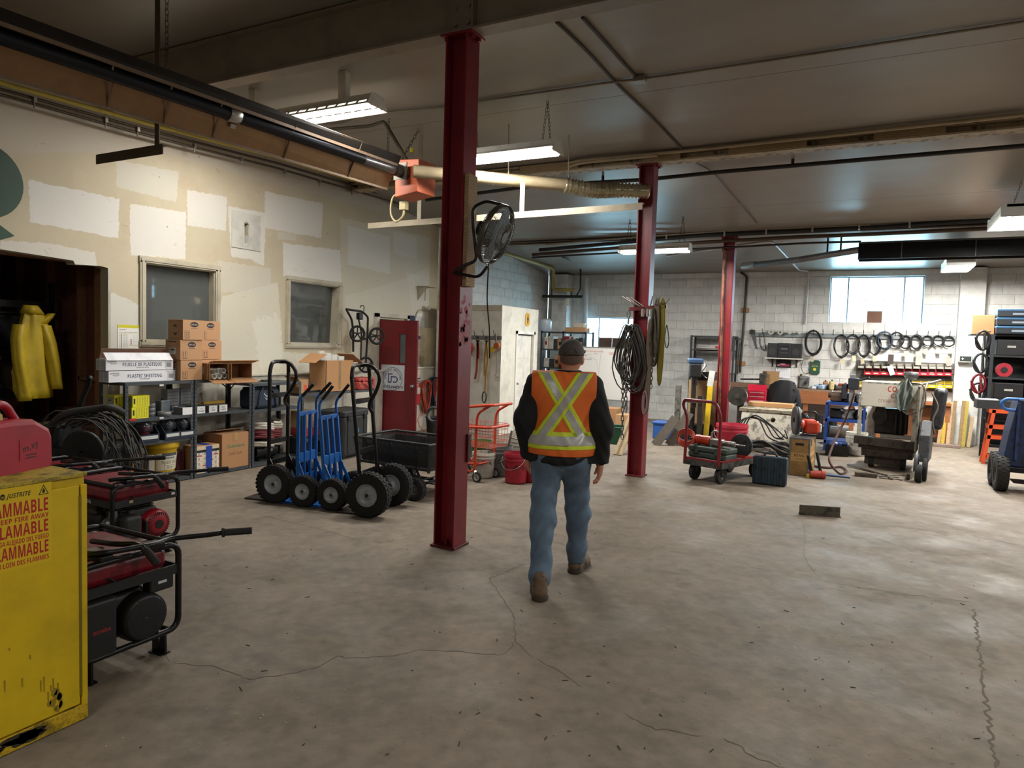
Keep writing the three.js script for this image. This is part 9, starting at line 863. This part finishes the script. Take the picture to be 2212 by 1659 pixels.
// ================================================================ man walking away
{
const cap = (a, b, ra, rb2) => { a = vv(a); b = vv(b); const d = b.clone().sub(a), L = d.lengthSq() || 1e-9; return p => { const t = Math.max(0, Math.min(1, ((p.x - a.x) * d.x + (p.y - a.y) * d.y + (p.z - a.z) * d.z) / L)); return Math.hypot(p.x - a.x - d.x * t, p.y - a.y - d.y * t, p.z - a.z - d.z * t) - (ra + (rb2 - ra) * t); }; };
const ell = (c, r) => p => { const x = (p.x - c[0]) / r[0], y = (p.y - c[1]) / r[1], z = (p.z - c[2]) / r[2], k = Math.hypot(x, y, z); return (k - 1) * Math.min(...r) * (k > 1 ? 1 : 1); };
const smin = (fs, k) => p => { let s = 0; for (const f of fs) s += Math.exp(-f(p) / k); return -k * Math.log(s + 1e-30); };
const both = (...fs) => p => { let m2 = -9; for (const f of fs) { const v = f(p); if (v > 0.04) return v; if (v > m2) m2 = v; } return m2; };
function skin(f, lo, hi, n) {
const mc = new MarchingCubes(n, TUBE, false, false, 160000), c = lo.map((v, i) => (v + hi[i]) / 2), h = lo.map((v, i) => (hi[i] - v) / 2); mc.isolation = 0; const q = V(), half = n / 2; let k = 0;
for (let z = 0; z < n; z++) for (let y = 0; y < n; y++) for (let x = 0; x < n; x++) { q.set(c[0] + (x - half) / half * h[0], c[1] + (y - half) / half * h[1], c[2] + (z - half) / half * h[2]); mc.field[k++] = -f(q); }
mc.update(); const cnt = mc.count !== undefined ? mc.count : mc.geometry.drawRange.count, src = mc.positionArray, pos = new Float32Array(cnt * 3), nor = new Float32Array(cnt * 3), e = 0.003;
for (let i = 0; i < cnt; i++) { q.set(c[0] + src[i * 3] * h[0], c[1] + src[i * 3 + 1] * h[1], c[2] + src[i * 3 + 2] * h[2]); pos.set([q.x, q.y, q.z], i * 3); const g = V(f(V(q.x + e, q.y, q.z)) - f(V(q.x - e, q.y, q.z)), f(V(q.x, q.y + e, q.z)) - f(V(q.x, q.y - e, q.z)), f(V(q.x, q.y, q.z + e)) - f(V(q.x, q.y, q.z - e))).normalize(); nor.set([g.x, g.y, g.z], i * 3); }
const g = new THREE.BufferGeometry(); g.setAttribute('position', new THREE.BufferAttribute(pos, 3)); g.setAttribute('normal', new THREE.BufferAttribute(nor, 3)); return g;
}
const th = 24 * Math.PI / 180, mid = G(1163, 1292).add(G(1238, 1236)).multiplyScalar(0.5);
const man = thing('person', 'man in an orange safety vest, grey cap and jeans walking away', 'person', [mid.x, 0, mid.z], th);
const inv = p => p.clone().sub(V(mid.x, 0, mid.z)).applyAxisAngle(V(0, 1, 0), -th), FL = inv(G(1165, 1292)), FR = inv(G(1244, 1234));
const J = { pel: [0, 0.96, 0], LH: [-0.1, 0.93, 0], RH: [0.1, 0.93, 0], LK: [FL.x * 0.9 - 0.01, 0.5, FL.z * 0.42 - 0.04], RK: [FR.x * 0.95, 0.5, FR.z * 0.62], LA: [FL.x, 0.1, FL.z - 0.04], RA: [FR.x, 0.12, FR.z + 0.03], LS: [-0.195, 1.455, 0], RS: [0.205, 1.45, 0], LE: [-0.275, 1.2, 0.05], LW: [-0.245, 0.965, -0.03], RE: [0.285, 1.17, 0.06], RW: [0.285, 0.925, 0.0], NK: [0.025, 1.53, -0.005], HD: [0.045, 1.655, -0.02] };
const torso = o => [ell([0, 1.02, 0], [0.19 + o, 0.2, 0.125 + o]), ell([0, 1.16, 0.0], [0.18 + o, 0.2, 0.125 + o]), ell([0.0, 1.34, 0.0], [0.2 + o, 0.19, 0.13 + o]), cap([-0.13, 1.45, 0], [0.14, 1.45, 0], 0.085 + o, 0.085 + o)];
const armsF = o => [cap(J.LS, J.LE, 0.068 + o, 0.053 + o), cap(J.LE, J.LW, 0.053 + o, 0.042 + o), cap(J.RS, J.RE, 0.068 + o, 0.053 + o), cap(J.RE, J.RW, 0.053 + o, 0.042 + o)];
const wr = (p, a) => a * (Math.sin(p.y * 46 + 9 * p.x + 4 * Math.sin(p.x * 21)) + Math.sin(p.y * 27 - 13 * p.x + 7 * p.z)) * 0.5;
const legsF = o => [cap(J.LH, J.LK, 0.1 + o, 0.072 + o), cap(J.LK, J.LA, 0.072 + o, 0.058 + o), cap(J.RH, J.RK, 0.1 + o, 0.072 + o), cap(J.RK, J.RA, 0.072 + o, 0.058 + o), ell([-0.075, 0.94, 0.035], [0.1 + o, 0.12, 0.11 + o]), ell([0.075, 0.94, 0.035], [0.1 + o, 0.12, 0.11 + o])];
const hand = (W2, s) => { const w = vv(W2), P = (x, y, z) => w.clone().add(V(x * s, y, z)), f = [cap(P(0, 0.02, 0), P(-0.005, -0.03, -0.005), 0.032, 0.03), cap(P(-0.004, -0.045, -0.03), P(-0.008, -0.1, -0.028), 0.02, 0.017), cap(P(0.0, -0.045, 0.02), P(-0.004, -0.1, 0.022), 0.02, 0.015)]; [[-0.036, 0.028], [-0.013, 0.032], [0.009, 0.03], [0.028, 0.024]].forEach(([z, l], i) => { const a = P(-0.008, -0.095, z), b = P(-0.012, -0.1 - l * 1.1, z - 0.004), c = P(-0.026, -0.1 - l * 1.9, z - 0.003), d = P(-0.044, -0.1 - l * 2.2, z); f.push(cap(a, b, 0.0105, 0.0098), cap(b, c, 0.0098, 0.009), cap(c, d, 0.009, 0.0075)); }); f.push(cap(P(-0.004, -0.035, -0.034), P(-0.02, -0.075, -0.06), 0.014, 0.0115), cap(P(-0.02, -0.075, -0.06), P(-0.036, -0.108, -0.058), 0.0115, 0.0085)); return smin(f, 0.0032); };
const hd = smin([ell(J.HD, [0.078, 0.1, 0.098]), ell([0.045, 1.6, -0.04], [0.058, 0.065, 0.075]), cap([0.03, 1.48, 0.005], [0.042, 1.6, -0.005], 0.062, 0.058), ell([0.045, 1.63, -0.122], [0.013, 0.022, 0.016]), ell([0.045, 1.59, -0.108], [0.024, 0.009, 0.01]), ell([-0.036, 1.64, -0.015], [0.012, 0.034, 0.022]), ell([0.127, 1.64, -0.015], [0.012, 0.034, 0.022])], 0.006);
const sk = m(0xb88068, 0.6, 0, null), core = smin([...torso(-0.02), ...armsF(-0.012), ...legsF(-0.02), cap([0.02, 1.42, 0], [0.03, 1.52, 0], 0.06, 0.06)], 0.02);
const body = part('body', [skin(core, [-0.42, 0.04, -0.5], [0.42, 1.56, 0.5], 80), skin(hd, [-0.09, 1.44, -0.17], [0.17, 1.78, 0.12], 62), skin(hand(J.LW, -1), [J.LW[0] - 0.08, J.LW[1] - 0.22, J.LW[2] - 0.11], [J.LW[0] + 0.1, J.LW[1] + 0.06, J.LW[2] + 0.08], 56), skin(hand(J.RW, 1), [J.RW[0] - 0.1, J.RW[1] - 0.22, J.RW[2] - 0.11], [J.RW[0] + 0.08, J.RW[1] + 0.06, J.RW[2] + 0.08], 60)], sk, man);
part('eye', [sp(0.011, 0.015, 1.662, -0.112), sp(0.011, 0.075, 1.662, -0.112)], m(0x2b211c, 0.3, 0, null), man);
const jt = smin(legsF(0.012), 0.022), jeans = both(p => jt(p) - wr(p, 0.007 * (p.y < 0.75 ? 1.2 : 0.5)) - 0.006 * Math.exp(-((p.y - 0.17) ** 2) / 0.004), p => p.y - 1.03, p => 0.085 - p.y); const jm = m(0x7189a2, 0.85, 0, 'denim');
const jn = part('jeans', [skin(jeans, [-0.34, 0.05, -0.46], [0.34, 1.08, 0.48], 104)], jm, man, 'faded blue jeans');
const swt = smin([...torso(0.006), ell([0, 0.935, 0.015], [0.205, 0.08, 0.158]), ...armsF(0.012), cap([0.02, 1.5, 0], [0.025, 1.535, 0], 0.075, 0.07)], 0.024), sweat = both(p => 0.9 - p.y + 0.02 * p.x, p => swt(p) - wr(p, 0.005)); part('sweatshirt', [skin(sweat, [-0.42, 0.86, -0.24], [0.42, 1.58, 0.24], 92)], m(0x111214, 0.9, 0, null), man, 'black long-sleeved sweatshirt'); part('cuff', [[J.LE, J.LW], [J.RE, J.RW]].map(([a, b]) => { const u = vv(b).sub(vv(a)).normalize(); return sweep([vv(b).sub(u.clone().multiplyScalar(0.03)), vv(b).add(u.multiplyScalar(0.015))], 0.047, 14); }), m(0x0d0e10, 0.9, 0, null), man);
const vt = smin([...torso(0.022), ell([0, 1.0, 0.012], [0.225, 0.15, 0.168]), cap([-0.19, 1.445, 0], [0.195, 1.44, 0], 0.103, 0.1)], 0.028), vb = p => vt(p) - wr(p, 0.004), vest = both(p => 0.965 - p.y - 0.015 * p.x, p => Math.abs(p.x) - (0.228 + Math.max(0, 1.25 - p.y) * 0.12), p => p.y - 1.555, p => 0.075 - Math.hypot(p.x - 0.022, (p.y - 1.56) * 0.9, (p.z + 0.01)), vb), vm = m(0xff7a2a, 0.75, 0, 'weave'); const vp = part('vest', [skin(vest, [-0.28, 0.93, -0.2], [0.28, 1.57, 0.22], 88)], vm, man, 'orange high-visibility vest');
const ym = m(0xc6d42a, 0.6, 0, null), sm2 = m(0xa9a9a6, 0.35, 0.1, null), slab = (x0, y0, x1, y1, w) => { const dx = x1 - x0, dy = y1 - y0, L = Math.hypot(dx, dy), nx = -dy / L, ny = dx / L; return p => Math.abs((p.x - x0) * nx + (p.y - y0) * ny) - w / 2; };
const lim = both(p => 0.99 - p.y, p => p.y - 1.55, p => Math.abs(p.x) - (0.226 + Math.max(0, 1.25 - p.y) * 0.12), p => 0.078 - Math.hypot(p.x - 0.022, (p.y - 1.56) * 0.9, p.z + 0.01)), bandY = p => Math.abs(p.y - 1.075 - 0.01 * p.x), st = (off, f, ylo) => both(f, p => (ylo ? ylo - p.y : -9), p => ylo ? -p.z : -9, lim, p => vb(p) - off), box = [[-0.28, 0.97, -0.2], [0.28, 1.57, 0.22], 84];
const RB = (w) => slab(0.115, 1.5, -0.13, 1.13, w), LB = (w) => slab(-0.105, 1.5, 0.12, 1.13, w);
part('yellow_tape', [skin(st(0.003, LB(0.098), 1.1), ...box), skin(st(0.005, RB(0.098), 1.1), ...box), skin(st(0.003, p => bandY(p) - 0.062), ...box)], ym, vp, 'lime-yellow tape'); part('reflective_tape', [skin(st(0.0045, LB(0.052), 1.1), ...box), skin(st(0.0075, RB(0.052), 1.1), ...box), skin(st(0.0055, p => bandY(p) - 0.034), ...box)], sm2, vp, 'silver reflective tape');
const boot = (F, yaw, pitch) => { const c = Math.cos(yaw), s = Math.sin(yaw), Q = (x, y, z) => V(F.x + x * c + z * s, y + pitch * (z), F.z - x * s + z * c); return [smin([cap(Q(0, 0.06, 0.03), Q(0, 0.14, 0.015), 0.048, 0.05), cap(Q(0, 0.05, 0.02), Q(0, 0.045, -0.17), 0.045, 0.045), cap(Q(0.008, 0.05, -0.1), Q(0.012, 0.04, -0.18), 0.048, 0.042)], 0.012), Q]; };
for (const [F, yaw] of [[FL, 0.12], [FR, -0.35]]) { const [f, Q] = boot(F, yaw, 0), lo = [F.x - 0.17, 0.0, F.z - 0.3], hi = [F.x + 0.17, 0.24, F.z + 0.14]; const b = part('boot', [skin(both(f, p => 0.022 - p.y), lo, hi, 60)], m(0x6d5743, 0.75, 0, 'heavy'), man, 'worn tan work boot'); part('sole', [skin(both(p => f(V(p.x, Math.max(p.y, 0.045), p.z)) - 0.004, p => p.y - 0.03, p => 0.002 - p.y), lo, hi, 60)], m(0x3a3029, 0.85, 0, null), b); }
const cp = both(p => ell([0.045, 1.685, -0.015], [0.092, 0.105, 0.112])(p), p => 1.668 - p.y + 0.12 * (p.z + 0.02)), cm = m(0x5a5350, 0.85, 0, 'weave'), ck = part('cap', [skin(cp, [-0.08, 1.6, -0.16], [0.17, 1.81, 0.13], 64)], cm, man, 'grey-brown baseball cap'); part('peak', [ex([[-0.075, 0], [-0.06, 0.06], [0, 0.1], [0.06, 0.06], [0.075, 0]], 0.008, 0.002).rotateX(-Math.PI / 2 + 0.25).rotateY(-0.35).translate(0.075, 1.69, -0.1)], m(0x2b2a2c, 0.8, 0, 'weave'), ck); part('button', [sp(0.009, 0.045, 1.792, -0.015)], cm, ck); part('adjuster_strap', [sweep(Array.from({ length: 12 }, (_, i) => { const a = -0.75 + 1.5 * i / 11; return [0.045 + Math.sin(a) * 0.094, 1.678 + Math.cos(a) * 0.004, -0.015 + Math.cos(a) * 0.113]; }), 0.008, 6), sweep(Array.from({ length: 12 }, (_, i) => { const a = Math.PI * i / 11; return [0.045 + Math.cos(a) * 0.038, 1.685 + Math.sin(a) * 0.035, 0.097 - Math.sin(a) * 0.006]; }), 0.004, 5)], m(0x453f3d, 0.85, 0, null), ck);
part('hair', [skin(both(p => ell([0.045, 1.65, -0.012], [0.082, 0.1, 0.101])(p), p => 1.612 - p.y + 0.2 * (0.05 - p.z), p => p.y - 1.69, p => -0.02 - p.z), [-0.08, 1.56, -0.1], [0.17, 1.72, 0.12], 50)], m(0x5b4a40, 0.95, 0, null), man, 'short brown hair');
}

// ---------------------------------------------------------------- origins of things built in room coordinates move to their base
for (const g of worldThings) { const b = new THREE.Box3().setFromObject(g); if (b.isEmpty()) continue; const c = V((b.min.x + b.max.x) / 2, b.min.y, (b.min.z + b.max.z) / 2); g.position.copy(c); for (const ch of g.children) ch.position.sub(c); }
scene.traverse(o => { if (o.isMesh) { o.castShadow = true; o.receiveShadow = true; } });
renderer.render(scene, camera);
